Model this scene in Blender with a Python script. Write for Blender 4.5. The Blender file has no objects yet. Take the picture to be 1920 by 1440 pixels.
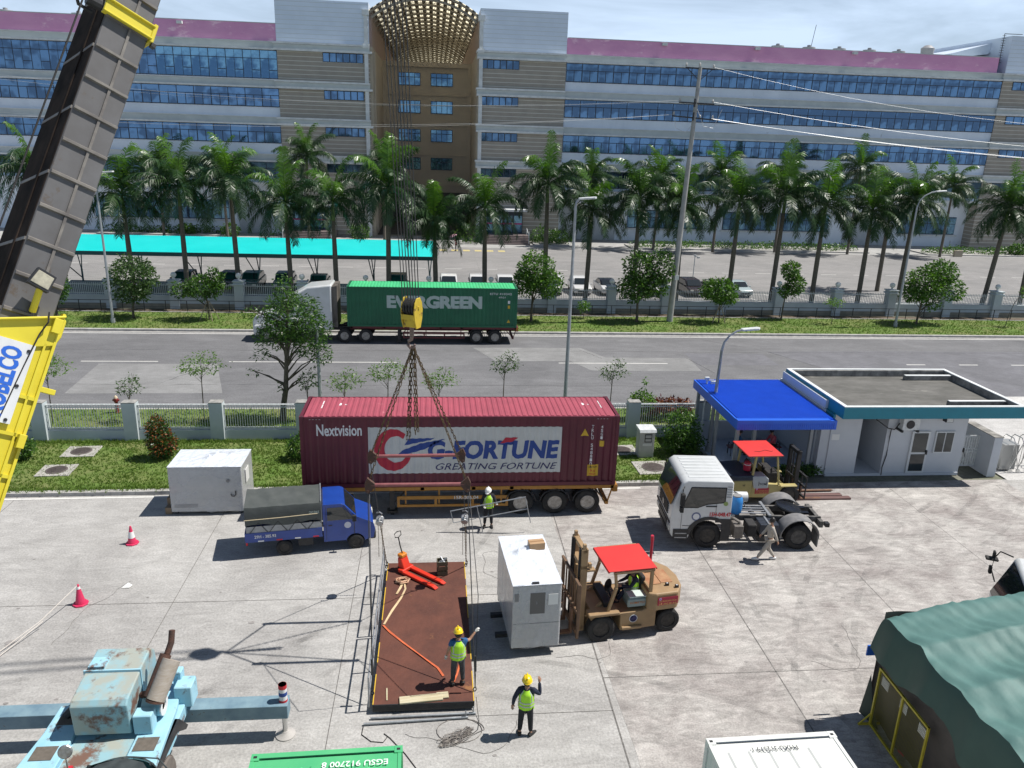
import bpy, bmesh, math, random
from mathutils import Matrix, Vector, noise as mnoise
C = bpy.context.scene.collection
S = bpy.context.scene
R = math.radians
PI = math.pi
# ---------------------------------------------------------------- camera, sky, sun
cam = bpy.data.cameras.new('camera'); cam.lens = 27.34; cam.sensor_width = 36; cam.clip_end = 3000; cam.clip_start = .1
co = bpy.data.objects.new('camera', cam); C.objects.link(co); S.camera = co
CR = ((.99508628, -.09394093, .03127931), (.00138902, -.30263962, -.95310405), (.09900184, .94846421, -.30102205))
co.matrix_world = Matrix(((CR[0][0], -CR[1][0], -CR[2][0], 0), (CR[0][1], -CR[1][1], -CR[2][1], 0), (CR[0][2], -CR[1][2], -CR[2][2], 14.3), (0, 0, 0, 1)))
SUN_EL, SUN_AZ = 59, 5          # azimuth measured from +X towards +Y
w = bpy.data.worlds.new("World"); S.world = w; w.use_nodes = True
n = w.node_tree.nodes; l = w.node_tree.links
sk = n.new('ShaderNodeTexSky'); sk.sky_type = 'NISHITA'; sk.sun_disc = False
sk.sun_elevation = R(SUN_EL); sk.sun_rotation = R(90 - SUN_AZ); sk.air_density = 1.0; sk.dust_density = .4; sk.ozone_density = 2.0
tc = n.new('ShaderNodeTexCoord'); mp = n.new('ShaderNodeMapping'); mp.inputs['Scale'].default_value = (1.2, 1.2, 5.5); mp.inputs['Rotation'].default_value = (0, .06, .3)
nz = n.new('ShaderNodeTexNoise'); nz.inputs['Scale'].default_value = 2.6; nz.inputs['Detail'].default_value = 9; nz.inputs['Roughness'].default_value = .58; nz.inputs['Distortion'].default_value = .6
rp = n.new('ShaderNodeValToRGB'); rp.color_ramp.elements[0].position = .36; rp.color_ramp.elements[1].position = .66
rp.color_ramp.elements[0].color = (.5, .5, .5, 1); rp.color_ramp.elements[1].color = (.97, .97, .97, 1)
mx = n.new('ShaderNodeMix'); mx.data_type = 'RGBA'; mx.inputs[7].default_value = (11.8, 14.6, 18.4, 1)
l.new(tc.outputs['Generated'], mp.inputs[0]); l.new(mp.outputs[0], nz.inputs['Vector']); l.new(nz.outputs['Fac'], rp.inputs[0])
sx = n.new('ShaderNodeSeparateXYZ'); l.new(tc.outputs['Generated'], sx.inputs[0]); mr = n.new('ShaderNodeMapRange'); mr.interpolation_type = 'SMOOTHSTEP'
mr.inputs[1].default_value = .16; mr.inputs[2].default_value = .55; mr.inputs[3].default_value = 1; mr.inputs[4].default_value = .04; l.new(sx.outputs[2], mr.inputs[0])
mm_ = n.new('ShaderNodeMath'); mm_.operation = 'MULTIPLY'; l.new(rp.outputs[0], mm_.inputs[0]); l.new(mr.outputs[0], mm_.inputs[1]); l.new(mm_.outputs[0], mx.inputs[0]); l.new(sk.outputs[0], mx.inputs[6]); l.new(mx.outputs[2], n['Background'].inputs[0])
n['Background'].inputs[1].default_value = .05
sd = bpy.data.lights.new('sun', 'SUN'); sd.energy = 5.0; sd.angle = R(.5); sd.color = (1, .96, .9)
so = bpy.data.objects.new('sun', sd); C.objects.link(so)
dv = Vector((math.cos(R(SUN_EL)) * math.cos(R(SUN_AZ)), math.cos(R(SUN_EL)) * math.sin(R(SUN_AZ)), math.sin(R(SUN_EL))))
so.rotation_euler = dv.to_track_quat('Z', 'Y').to_euler(); so.location = (30, 0, 60)
S.render.engine = 'CYCLES'
S.view_settings.view_transform = 'Standard'; S.view_settings.look = 'None'; S.view_settings.exposure = .28; S.view_settings.gamma = 1
# ---------------------------------------------------------------- helpers
def T(x=0, y=0, z=0, rz=0, rx=0, ry=0, s=1):
    return Matrix.Translation((x, y, z)) @ Matrix.Rotation(rz, 4, 'Z') @ Matrix.Rotation(ry, 4, 'Y') @ Matrix.Rotation(rx, 4, 'X') @ Matrix.Scale(s, 4)
def axm(a, b):
    """matrix whose Z runs from a to b"""
    a = Vector(a); d = Vector(b) - a
    return Matrix.Translation(a) @ d.to_track_quat('Z', 'Y').to_matrix().to_4x4(), d.length
class MB:
    def __init__(s, M=None): s.v = []; s.f = []; s.m = []; s.T = M or Matrix.Identity(4)
    def add(s, vs, fs, mat=0, M=None):
        o = len(s.v); Q = s.T @ M if M is not None else s.T
        s.v += [tuple(Q @ Vector(p)) for p in vs]; s.f += [tuple(i + o for i in q) for q in fs]; s.m += [mat] * len(fs); return s
    def box(s, x0, x1, y0, y1, z0, z1, mat=0, M=None):
        return s.add([(x0, y0, z0), (x1, y0, z0), (x1, y1, z0), (x0, y1, z0), (x0, y0, z1), (x1, y0, z1), (x1, y1, z1), (x0, y1, z1)],
                     [(0, 3, 2, 1), (4, 5, 6, 7), (0, 1, 5, 4), (1, 2, 6, 5), (2, 3, 7, 6), (3, 0, 4, 7)], mat, M)
    def quad(s, a, b, c, d, mat=0, M=None): return s.add([a, b, c, d], [(0, 1, 2, 3)], mat, M)
    def rect(s, x0, x1, y0, y1, z, mat=0): return s.quad((x0, y0, z), (x1, y0, z), (x1, y1, z), (x0, y1, z), mat)
    def bar(s, a, b, w, h=None, mat=0):
        M, L = axm(a, b); h = h or w
        return s.box(-w / 2, w / 2, -h / 2, h / 2, 0, L, mat, M)
    def cyl(s, a, b, r, r2=None, n=10, mat=0, cap=True):
        M, L = axm(a, b); r2 = r if r2 is None else r2
        vs = [(r * math.cos(2 * PI * i / n), r * math.sin(2 * PI * i / n), 0) for i in range(n)] + [(r2 * math.cos(2 * PI * i / n), r2 * math.sin(2 * PI * i / n), L) for i in range(n)]
        fs = [(i, (i + 1) % n, n + (i + 1) % n, n + i) for i in range(n)]
        if cap: fs += [tuple(range(n - 1, -1, -1)), tuple(range(n, 2 * n))]
        return s.add(vs, fs, mat, M)
    def tube(s, pts, r, n=6, mat=0, closed=False):
        pts = [Vector(p) for p in pts]; N = len(pts); vs = []; rr = r if isinstance(r, (list, tuple)) else [r] * N
        up = Vector((0, 0, 1))
        for i, p in enumerate(pts):
            d = (pts[(i + 1) % N] - pts[i - 1]) if closed else (pts[min(i + 1, N - 1)] - pts[max(i - 1, 0)])
            d.normalize(); u = d.cross(up)
            if u.length < .05: u = d.cross(Vector((0, 1, 0)))
            u.normalize(); q = d.cross(u)
            vs += [tuple(p + (u * math.cos(2 * PI * k / n) + q * math.sin(2 * PI * k / n)) * rr[i]) for k in range(n)]
        fs = []
        for i in range(N if closed else N - 1):
            j = (i + 1) % N
            fs += [(i * n + k, i * n + (k + 1) % n, j * n + (k + 1) % n, j * n + k) for k in range(n)]
        if not closed: fs += [tuple(range(n)), tuple((N - 1) * n + k for k in range(n - 1, -1, -1))]
        return s.add(vs, fs, mat)
    def lathe(s, prof, M=None, n=16, mat=0):
        """prof: (r,z) list, about local Z"""
        vs = [(r * math.cos(2 * PI * k / n), r * math.sin(2 * PI * k / n), z) for r, z in prof for k in range(n)]
        fs = [(i * n + k, i * n + (k + 1) % n, (i + 1) * n + (k + 1) % n, (i + 1) * n + k) for i in range(len(prof) - 1) for k in range(n)]
        if prof[0][0] > 1e-5: fs.append(tuple(range(n - 1, -1, -1)))
        if prof[-1][0] > 1e-5: fs.append(tuple((len(prof) - 1) * n + k for k in range(n)))
        return s.add(vs, fs, mat, M)
    def prism(s, poly, a, b, ax='y', mat=0, M=None):
        """extrude a 2-D outline; ax y: poly=(x,z); ax x: poly=(y,z); ax z: poly=(x,y)"""
        f = {'y': lambda p, t: (p[0], t, p[1]), 'x': lambda p, t: (t, p[0], p[1]), 'z': lambda p, t: (p[0], p[1], t)}[ax]
        n = len(poly); vs = [f(p, a) for p in poly] + [f(p, b) for p in poly]
        fs = [(i, (i + 1) % n, n + (i + 1) % n, n + i) for i in range(n)] + [tuple(range(n - 1, -1, -1)), tuple(range(n, 2 * n))]
        return s.add(vs, fs, mat, M)
    def grid(s, fn, nu, nv, mat=0):
        vs = [fn(i / nu, j / nv) for j in range(nv + 1) for i in range(nu + 1)]
        fs = [(j * (nu + 1) + i, j * (nu + 1) + i + 1, (j + 1) * (nu + 1) + i + 1, (j + 1) * (nu + 1) + i) for j in range(nv) for i in range(nu)]
        return s.add(vs, fs, mat)
    def ball(s, c, r, n=12, mat=0, sz=1):
        return s.lathe([(max(r * math.sin(PI * i / (n // 2)), 1e-6), -r * sz * math.cos(PI * i / (n // 2))) for i in range(n // 2 + 1)], Matrix.Translation(c), n, mat)
    def build(s, name, mats, parent=None, smooth=False, bevel=0, loc=None, seg=1):
        me = bpy.data.meshes.new(name); me.from_pydata(s.v, [], s.f)
        for m_ in (mats if isinstance(mats, (list, tuple)) else [mats]): me.materials.append(m_)
        me.polygons.foreach_set('material_index', s.m)
        bm = bmesh.new(); bm.from_mesh(me); bmesh.ops.recalc_face_normals(bm, faces=bm.faces) if len(s.f) < 30000 and not getattr(s, 'raw', 0) else None; bm.to_mesh(me); bm.free()
        if smooth:
            me.polygons.foreach_set('use_smooth', [True] * len(me.polygons))
            if smooth != 2: me.set_sharp_from_angle(angle=R(38))
        o = bpy.data.objects.new(name, me); C.objects.link(o)
        if parent: o.parent = parent
        if loc: o.location = loc
        if bevel:
            b = o.modifiers.new('bevel', 'BEVEL'); b.width = bevel; b.segments = seg; b.limit_method = 'ANGLE'; b.angle_limit = R(40); b.harden_normals = False
        return o
def tag(o, label=None, cat=None, group=None, kind=None):
    if label: o['label'] = label
    if cat: o['category'] = cat
    if group: o['group'] = group
    if kind: o['kind'] = kind
    return o
def thing(name, label, cat, loc=(0, 0, 0), rz=0, group=None):
    o = bpy.data.objects.new(name, None); o.empty_display_size = .2; C.objects.link(o); o.location = loc; o.rotation_euler = (0, 0, rz)
    return tag(o, label, cat, group)
def dup(o, loc=None, rz=None, label=None, parent=None, scale=None):
    c = o.copy(); C.objects.link(c)
    if parent: c.parent = parent
    if loc is not None: c.location = loc
    if rz is not None: c.rotation_euler = (0, 0, rz)
    if label: c['label'] = label
    if scale: c.scale = scale if isinstance(scale, tuple) else (scale,) * 3
    for ch in list(o.children): dup(ch, parent=c)
    return c
def struct(o, label=None): o['kind'] = 'structure'; return o
# ---------------------------------------------------------------- materials
def mat(name, c, c2=None, sc=4, rough=.6, metal=0, bump=0, c3=None, sc3=1.2, lo3=.55, stretch=(1, 1, 1), spec=.5, lo=.35, hi=.65, coat=0, det=8, bsc=None, emit=0, alpha=1, trans=0):
    m = bpy.data.materials.new(name); m.use_nodes = True; N = m.node_tree.nodes; L = m.node_tree.links; b = N['Principled BSDF']
    b.inputs['Base Color'].default_value = (*c, 1); b.inputs['Roughness'].default_value = rough; b.inputs['Metallic'].default_value = metal
    b.inputs['Specular IOR Level'].default_value = spec; b.inputs['Coat Weight'].default_value = coat
    if emit: b.inputs['Emission Color'].default_value = (*c, 1); b.inputs['Emission Strength'].default_value = emit
    if trans: b.inputs['Transmission Weight'].default_value = trans
    b.inputs['Alpha'].default_value = alpha
    if c2 or bump or c3:
        t = N.new('ShaderNodeTexCoord'); mp = N.new('ShaderNodeMapping'); mp.inputs['Scale'].default_value = stretch; L.new(t.outputs['Object'], mp.inputs[0])
    prev = None
    if c2:
        z = N.new('ShaderNodeTexNoise'); z.inputs['Scale'].default_value = sc; z.inputs['Detail'].default_value = det; z.inputs['Roughness'].default_value = .62; L.new(mp.outputs[0], z.inputs['Vector'])
        r = N.new('ShaderNodeValToRGB'); r.color_ramp.elements[0].position = lo; r.color_ramp.elements[1].position = hi
        r.color_ramp.elements[0].color = (*c, 1); r.color_ramp.elements[1].color = (*c2, 1); L.new(z.outputs['Fac'], r.inputs[0]); prev = r.outputs[0]
    if c3:
        z = N.new('ShaderNodeTexNoise'); z.inputs['Scale'].default_value = sc3; z.inputs['Detail'].default_value = 10; z.inputs['Roughness'].default_value = .7; L.new(mp.outputs[0], z.inputs['Vector'])
        r = N.new('ShaderNodeMapRange'); r.inputs[1].default_value = lo3; r.inputs[2].default_value = lo3 + .08; L.new(z.outputs['Fac'], r.inputs[0])
        x = N.new('ShaderNodeMix'); x.data_type = 'RGBA'; L.new(r.outputs[0], x.inputs[0]); x.inputs[6].default_value = (*c, 1)
        if prev: L.new(prev, x.inputs[6])
        x.inputs[7].default_value = (*c3, 1); prev = x.outputs[2]
    if prev: L.new(prev, b.inputs['Base Color'])
    if bump:
        z = N.new('ShaderNodeTexNoise'); z.inputs['Scale'].default_value = bsc or sc * 6; z.inputs['Detail'].default_value = 6; L.new(mp.outputs[0], z.inputs['Vector'])
        u = N.new('ShaderNodeBump'); u.inputs['Strength'].default_value = bump; u.inputs['Distance'].default_value = .05; L.new(z.outputs['Fac'], u.inputs['Height']); L.new(u.outputs[0], b.inputs['Normal'])
    return m
def leafmat(name, c, c2, tr=.35, sc=2.5, rough=.42):
    m = mat(name, c, c2, sc=sc, rough=rough, lo=.3, hi=.7, spec=.5); N = m.node_tree.nodes; L = m.node_tree.links; b = N['Principled BSDF']; out = N['Material Output']
    t = N.new('ShaderNodeBsdfTranslucent'); x = N.new('ShaderNodeMixShader'); x.inputs[0].default_value = tr
    src = b.inputs['Base Color'].links[0].from_socket; g = N.new('ShaderNodeMix'); g.data_type = 'RGBA'; g.blend_type = 'MULTIPLY'; g.inputs[0].default_value = 1; g.inputs[7].default_value = (1.1, 1.25, .5, 1)
    L.new(src, g.inputs[6]); L.new(g.outputs[2], t.inputs[0]); L.new(b.outputs[0], x.inputs[1]); L.new(t.outputs[0], x.inputs[2]); L.new(x.outputs[0], out.inputs[0]); return m
def ground_mat(name, c, c2, c3, sc, big, rough=.85, joint=None, str2=(1, 1, 1), jcol=(.1, .1, .095), cr=.1):
    """layered noise ground: fine mottling, big stains, optional saw-cut joints"""
    m = mat(name, c, c2, sc=sc, rough=rough, bump=.25, bsc=25, stretch=str2, spec=.25, lo=.3, hi=.7); N = m.node_tree.nodes; L = m.node_tree.links; b = N['Principled BSDF']
    t = N.new('ShaderNodeTexCoord'); z = N.new('ShaderNodeTexNoise'); z.inputs['Scale'].default_value = big; z.inputs['Detail'].default_value = 12; z.inputs['Roughness'].default_value = .65; z.inputs['Distortion'].default_value = .8; L.new(t.outputs['Object'], z.inputs['Vector'])
    r = N.new('ShaderNodeMapRange'); r.inputs[1].default_value = .42; r.inputs[2].default_value = .68; L.new(z.outputs['Fac'], r.inputs[0])
    x = N.new('ShaderNodeMix'); x.data_type = 'RGBA'; L.new(r.outputs[0], x.inputs[0]); L.new(b.inputs['Base Color'].links[0].from_socket, x.inputs[6]); x.inputs[7].default_value = (*c3, 1)
    z2 = N.new('ShaderNodeTexNoise'); z2.inputs['Scale'].default_value = sc * 14; z2.inputs['Detail'].default_value = 4; L.new(t.outputs['Object'], z2.inputs['Vector'])
    r2 = N.new('ShaderNodeMapRange'); r2.inputs[1].default_value = .3; r2.inputs[2].default_value = .7; r2.inputs[3].default_value = .82; r2.inputs[4].default_value = 1.16; L.new(z2.outputs['Fac'], r2.inputs[0])
    z3 = N.new('ShaderNodeTexNoise'); z3.inputs['Scale'].default_value = sc * 1.7; z3.inputs['Detail'].default_value = 14; z3.inputs['Roughness'].default_value = .72; z3.inputs['Distortion'].default_value = 1.5; mp3 = N.new('ShaderNodeMapping'); mp3.inputs['Scale'].default_value = (.45, 1.2, 1); mp3.inputs['Rotation'].default_value = (0, 0, .25); L.new(t.outputs['Object'], mp3.inputs[0]); L.new(mp3.outputs[0], z3.inputs['Vector'])
    r3 = N.new('ShaderNodeMapRange'); r3.inputs[1].default_value = .38; r3.inputs[2].default_value = .62; r3.inputs[3].default_value = 1 - cr; r3.inputs[4].default_value = 1 + cr * .8; L.new(z3.outputs['Fac'], r3.inputs[0])
    y3 = N.new('ShaderNodeMix'); y3.data_type = 'RGBA'; y3.blend_type = 'MULTIPLY'; y3.inputs[0].default_value = 1; L.new(x.outputs[2], y3.inputs[6]); L.new(r3.outputs[0], y3.inputs[7]); x = y3
    y = N.new('ShaderNodeMix'); y.data_type = 'RGBA'; y.blend_type = 'MULTIPLY'; y.inputs[0].default_value = 1; L.new(x.outputs[2], y.inputs[6]); L.new(r2.outputs[0], y.inputs[7]); L.new(y.outputs[2], b.inputs['Base Color'])
    return m
def text(name, body, w, h, m, parent, M, ext=.002, bold=.012, shear=0, sp=1.0, corr=None, font=None, fit=True):
    cu = bpy.data.curves.new(name, 'FONT'); cu.body = body; cu.size = 1; cu.offset = bold; cu.shear = shear; cu.space_character = sp; cu.align_x = 'CENTER'; cu.align_y = 'CENTER'; cu.resolution_u = 3; cu.extrude = 0
    o = bpy.data.objects.new(name, cu); C.objects.link(o)
    me = bpy.data.meshes.new_from_object(o.evaluated_get(bpy.context.evaluated_depsgraph_get())); bpy.data.objects.remove(o); bpy.data.curves.remove(cu)
    xs = [v.co.x for v in me.vertices]; ys = [v.co.y for v in me.vertices]; x0, x1, y0, y1 = min(xs), max(xs), min(ys), max(ys)
    for v in me.vertices: v.co = ((v.co.x - (x0 + x1) / 2) * w / (x1 - x0), (v.co.y - (y0 + y1) / 2) * h / (y1 - y0), ext)
    if corr: corrfit(me, M, corr)
    me.transform(M); me.materials.clear(); me.materials.append(m)
    o = bpy.data.objects.new(name, me); C.objects.link(o); o.parent = parent; return o
def corrfit(me, M, corr):
    """cut a flat sheet at each fold of the corrugation and press it onto the wall"""
    bm = bmesh.new(); bm.from_mesh(me); ox = M.translation.x; fl = -1 if (M.to_3x3() @ Vector((1, 0, 0))).x < 0 else 1
    xs = [v.co.x for v in bm.verts]; a, b = min(xs), max(xs)
    for k in corr['breaks']:
        x = (k - ox) * fl
        if a < x < b: bmesh.ops.bisect_plane(bm, geom=bm.verts[:] + bm.edges[:] + bm.faces[:], plane_co=(x, 0, 0), plane_no=(1, 0, 0))
    for v in bm.verts: v.co.z -= corr['f'](ox + v.co.x * fl)
    bm.to_mesh(me); bm.free()
FRONT = Matrix(((1, 0, 0, 0), (0, 0, -1, 0), (0, 1, 0, 0), (0, 0, 0, 1)))      # text plane facing -Y
def skinmesh(name, verts, edges, radii, lv=1):
    me = bpy.data.meshes.new(name); me.from_pydata(verts, edges, []); o = bpy.data.objects.new(name, me); C.objects.link(o)
    sm = o.modifiers.new('s', 'SKIN'); sm.use_smooth_shade = True
    for i, r in enumerate(radii):
        sv = me.skin_vertices[0].data[i]; sv.radius = r if isinstance(r, tuple) else (r, r); sv.use_root = (i == 0)
    ss = o.modifiers.new('b', 'SUBSURF'); ss.levels = lv; ss.render_levels = lv
    dg = bpy.context.evaluated_depsgraph_get(); dg.update(); out = bpy.data.meshes.new_from_object(o.evaluated_get(dg)); bpy.data.objects.remove(o); out.name = name; return out
def wheel(parent, x, y, z, r, wd, tyre, rim, name='wheel', side=-1, dual=False, n=24):
    """axle along Y; side -1: visible disc towards -Y"""
    s = side; M = T(x, y, z, rx=R(90) * (1 if s < 0 else -1))
    t = MB(M); h = wd / 2
    t.lathe([(r * .56, -h * .9), (r * .6, -h), (r * .9, -h), (r * .985, -h * .8), (r, -h * .3), (r, h * .3), (r * .985, h * .8), (r * .9, h), (r * .62, h * 1.0), (r * .58, h * .72)], n=n)
    for k in range(n * 2):
        a = PI * k / n; ca, sa = math.cos(a), math.sin(a)
        t.bar((r * .985 * ca, r * .985 * sa, -h * .85), (r * .985 * math.cos(a + .05), r * .985 * math.sin(a + .05), h * .85), r * .035, r * .05)
    if dual: t.lathe([(r * .5, -h - wd * .15), (r * .9, -h - wd * .15), (r, -h * 1.6), (r, -h * 3), (r * .6, -h * 3.2)], n=n)
    o = t.build(name, tyre, parent, smooth=True)
    q = MB(M); q.lathe([(r * .6, h * .75), (r * .57, h * .8), (r * .52, h * .55), (r * .5, h * .2), (r * .4, h * .15), (r * .3, h * .35), (r * .2, h * .4), (r * .18, h * .75), (r * .12, h * .8), (0.001, h * .8)], n=n)
    for k in range(8):
        a = PI * k / 4; q.cyl((r * .26 * math.cos(a), r * .26 * math.sin(a), h * .3), (r * .26 * math.cos(a), r * .26 * math.sin(a), h * .55), r * .03, n=6)
    q.build('rim', rim, o, smooth=True)
    return o
# ---------------------------------------------------------------- palette
conc = ground_mat('yard concrete', (.43, .42, .405), (.355, .345, .33), (.29, .28, .27), 1.1, .16, cr=.12)
conc_r = ground_mat('stained concrete', (.46, .44, .415), (.34, .32, .305), (.25, .225, .215), 1.5, .42, str2=(.7, 1, 1), cr=.24)
asph = ground_mat('asphalt', (.195, .195, .202), (.15, .15, .156), (.13, .13, .136), .8, .12, str2=(.25, 1, 1))
asph2 = ground_mat('asphalt patch', (.27, .27, .27), (.22, .22, .22), (.2, .2, .2), 1.2, .3)
asph3 = ground_mat('asphalt dark patch', (.185, .185, .20), (.15, .15, .165), (.13, .13, .14), 1.2, .3)
pconc = ground_mat('far concrete road', (.28, .27, .265), (.235, .23, .225), (.2, .197, .195), .6, .1, str2=(.2, 1, 1))
grassm = ground_mat('lawn', (.12, .185, .04), (.085, .15, .03), (.17, .18, .07), 2.2, .5, rough=.95)
blade = leafmat('grass blade', (.11, .2, .03), (.17, .23, .055), .3)
soil = ground_mat('soil', (.12, .09, .065), (.09, .07, .05), (.15, .12, .09), 3, 1)
kerbm = mat('kerb stone', (.42, .41, .39), (.28, .27, .26), sc=3, rough=.9, bump=.3)
paint = mat('road paint', (.62, .61, .58), (.42, .42, .41), sc=5, rough=.7, lo=.5, hi=.75)
ypaint = mat('yellow road paint', (.62, .5, .18), (.4, .36, .2), sc=5, rough=.7)
white = mat('white render', (.62, .63, .64), (.52, .54, .56), sc=1.5, rough=.8, bump=.1)
whitew = mat('weathered white render', (.66, .67, .69), (.46, .47, .47), sc=1.1, rough=.85, stretch=(1, 1, .25), lo=.45, hi=.8)
steelw = mat('white painted steel', (.68, .7, .7), (.5, .52, .52), sc=8, rough=.45)
darkm = mat('dark steel', (.02, .021, .024), (.035, .035, .037), sc=6, rough=.5, metal=.2)
blk = mat('black rubber', (.012, .012, .013), (.028, .026, .025), sc=7, rough=.8, bump=.2)
tyre = mat('tyre rubber', (.018, .018, .019), (.05, .046, .042), sc=5, rough=.85, lo=.45, hi=.8)
rim2 = mat('dull grey rim', (.1, .1, .1), (.05, .05, .05), sc=8, rough=.55, metal=.5)
rimd = mat('dusty dark rim', (.025, .024, .023), (.06, .055, .05), sc=8, rough=.6, metal=.3)
rims = mat('silver rim', (.35, .35, .35), (.2, .19, .18), sc=8, rough=.4, metal=.7)
galv = mat('galvanised steel', (.36, .38, .4), (.26, .27, .29), sc=6, rough=.45, metal=.5)
glass = mat('vehicle glass', (.015, .02, .022), rough=.05, spec=.8, coat=.3)
rust = mat('rusty plate', (.13, .045, .028), (.085, .03, .02), sc=1.4, rough=.75, c3=(.25, .11, .04), sc3=.9, lo3=.62, bump=.25, det=12)
rusty = mat('rust brown steel', (.1, .045, .03), (.06, .035, .028), sc=6, rough=.8, bump=.3)
barkm = mat('bark', (.14, .12, .09), (.07, .055, .04), sc=8, rough=.95, bump=.6, stretch=(1, 1, .4))
def YK(x): return 30.22 + .0144 * x
# ---------------------------------------------------------------- ground
g = MB(); g.rect(-900, 900, -400, 1500, -.06); struct(g.build('ground', ground_mat('terrain', (.2, .19, .17), (.15, .16, .11), (.12, .13, .08), .5, .05)))
g = MB(); g.prism([(-70, -25), (70, -25), (70, YK(70)), (-70, YK(-70))], -.05, 0, 'z'); g.rect(26.3, 70, YK(26), 41, .003); struct(g.build('yard_concrete', conc))
g = MB(); g.prism([(1.0, -2), (4.5, 9), (4.95, 15), (4.55, 30.24), (26, YK(26)), (26, 20), (26, -2)], .001, .004, 'z'); struct(g.build('worn_concrete_bay', conc_r))
# saw-cut joints, as narrow dark sealed strips
jm = mat('joint sealant', (.09, .085, .08), (.2, .19, .18), sc=9, rough=.9)
g = MB()
def strip(g, a, b, w, z=.006):
    a = Vector(a); b = Vector(b); d = (b - a).normalized(); q = Vector((-d.y, d.x)) * w / 2
    g.quad((*(a + q), z), (*(a - q), z), (*(b - q), z), (*(b + q), z))
for x0, w in ((-22.9, .02), (-16.6, .02), (-8.2, .02), (-2.6, .02), (4.72, .04), (9.75, .035), (14.9, .025), (20.1, .02), (25.3, .02)): strip(g, (x0 - .1, -2), (x0 + .02, 30), w)
for y0, x0, x1, w in ((17.9, 4.7, 30, .03), (22.2, -30, 4.7, .02), (11.2, -30, 30, .025), (16.6, -1.5, 4.7, .02), (25.4, 9.8, 30, .012)): strip(g, (x0, y0 - .0 * x0), (x1, y0), w)
struct(g.build('expansion_joints', jm))
# oil and tyre stains: thin irregular patches
random.seed(5)
stm = mat('oil stain', (.2, .19, .18), (.3, .28, .27), sc=6, rough=.7)
g = MB()
for k in range(60):
    x, y = random.uniform(-18, 24), random.uniform(12, 29); r = random.choice((.03, .04, .05, .07, .1)); n_ = 9
    g.add([(x + r * 1.4 * math.cos(2 * PI * i / n_) * random.uniform(.7, 1.2), y + r * math.sin(2 * PI * i / n_) * random.uniform(.7, 1.2), .0085) for i in range(n_)], [tuple(range(n_))])
struct(g.build('yard_stains', stm))
def fade(name, c, lo, hi, mx_=.6, sc=2.5):
    m = mat(name, c, rough=.8); N = m.node_tree.nodes; L = m.node_tree.links; tr = N.new('ShaderNodeBsdfTransparent'); x = N.new('ShaderNodeMixShader'); t = N.new('ShaderNodeTexCoord'); z = N.new('ShaderNodeTexNoise'); z.inputs['Scale'].default_value = sc; z.inputs['Detail'].default_value = 9; r = N.new('ShaderNodeMapRange'); r.inputs[1].default_value = lo; r.inputs[2].default_value = hi; r.inputs[4].default_value = mx_
    L.new(t.outputs['Object'], z.inputs['Vector']); L.new(z.outputs['Fac'], r.inputs[0]); L.new(r.outputs[0], x.inputs[0]); L.new(tr.outputs[0], x.inputs[1]); L.new(N['Principled BSDF'].outputs[0], x.inputs[2]); L.new(x.outputs[0], N['Material Output'].inputs[0]); return m
g = MB()
def track(cx, cy, r, a0, a1, w=.2):
    for dr in (0, 1.7):
        P = [(cx + (r + dr) * math.cos(a0 + (a1 - a0) * i / 24), cy + (r + dr) * math.sin(a0 + (a1 - a0) * i / 24)) for i in range(25)]
        for i in range(24): strip(g, P[i], P[i + 1], w, .0105)
for a in ((30, 20, 18, 2.2, 3.9), (-20, 35, 22, -1.1, .0), (2, 2, 19, .5, 1.9), (34, 8, 24, 1.9, 2.9), (-4, -6, 24, .9, 2.0), (12, 40, 16, -2.6, -.7)): track(*a)
struct(g.build('tyre_tracks', fade('tyre track film', (.16, .155, .15), .4, .75, .26, 1.2)))
g = MB(); random.seed(14)
for k in range(9):
    x, y, a = random.uniform(-14, 24), random.uniform(13, 28), random.uniform(0, 6.3)
    for i in range(26): x2, y2 = x + .14 * math.cos(a), y + .14 * math.sin(a); strip(g, (x, y), (x2, y2), .012, .0095); x, y = x2, y2; a += random.gauss(0, .3)
struct(g.build('hairline_cracks', jm))
g = MB(); strip(g, (-70, YK(-70) - .2), (8.9, YK(8.9) - .2), .13, .009); struct(g.build('yard_edge_line', paint))
# near kerb and lawn
g = MB()
x = -60
while x < 12.3:
    x2 = min(x + random.uniform(.95, 1.0), 12.3); g.prism([(x + .008, YK(x)), (x2, YK(x2)), (x2, YK(x2) + .26), (x + .008, YK(x) + .26)], -.02, .16 + random.uniform(-.004, .004), 'z'); x = x2
struct(g.build('near_kerb', kerbm, bevel=.015))
g = MB(); g.prism([(-90, YK(-90) + .26), (12.6, YK(12) + .26), (12.6, 40.2), (-90, 40.2)], -.03, .12, 'z'); g.prism([(12.6, 36.4), (26.2, 36.4), (26.2, 40.2), (12.6, 40.2)], -.03, .12, 'z'); struct(g.build('near_lawn', grassm))
g = MB(); g.box(-90, 26, 40.2, 40.4, -.03, .14); struct(g.build('road_kerb_near', kerbm, bevel=.02))
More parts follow.
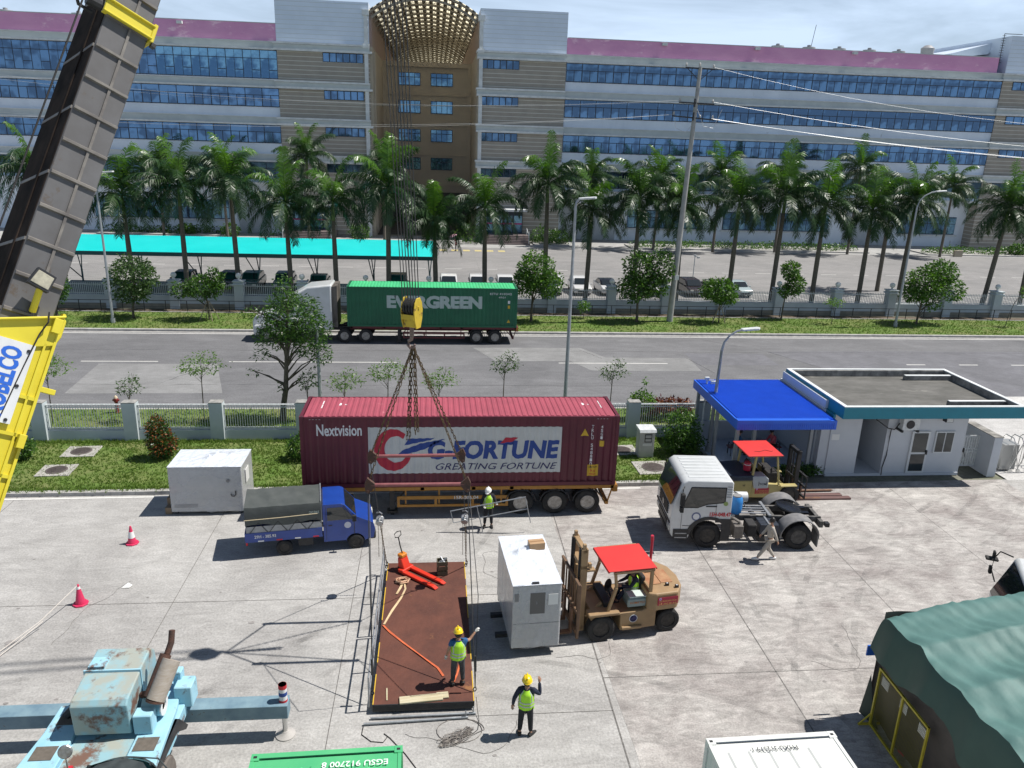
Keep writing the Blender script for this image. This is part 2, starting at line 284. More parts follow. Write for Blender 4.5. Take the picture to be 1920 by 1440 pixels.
# main road
g = MB(); g.rect(-160, 200, 40.4, 57.35, -.004); struct(g.build('main_road', asph))
g = MB(); g.prism([(26.3, 36), (26.3, 41.5), (28, 42.6), (80, 42.6), (80, 30.5), (26.3, 30.5)], -.003, .004, 'z'); struct(g.build('entrance_apron', ground_mat('pale apron concrete', (.56, .55, .53), (.46, .45, .44), (.4, .39, .38), 1, .3, str2=(.3, 1, 1))))
g = MB(); g.prism([(2.7, 53.6), (10.5, 53.7), (11.8, 51.2), (17.7, 51.1), (17.6, 47.9), (10.2, 48.0), (9.2, 50.2), (4.1, 50.1)], -.003, .0005, 'z'); g.rect(-17.6, -13.6, 46.2, 48.2, .0005); g.prism([(-21, 49.2), (-13.8, 49.2), (-12, 43.3), (-20.5, 43.2)], -.003, -.0015, 'z'); struct(g.build('road_patches', asph2))
g = MB(); g.prism([(30.5, 40.4), (24.2, 53), (33.2, 53.3), (200, 53.3), (200, 42.6), (31, 42.6)], -.003, .0008, 'z'); g.rect(17.8, 23.6, 49.4, 52.4, .0009); struct(g.build('road_dark_patch', asph3))
g = MB(); random.seed(4)
for a, b in (((24.2, 53), (30.6, 40.5)), ((10, 53.7), (11.5, 50.9)), ((17.6, 51), (18.3, 47.5)), ((-14, 49.1), (-17, 43.2)), ((-7, 46.5), (-2, 46.4)), ((14, 45.0), (24, 44.7)), ((20, 56.8), (24.2, 53)), ((-40, 52.5), (60, 52.9)), ((-30, 45), (20, 44.6))):
    n_ = 22; P = [(a[0] + (b[0] - a[0]) * i / n_ + random.gauss(0, .03), a[1] + (b[1] - a[1]) * i / n_ + random.gauss(0, .04)) for i in range(n_ + 1)]
    for i in range(n_): strip(g, P[i], P[i + 1], .05, .003)
struct(g.build('road_crack_sealing', fade('crack sealant', (.09, .09, .092), .35, .6, .8, .7)))
g = MB(); strip(g, (-160, 57.1), (200, 57.1), .15, .004)
for x0, x1 in ((-22.3, -17.6), (-13.2, -2.5), (8.3, 15.8)): strip(g, (x0, 49.72), (x1, 49.72), .13, .004)
for k in range(12): strip(g, (33.0 + k * 3.95, 49.65), (34.4 + k * 3.95, 49.65), .14, .004)
struct(g.build('road_markings', paint))
g = MB(); g.box(-160, 200, 57.35, 57.65, -.02, .02); g.box(-160, 200, 57.65, 57.95, -.02, .17); struct(g.build('far_kerb', kerbm, bevel=.02))
g = MB(); g.box(-160, 200, 57.95, 63.7, -.03, .12); struct(g.build('far_verge', grassm))
g = MB(); g.box(-160, 200, 63.7, 65.4, -.045, -.02); struct(g.build('drain_ditch', soil))
g = MB(); g.rect(-160, 260, 66, 106.4, .001); struct(g.build('factory_road', pconc))
g = MB()
for k in range(-9, 26): strip(g, (k * 4.05 - 2.9, 88.2), (k * 4.05 - 1.0, 88.2), .15, .006)
for k in range(11, 34): strip(g, (k * 2.75 - 1.1, 69), (k * 2.75 - 2.5, 75.2), .13, .006)
strip(g, (28, 75.3), (90, 75.3), .12, .007); strip(g, (-32, 75.3), (-28, 75.3), .12, .007)
struct(g.build('parking_lines', paint))
g = MB()
for k in range(6): g.rect(.6 + k * 1.55, 1.5 + k * 1.55, 102.6, 103.9, .008)
struct(g.build('speed_bump_marks', ypaint))
g = MB()
for k in range(12): strip(g, (-40 + k * 9, 66), (-40 + k * 9, 106), .05, .004)
for yy in (79, 84, 93, 99): strip(g, (-160, yy), (260, yy), .04, .004)
struct(g.build('factory_road_joints', mat('road joint', (.2, .2, .19), rough=.9)))
g = MB(); g.rect(-160, 260, 106.4, 117.95, .002); struct(g.build('factory_forecourt', ground_mat('forecourt', (.42, .41, .4), (.34, .34, .33), (.3, .3, .29), .8, .2)))
# grass blades
def grass(n_, fx, hmin, hmax, name, cl=3):
    g = MB(); g.raw = 1; vs, fs = [], []
    for k in range(n_):
        x, y, z = fx()
        for j in range(cl):
            a = random.uniform(0, 2 * PI); h = random.uniform(hmin, hmax); w_ = random.uniform(.012, .03); px, py = x + random.uniform(-.05, .05), y + random.uniform(-.05, .05); lx, ly = random.uniform(-.5, .5) * h, random.uniform(-.5, .5) * h; i = len(vs)
            vs += [(px - w_ * math.cos(a), py - w_ * math.sin(a), z), (px + w_ * math.cos(a), py + w_ * math.sin(a), z), (px + lx, py + ly, z + h)]; fs.append((i, i + 1, i + 2))
    g.v, g.f, g.m = vs, fs, [0] * len(fs); return tag(g.build(name, blade), 'short green grass', kind='stuff') if False else g.build(name, blade)
random.seed(11)
def gx1():
    while 1:
        x = random.uniform(-24, 12.3); y = random.uniform(YK(x) + .2, 35.6)
        if random.random() < .55: return x, y, .12
        if mnoise.noise(Vector((x * .8, y * .8, 0))) > -.05: return x, y, .12
def gx1b(): x = random.uniform(-24, 12.3); return x, random.choice((YK(x) + abs(random.gauss(.3, .12)), 35.65 - abs(random.gauss(0, .15)))), .12
def gx2(): return random.uniform(-24, 26), random.uniform(36.3, 40.1), .12
def gx3(): return random.uniform(-32, 56), random.uniform(58, 63.6), .12
for f_, n_, a, b, nm in ((gx1, 22000, .04, .1, 'grass_near_lawn'), (gx1b, 5000, .08, .18, 'grass_lawn_edge'), (gx2, 6000, .06, .15, 'grass_roadside'), (gx3, 12000, .07, .15, 'grass_far_verge')):
    tag(grass(n_, f_, a, b, nm), 'short green grass blades covering the lawn strip', 'grass', kind='stuff')
# ================================================================ factory building
YF = 116.0
fw = mat('factory pale panel', (.74, .80, .88), (.64, .70, .78), sc=.35, rough=.75, stretch=(1, 1, .5), c3=(.36, .37, .36), sc3=.9, lo3=.66)
ledgem = mat('ledge render with painted shade', (.46, .50, .50), (.55, .59, .58), sc=.5, rough=.85)  # grey-green puts the shade of the ledge soffits into the colour
lipm = mat('ledge lip', (.7, .72, .72), (.55, .57, .57), sc=1.2, rough=.8)
tanm = mat('tan cladding', (.36, .325, .275), (.31, .28, .24), sc=.7, rough=.8)
groove = mat('pale groove strip', (.62, .6, .54), rough=.8)
pinkm = mat('faded pink parapet', (.60, .27, .47), (.74, .38, .57), sc=.25, rough=.8, stretch=(1, 1, 2.2), c3=(.85, .56, .68), sc3=.35, lo3=.56, lo=.3, hi=.75)
wfr = mat('window frame dark', (.025, .04, .07), rough=.5)
wgl = mat('tinted blue glass', (.11, .205, .34), (.06, .11, .19), sc=.45, rough=.07, metal=.85, spec=.9, lo=.45, hi=.55, det=2)
wgl2 = mat('dark reflecting glass', (.05, .12, .22), (.16, .32, .45), sc=.35, rough=.04, metal=.8, bump=.25, bsc=1.2, spec=1, lo=.45, hi=.6, stretch=(1, 1, 1))
beige = mat('courtyard beige', (.46, .40, .31), (.41, .355, .28), sc=.3, rough=.85)
shutm = mat('roller shutter', (.42, .45, .48), (.36, .39, .42), sc=2, rough=.5)
plank_w = mat('white sheet cladding', (.66, .74, .85), (.6, .68, .79), sc=.5, rough=.45)
F = thing('factory_building', 'long four-storey white and tan factory with pink parapet and vaulted glass court roof', 'building', (0, 0, 0))
LV = (24.6, 19.8, 15.0, 10.1)
def FX(a, b, side):  # wing walls and ledges
    m = MB(); m.box(a, b, YF, YF + 20, 7.2, 25.7); m.box(a, b, 117.9, 136, -.05, 7.2); m.build('wall', fw, F)
    d = MB(); l_ = MB()
    for z in LV:
        d.box(a, b, YF - .3, YF - .002, z + .25, z + 1.0); l_.box(a, b, YF - .62, YF - .001, z + .02, z + .24); l_.box(a, b, YF - .4, YF - .002, z + 1.002, z + 1.1)
    d.build('ledge', ledgem, F); l_.build('ledge_lip', lipm, F)
for a, b in ((-75, -21.2), (18.25, 83.6)): FX(a, b, 0)
m = MB(); m.box(-75, -21.2, YF - .05, YF + 16, 25.72, 27.9); m.build('pink_parapet', pinkm, F)
m = MB(); m.box(18.25, 82.4, YF - .05, YF + 16, 25.72, 27.8); m.build('pink_parapet', pinkm, F)
m = MB(); m.box(-75, -21.25, YF - .12, YF + 16, 27.905, 27.99); m.build('parapet_cap', ledgem, F); m = MB(); m.box(18.3, 82.35, YF - .12, YF + 16, 27.805, 27.89); m.build('parapet_cap', ledgem, F)
# towers with banded tan cladding
def tower(a, b, w0, w1, z1=31.0):
    m = MB(); m.box(a, b, YF - .18, YF + 22, 0, 25.6); m.build('tan_tower', tanm, F)
    g_ = MB()
    for z in [i * .56 + .4 for i in range(46)]:
        if not any(zz + 0 < z < zz + 1.15 for zz in LV): g_.box(a + .002, b - .002, YF - .2, YF - .17, z, z + .07); g_.box(a - .02, a + .03, YF - .17, YF + 4, z, z + .07); g_.box(b - .03, b + .02, YF - .17, YF + 4, z, z + .07)
    g_.build('cladding_strip', groove, F)
    l_ = MB()
    for z in LV: l_.box(a - .35, b + (.0 if b > 80 else .35 if a < 0 else 0), YF - .75, YF + 1.5, z + .02, z + .3); l_.box(a - .35, b + .02, YF - .6, YF + 1.5, z + .31, z + .85, 1); l_.box(a - .45, b + .02, YF - .78, YF + 1.5, z + .86, z + 1.1)
    l_.build('ledge', [lipm, ledgem], F)
    u = MB(); u.box(a, b, YF - .25, YF + 20, 25.72, z1)
    for k in range(9): u.box(a, b, YF - .262, YF - .24, 26.2 + k * .56, 26.24 + k * .56, 1)
    u.build('tower_head', [plank_w, ledgem], F)
    for z in LV:
        q = MB(); q.box(w0, w1, YF - .26, YF - .19, z - 1.2, z - .02); n_ = 6
        for k in range(n_):
            x = w0 + (w1 - w0) * k / n_; q.box(x + .07, x + (w1 - w0) / n_ - .07, YF - .275, YF - .255, z - 1.13, z - .1, 1)
        q.build('tower_window', [wfr, wgl], F)
tower(-21.2, -8.9, -15.15, -9.75); tower(6.15, 18.2, 6.3, 11.65); tower(83.6, 100, 85.2, 93, 30.8)
# ribbon windows: each bay a part
def bay(z0, z1, tall=False, gl=None):
    q = MB(); wd = 2.25; q.box(0, wd, -.04, .03, z0, z1); zt = z0 + (z1 - z0) * (.62 if not tall else .7)
    q.box(.05, wd - .05, -.055, -.035, zt + .05, z1 - .06, 1)
    if tall:
        q.box(.05, wd / 2 - .03, -.055, -.035, z0 + .08, zt - .04, 1); q.box(wd / 2 + .03, wd - .05, -.055, -.035, z0 + 1.1, zt - .04, 1); q.box(wd / 2 + .03, wd - .05, -.055, -.035, z0 + .08, z0 + 1.0, 1)
        q.box(wd / 2 - .02, wd / 2 + .02, -.06, -.03, zt, z1)
    else:
        q.box(.07, wd / 2 - .05, -.055, -.035, z0 + .12, zt - .04, 1); q.box(wd / 2 + .05, wd - .07, -.055, -.035, z0 + .12, zt - .04, 1)
    return q
cnt = 0; rest = MB()
P_ = 65.35 / 29
protoR = None
for r_, (zt, zb) in enumerate(((24.58, 22.12), (19.78, 17.35), (14.98, 12.6), (10.08, 7.7))):
    pr = None
    for k in range(29):
        x = 18.3 + k * P_
        if r_ < 3:
            if pr is None: pr = bay(zb, zt).build('window', [wfr, wgl if r_ != 1 else wgl], F); pr.location = (x, YF - .03, 0)
            else: dup(pr, (x, YF - .03, 0), parent=F)
        else: q = bay(zb, zt); rest.add([(a + x, b + YF - .03, c) for a, b, c in q.v], q.f); rest.m[-len(q.f):] = q.m
    pr = None
    for k in range(24):
        x = -21.25 - (k + 1) * P_; zb2 = 21.0 if r_ == 0 else zb
        if r_ == 0 and k < 13:
            if k in (0, 7): pr = bay(zb2, zt, True).build('window', [wfr, wgl2 if k < 7 else wgl], F); pr.location = (x, YF - .03, 0)
            else: dup(pr, (x, YF - .03, 0), parent=F)
        else: q = bay(zb2, zt, r_ == 0); rest.add([(a + x, b + YF - .03, c) for a, b, c in q.v], q.f); rest.m[-len(q.f):] = q.m
tag(rest.build('window_rows', [wfr, wgl], F), kind='stuff')
# ground floor openings
for i, (a, b, z0, z1) in enumerate(((-48, -29.5, 1.9, 4.6), (29, 41, 1.9, 4.6), (44, 61, 1.9, 4.6), (72.5, 82, 1.9, 4.6), (-44, -31.5, 1.2, 4.2))[:4]):
    q = MB(); q.box(a, b, 117.8, 117.92, z0, z1); n_ = int((b - a) / 1.15)
    for k in range(n_):
        x = a + (b - a) * k / n_; q.box(x + .06, x + (b - a) / n_ - .05, 117.78, 117.81, z0 + .1, z0 + 1.6, 1); q.box(x + .06, x + (b - a) / n_ - .05, 117.78, 117.81, z0 + 1.7, z1 - .1, 1)
    q.box(a - .3, b + .3, 117.4, 117.9, z0 - .22, z0 - .05, 2)
    q.build('ground_window', [wfr, wgl2, lipm], F)
for a, b in ((-28.2, -23.7), (63.6, 70.6), (19.2, 27.2)):
    q = MB(); q.box(a, b, 117.75, 117.93, 0, 5.0)
    for k in range(24): q.box(a + .05, b - .05, 117.72, 117.76, .1 + k * .2, .22 + k * .2)
    q.build('shutter_door', shutm, F)
m = MB(); m.box(-75, -21.3, 114.6, 117.88, 7.0, 7.35); m.box(18.3, 83.5, 114.6, 117.88, 7.0, 7.35); m.build('ground_canopy', lipm, F)
# courtyard walls and back wall
m = MB(); m.box(-9.2, -8.6, YF + .3, 280, 25.6, 30.1); m.box(6.0, 6.4, YF + .3, 280, 25.6, 30.1); m.box(-8.9, -8.6, 138, 172, 0, 25.6); m.box(6.0, 6.2, 138, 172, 0, 25.6); m.build('court_side_wall', mat('dusty red wall', (.36, .25, .22), (.34, .28, .23), sc=.3, rough=.85), F)
m = MB(); m.box(-8.6, 6.0, 138, 139, 5.0, 25.4); m.box(-8.7, 6.1, 137.6, 138, 25.0, 25.7)
for z in (20.6, 15.9, 11.1, 6.2): m.box(-8.6, 6.0, 137.85, 138, z, z + .16)
for x in (-8.3, 5.75): m.box(x - .3, x + .3, 137.3, 138, 0, 25.4)
m.build('courtyard_wall', beige, F)
m = MB(); m.box(-8.9, -8.5, YF + .2, 138, 0, 25.6)
for x in (-8.45, -8.3): m.cyl((x, 117, 1), (x, 117, 25), .09, n=6)
m.build('court_flank', beige, F); m = MB(); m.box(5.9, 6.15, YF + .2, 138, 0, 25.6); m.build('court_flank', beige, F)
for z in (24.1, 19.8, 15.3, 10.75):
    for x0 in (-6.05, -.72):
        q = MB(); q.box(x0, x0 + 3.65, 137.9, 138.02, z - 2.0, z)
        for k in range(4): q.box(x0 + .1 + k * .89, x0 + .9 + k * .89, 137.87, 137.91, z - 1.9, z - .75, 1); q.box(x0 + .1 + k * .89, x0 + .9 + k * .89, 137.87, 137.91, z - .65, z - .1, 1)
        q.build('courtyard_window', [wfr, wgl2], F)
# vaulted court roof: arched ribs, purlins, sheets
cx0, hw, sp, hh = -1.45, 7.6, 29.7, 2.75; RR = (hw * hw + hh * hh) / 2 / hh; a0 = math.asin(hw / RR)
def arc(t, dr=0): a = -a0 + 2 * a0 * t; return cx0 + (RR + dr) * math.sin(a), sp + (RR + dr) * math.cos(a) - (RR - hh)
rib = MB()
for k in range(40):
    y = YF + k * 4.4
    for dr in (0, -.7): rib.tube([(arc(t / 16, dr)[0], y, arc(t / 16, dr)[1]) for t in range(17)], .13 if k else .17, 6)
    for t in range(20):
        x1, z1 = arc(t / 20, 0); x2, z2 = arc((t + (.5)) / 20, -.7); x3, z3 = arc((t + 1) / 20, 0); rib.bar((x1, y, z1), (x2, y, z2), .06); rib.bar((x2, y, z2), (x3, y, z3), .06)
rib.build('vault_rib', mat('vault truss paint', (.3, .27, .22), (.22, .19, .15), sc=2, rough=.6), F)
pur = MB()
for t in range(1, 16): x, z = arc(t / 16, .1); pur.box(x - .06, x + .06, YF - .5, YF + 172, z - .05, z + .05)
pur.build('vault_purlin', mat('purlin', (.4, .38, .34), rough=.6), F)
sh = MB()
sd_ = MB()
for t in range(16):
    x1, z1 = arc((t + .08) / 16, .2); x2, z2 = arc((t + .55) / 16, .2); x3, z3 = arc((t + 1.08) / 16, .2); sd_.quad((x2, YF - .4, z2), (x3, YF - .4, z3), (x3, YF + 172, z3), (x2, YF + 172, z2))
    for k in range(58): y = YF - .4 + k * 3; sh.quad((x1, y + .25, z1), (x2, y + .25, z2), (x2, y + 2.75, z2), (x1, y + 2.75, z1))
    for k in range(58): y = YF - .4 + k * 3; sd_.quad((x1, y + 2.75, z1), (x2, y + 2.75, z2), (x2, y + 3.25, z2), (x1, y + 3.25, z1))
sd_.build('vault_brown_sheet', mat('brown roof sheet', (.13, .10, .07), (.18, .14, .1), sc=.6, rough=.7), F)
shm = mat('translucent roof sheet', (.75, .7, .55), rough=.5); N = shm.node_tree.nodes; L = shm.node_tree.links; t_ = N.new('ShaderNodeBsdfTranslucent'); t_.inputs[0].default_value = (.95, .86, .62, 1); x_ = N.new('ShaderNodeMixShader'); x_.inputs[0].default_value = .75
L.new(N['Principled BSDF'].outputs[0], x_.inputs[1]); L.new(t_.outputs[0], x_.inputs[2]); L.new(x_.outputs[0], N['Material Output'].inputs[0])
sh.build('vault_sheet', shm, F)
for x in (-9.3, 6.3): m = MB(); m.box(x - .25, x + .25, YF - .55, YF + .3, 0, 30.0); m.box(x - .45, x + .45, YF - .7, YF + .5, 25.3, 25.9); m.box(x - .45, x + .45, YF - .7, YF + .5, 29.4, 30.05); m.build('vault_column', lipm, F)
# entrances, steps
for x0 in (7.2, -20.2):
    m = MB(); m.box(x0, x0 + 5.6, YF - .5, YF - .19, 1.0, 4.3, 0)
    for k in range(4): m.box(x0 + .15 + k * 1.4, x0 + 1.3 + k * 1.4, YF - .54, YF - .49, 1.05, 3.5, 1)
    m.box(x0 - .5, x0 + 6.1, YF - 3.2, YF - .19, 4.3, 4.6, 2)
    m.build('entrance', [wfr, wgl2, lipm], F)
    m = MB(); m.box(x0 + .1, x0 + 5.5, YF - .56, YF - .545, 2.25, 2.45); m.build('entrance_stripe', mat('magenta stripe', (.5, .04, .2)), F)
    m = MB()
    for k in range(6): m.box(x0 - .6, x0 + 6.2, YF - 6.2 + k * .45, YF - .2, k * .165, (k + 1) * .165)
    m.build('entrance_steps', mat('granite steps', (.13, .1, .1), (.18, .15, .14), sc=3, rough=.5), F)
    m = MB()
    for x in (x0 - .5, x0 + 6.0):
        for yy in (YF - 6, YF - 3): m.cyl((x, yy, .2), (x, yy, 1.9), .05, n=6)
        m.cyl((x, YF - 6, 1.2), (x, YF - 3, 1.95), .05, n=6)
    m.build('step_railing', steelw, F)
m = MB(); m.box(-8.5, 5.9, YF + 4, 137, -.02, .05); m.box(-8.6, 6.0, 137.3, 138.1, 0, 5.05); m.build('court_passage', mat('dark passage', (.05, .05, .05), (.08, .08, .075), sc=1, rough=.8), F)
# roof fans, parapet lights, right roof canopy
for x in (52.3, 57.3, 62.2, 67.1, 71.9, -62, -59.5, -49.8, -46.8):
    m = MB(); m.lathe([(.5, 0), (.9, .1), (1.0, .5), (.95, .8), (.3, .85), (.28, 1.1), (.05, 1.15)], T(x, YF + 9, 28.3), 14); m.lathe([(.7, -1.2), (.7, 0)], T(x, YF + 9, 28.3), 12); m.build('roof_fan', [mat('fan housing', (.3, .3, .31), rough=.5)] if x == 52.3 else [bpy.data.materials['fan housing']], F, smooth=True)
m = MB(); m.lathe([(.6, -1), (.9, 0), (1.0, 1.0), (.5, 1.4), (.01, 1.5)], T(76, YF + 8, 28.6), 14); m.build('roof_cowl', bpy.data.materials['fan housing'], F, smooth=True)
for x in (32, 45.5, 60, -33.5): m = MB(); m.box(x - .35, x + .35, YF - .6, YF - .1, 27.35, 27.7); m.build('parapet_light', lipm, F)
m = MB(); m.prism([(77.5, 28.6), (83.8, 30.3), (83.8, 29.2), (83.2, 28.7), (77.5, 27.9)], YF + 4, YF + 26, 'y'); m.build('roof_canopy', plank_w, F); m = MB(); m.box(79.2, 83.5, YF + 6, YF + 20, 26, 28.6); m.build('roof_canopy_wall', ledgem, F)
m = MB(); m.cyl((83.2, YF + 1, 27), (83.2, YF + 1, 31.2), .05, n=5); m.cyl((83.2, YF + 1, 31.2), (86, YF + 1, 31.2), .05, n=5)
for k in range(12): m.cyl((82.9, YF + 1, 27.3 + k * .33), (83.5, YF + 1, 27.3 + k * .33), .03, n=4)
m.cyl((57.6, YF + 9, 29), (58, YF + 9, 32.3), .04, n=5); m.build('roof_ladder', darkm, F)
# ================================================================ hedges and shrubs helper
leaf_a = leafmat('leaf dark', (.022, .065, .014), (.055, .12, .022)); leaf_b = leafmat('leaf bright', (.055, .15, .018), (.13, .24, .035)); leaf_c = leafmat('leaf grey green', (.05, .1, .035), (.1, .16, .055), .35)
leaf_s = leafmat('sapling leaf', (.10, .2, .045), (.17, .27, .07), .45); leaf_r = leafmat('red leaf', (.2, .05, .02), (.32, .12, .04), .3); leaf_m = leafmat('maroon leaf', (.08, .02, .025), (.14, .04, .04), .3)
def leaves(g, blobs, n_, size, seed=0, mats=1, asp=.45, droop=.2, edge=.55):
    rnd = random.Random(seed); vol = [b[3] * b[4] * b[5] for b in blobs]; tot = sum(vol)
    for (bx, by, bz, rx_, ry_, rz_), v_ in zip(blobs, vol):
        k = int(n_ * v_ / tot)
        for _ in range(k):
            while 1:
                p = Vector((rnd.uniform(-1, 1), rnd.uniform(-1, 1), rnd.uniform(-1, 1)))
                if .0001 < p.length < 1: break
            p = p.normalized() * (edge + (1 - edge) * rnd.random()) if rnd.random() < .8 else p
            nse = mnoise.noise(Vector((p.x * 2 + bx, p.y * 2 + by, p.z * 2 + bz + seed)) * 1.4); p *= 1 + .28 * nse
            if nse < -.22 and rnd.random() < .7: continue
            c = Vector((bx + p.x * rx_, by + p.y * ry_, bz + p.z * rz_)); d = Vector((rnd.gauss(0, 1), rnd.gauss(0, 1), rnd.gauss(0, .6) - droop)); d += p * .8; d.normalize()
            u = d.cross(Vector((rnd.gauss(0, 1), rnd.gauss(0, 1), rnd.gauss(0, 1)))).normalized(); s_ = size * rnd.uniform(.6, 1.3); a = u * s_ * asp * .5; i = len(g.v)
            g.v += [tuple(c), tuple(c + d * s_ * .45 + a), tuple(c + d * s_), tuple(c + d * s_ * .45 - a)]; g.f.append((i, i + 1, i + 2, i + 3)); g.m.append(rnd.randrange(mats) if mats > 1 else 0)
def bush(name, label, cat, loc, blobs, n_, size, mats, seed, group=None, asp=.45):
    t = thing(name, label, cat, loc, 0, group); g_ = MB(); g_.raw = 1; leaves(g_, blobs, n_, size, seed, len(mats), asp); g_.build('foliage', mats, t)
    s_ = MB(); rnd = random.Random(seed)
    for k in range(5): a = rnd.uniform(0, 6.3); b = blobs[0]; s_.cyl((0, 0, 0), (b[0] + .5 * b[3] * math.cos(a), b[1] + .5 * b[4] * math.sin(a), b[2] * 1.1), .025, .008, 5)
    s_.build('stem', barkm, t); return t
hl = ('clipped dark hedge at the left end of the factory wall', 'clipped hedge in front of the white factory wall left of the small shutter', 'clipped hedge with bushes beside the entrance steps', 'clipped hedge in front of the middle of the right factory wing', 'clipped hedge at the far right end of the factory')
for i, (a, b, y0) in enumerate(((-46, -29.4, 113.4), (-22.6, -20.4, 112.5), (14.2, 18.6, 109.5), (27.8, 62.4, 108.2), (71.5, 101, 107.4))):
    t = thing('hedge', hl[i], 'hedge', ((a + b) / 2, y0 + 1.5, 0), 0, 'hedges along the factory wall'); hw_ = (b - a) / 2
    q = MB(); q.box(-hw_ - .3, hw_ + .3, -1.9, 2.6, 0, .16); q.build('planter_kerb', kerbm, t)
    g_ = MB(); g_.raw = 1; rnd = random.Random(i)
    leaves(g_, [(x, rnd.uniform(-.6, 1), .45, 1.6, 1.4, rnd.uniform(.5, .8)) for x in [-hw_ + 1 + k * 1.5 for k in range(max(1, int((hw_ * 2 - 1) / 1.5)))]], int(hw_ * 2 * 150), .3, i, 2, .5); g_.build('foliage', [leaf_a, leaf_b], t)
# ================================================================ fences
fcw = mat('fence render near', (.50, .55, .57), (.44, .49, .51), sc=1.2, rough=.85, c3=(.3, .31, .27), sc3=.8, lo3=.7)
def nearfence(xs, name, label):
    t = thing(name, label, 'fence', (0, 35.9, 0)); cap = mat('column cap', (.36, .35, .33), (.2, .2, .19), sc=5, rough=.9) if 'column cap' not in bpy.data.materials else bpy.data.materials['column cap']
    for x in xs:
        q = MB(); q.box(x - .31, x + .31, -.24, .24, 0, 2.0); q.box(x - .31, x + .31, -.241, .241, 1.99, 2.04, 1); q.box(x - .26, x + .26, -.2, .2, 2.035, 2.045, 1); q.build('column', [fcw, cap], t, bevel=.012)
    for a, b in zip(xs[:-1], xs[1:]):
        q = MB(); q.box(a + .31, b - .31, -.1, .1, 0, .62); q.build('dwarf_wall', fcw, t)
        q = MB(); q.box(a + .33, b - .33, -.03, .03, .70, .74); q.box(a + .33, b - .33, -.025, .025, .64, .67); q.box(a + .33, b - .33, -.03, .03, 1.72, 1.755); q.box(a + .33, b - .33, .1, .14, 1.84, 1.87); q.box(a + .33, b - .33, -.03, .03, 1.84, 1.87); n_ = int((b - a - .66) / .115)
        for k in range(n_ + 1):
            x = a + .36 + (b - a - .72) * k / n_; q.box(x - .012, x + .012, -.012, .012, .66, 1.86)
            if k % 2 == 0: q.box(x - .01, x + .01, -.01, .12, 1.845, 1.865)
        q.build('railing_panel', steelw, t)
    return t
nearfence([-30.6, -26.5, -22.4, -18.28, -14.2, -10.27, -6.27, -2.25, 1.8, 5.85, 9.89, 13.48], 'perimeter_fence', 'white railing fence with square pillars behind the red container')
t = thing('roadside_fence', 'white factory fence across the road with pillars topped by round lamps', 'fence', (0, 66.0, 0))
xs = [-31.6, -26.45, -21.4, -16.2, -11.05, -5.8, -.5, 4.8, 10.1, 15.35, 20.2, 25.3, 30.5, 35.95, 41.1, 46.5, 51.3, 56.5]
base = mat('fence plinth', (.28, .26, .21), (.2, .19, .15), sc=1.5, rough=.9); lamp_g = mat('opal lamp globe', (.75, .75, .73), rough=.25)
for x in xs:
    q = MB(); q.box(x - .38, x + .38, -.4, .4, -.05, 2.25); q.box(x - .48, x + .48, -.5, .5, 2.0, 2.12); q.box(x - .46, x + .46, -.48, .48, 2.25, 2.36); c_ = q.build('pillar', fcw, t, bevel=.02)
    q = MB(); q.lathe([(.12, 0), (.1, .1), (.06, .16)], T(x, 0, 2.36), 10); q.ball((x, 0, 2.74), .24, 14); q.build('globe_lamp', lamp_g, c_, smooth=2)
q = MB(); q.box(-70, 90, -.12, .12, .35, 1.02); q.box(-70, 90, -.16, .16, 1.0, 1.06); q.build('dwarf_wall', fcw, t); q = MB(); q.box(-70, 90, -.2, .1, -.1, .36); q.build('plinth', base, t)
for a, b in zip([-40] + xs, xs + [70]):
    q = MB(); q.box(a + .4, b - .4, -.03, .03, 1.16, 1.2); q.box(a + .4, b - .4, -.03, .03, 1.86, 1.9); n_ = int((b - a - .8) / .15)
    for k in range(n_ + 1):
        x = a + .42 + (b - a - .84) * k / n_; q.box(x - .016, x + .016, -.016, .016, 1.06, 2.05)
    q.build('railing_panel', steelw, t)
t = thing('ditch_railing', 'low thin black railing along the drain below the factory fence', 'railing', (0, 63.9, 0)); q = MB(); q.box(-70, 90, -.02, .02, 1.0, 1.04); q.box(-70, 90, -.015, .015, .5, .52); q.build('rail', darkm, t); q = MB()
for k in range(-40, 60): q.box(k * 1.66, k * 1.66 + .05, -.025, .025, -.05, 1.02)
q.build('posts', darkm, t)
q = MB(); q.box(-160, 200, 63.6, 63.75, -.05, .16); struct(q.build('drain_kerb', kerbm))
# ================================================================ guard house
gw_ = mat('guardhouse wall', (.55, .57, .6), (.5, .52, .55), sc=1, rough=.8); teal = mat('teal fascia', (.01, .20, .27), (.012, .18, .24), sc=2, rough=.55)
roofc = mat('weathered roof concrete', (.15, .145, .135), (.09, .088, .08), sc=1.6, rough=.95, c3=(.23, .22, .2), sc3=.7, lo3=.6, stretch=(.5, 1, 1), bump=.3)
parap = mat('parapet render', (.3, .29, .27), (.12, .115, .11), sc=2.5, rough=.9); gdk = mat('guard house glass', (.02, .03, .035), rough=.08, spec=.8); alum = mat('pale window frame', (.6, .62, .63), rough=.4)
G_ = thing('guard_house', 'small flat-roofed guard house with teal fascia at the yard gate', 'guard house', (0, 0, 0))
m = MB(); m.box(17.78, 19.2, 31.25, 36, 0, 3.2); m.box(20.45, 24.3, 31.25, 36, 0, 3.2); m.box(19.19, 20.46, 34.6, 35.9, 0, 3.2); m.box(17.8, 24.28, 31.2, 36.0, -.03, .1); m.build('wall', gw_, G_)
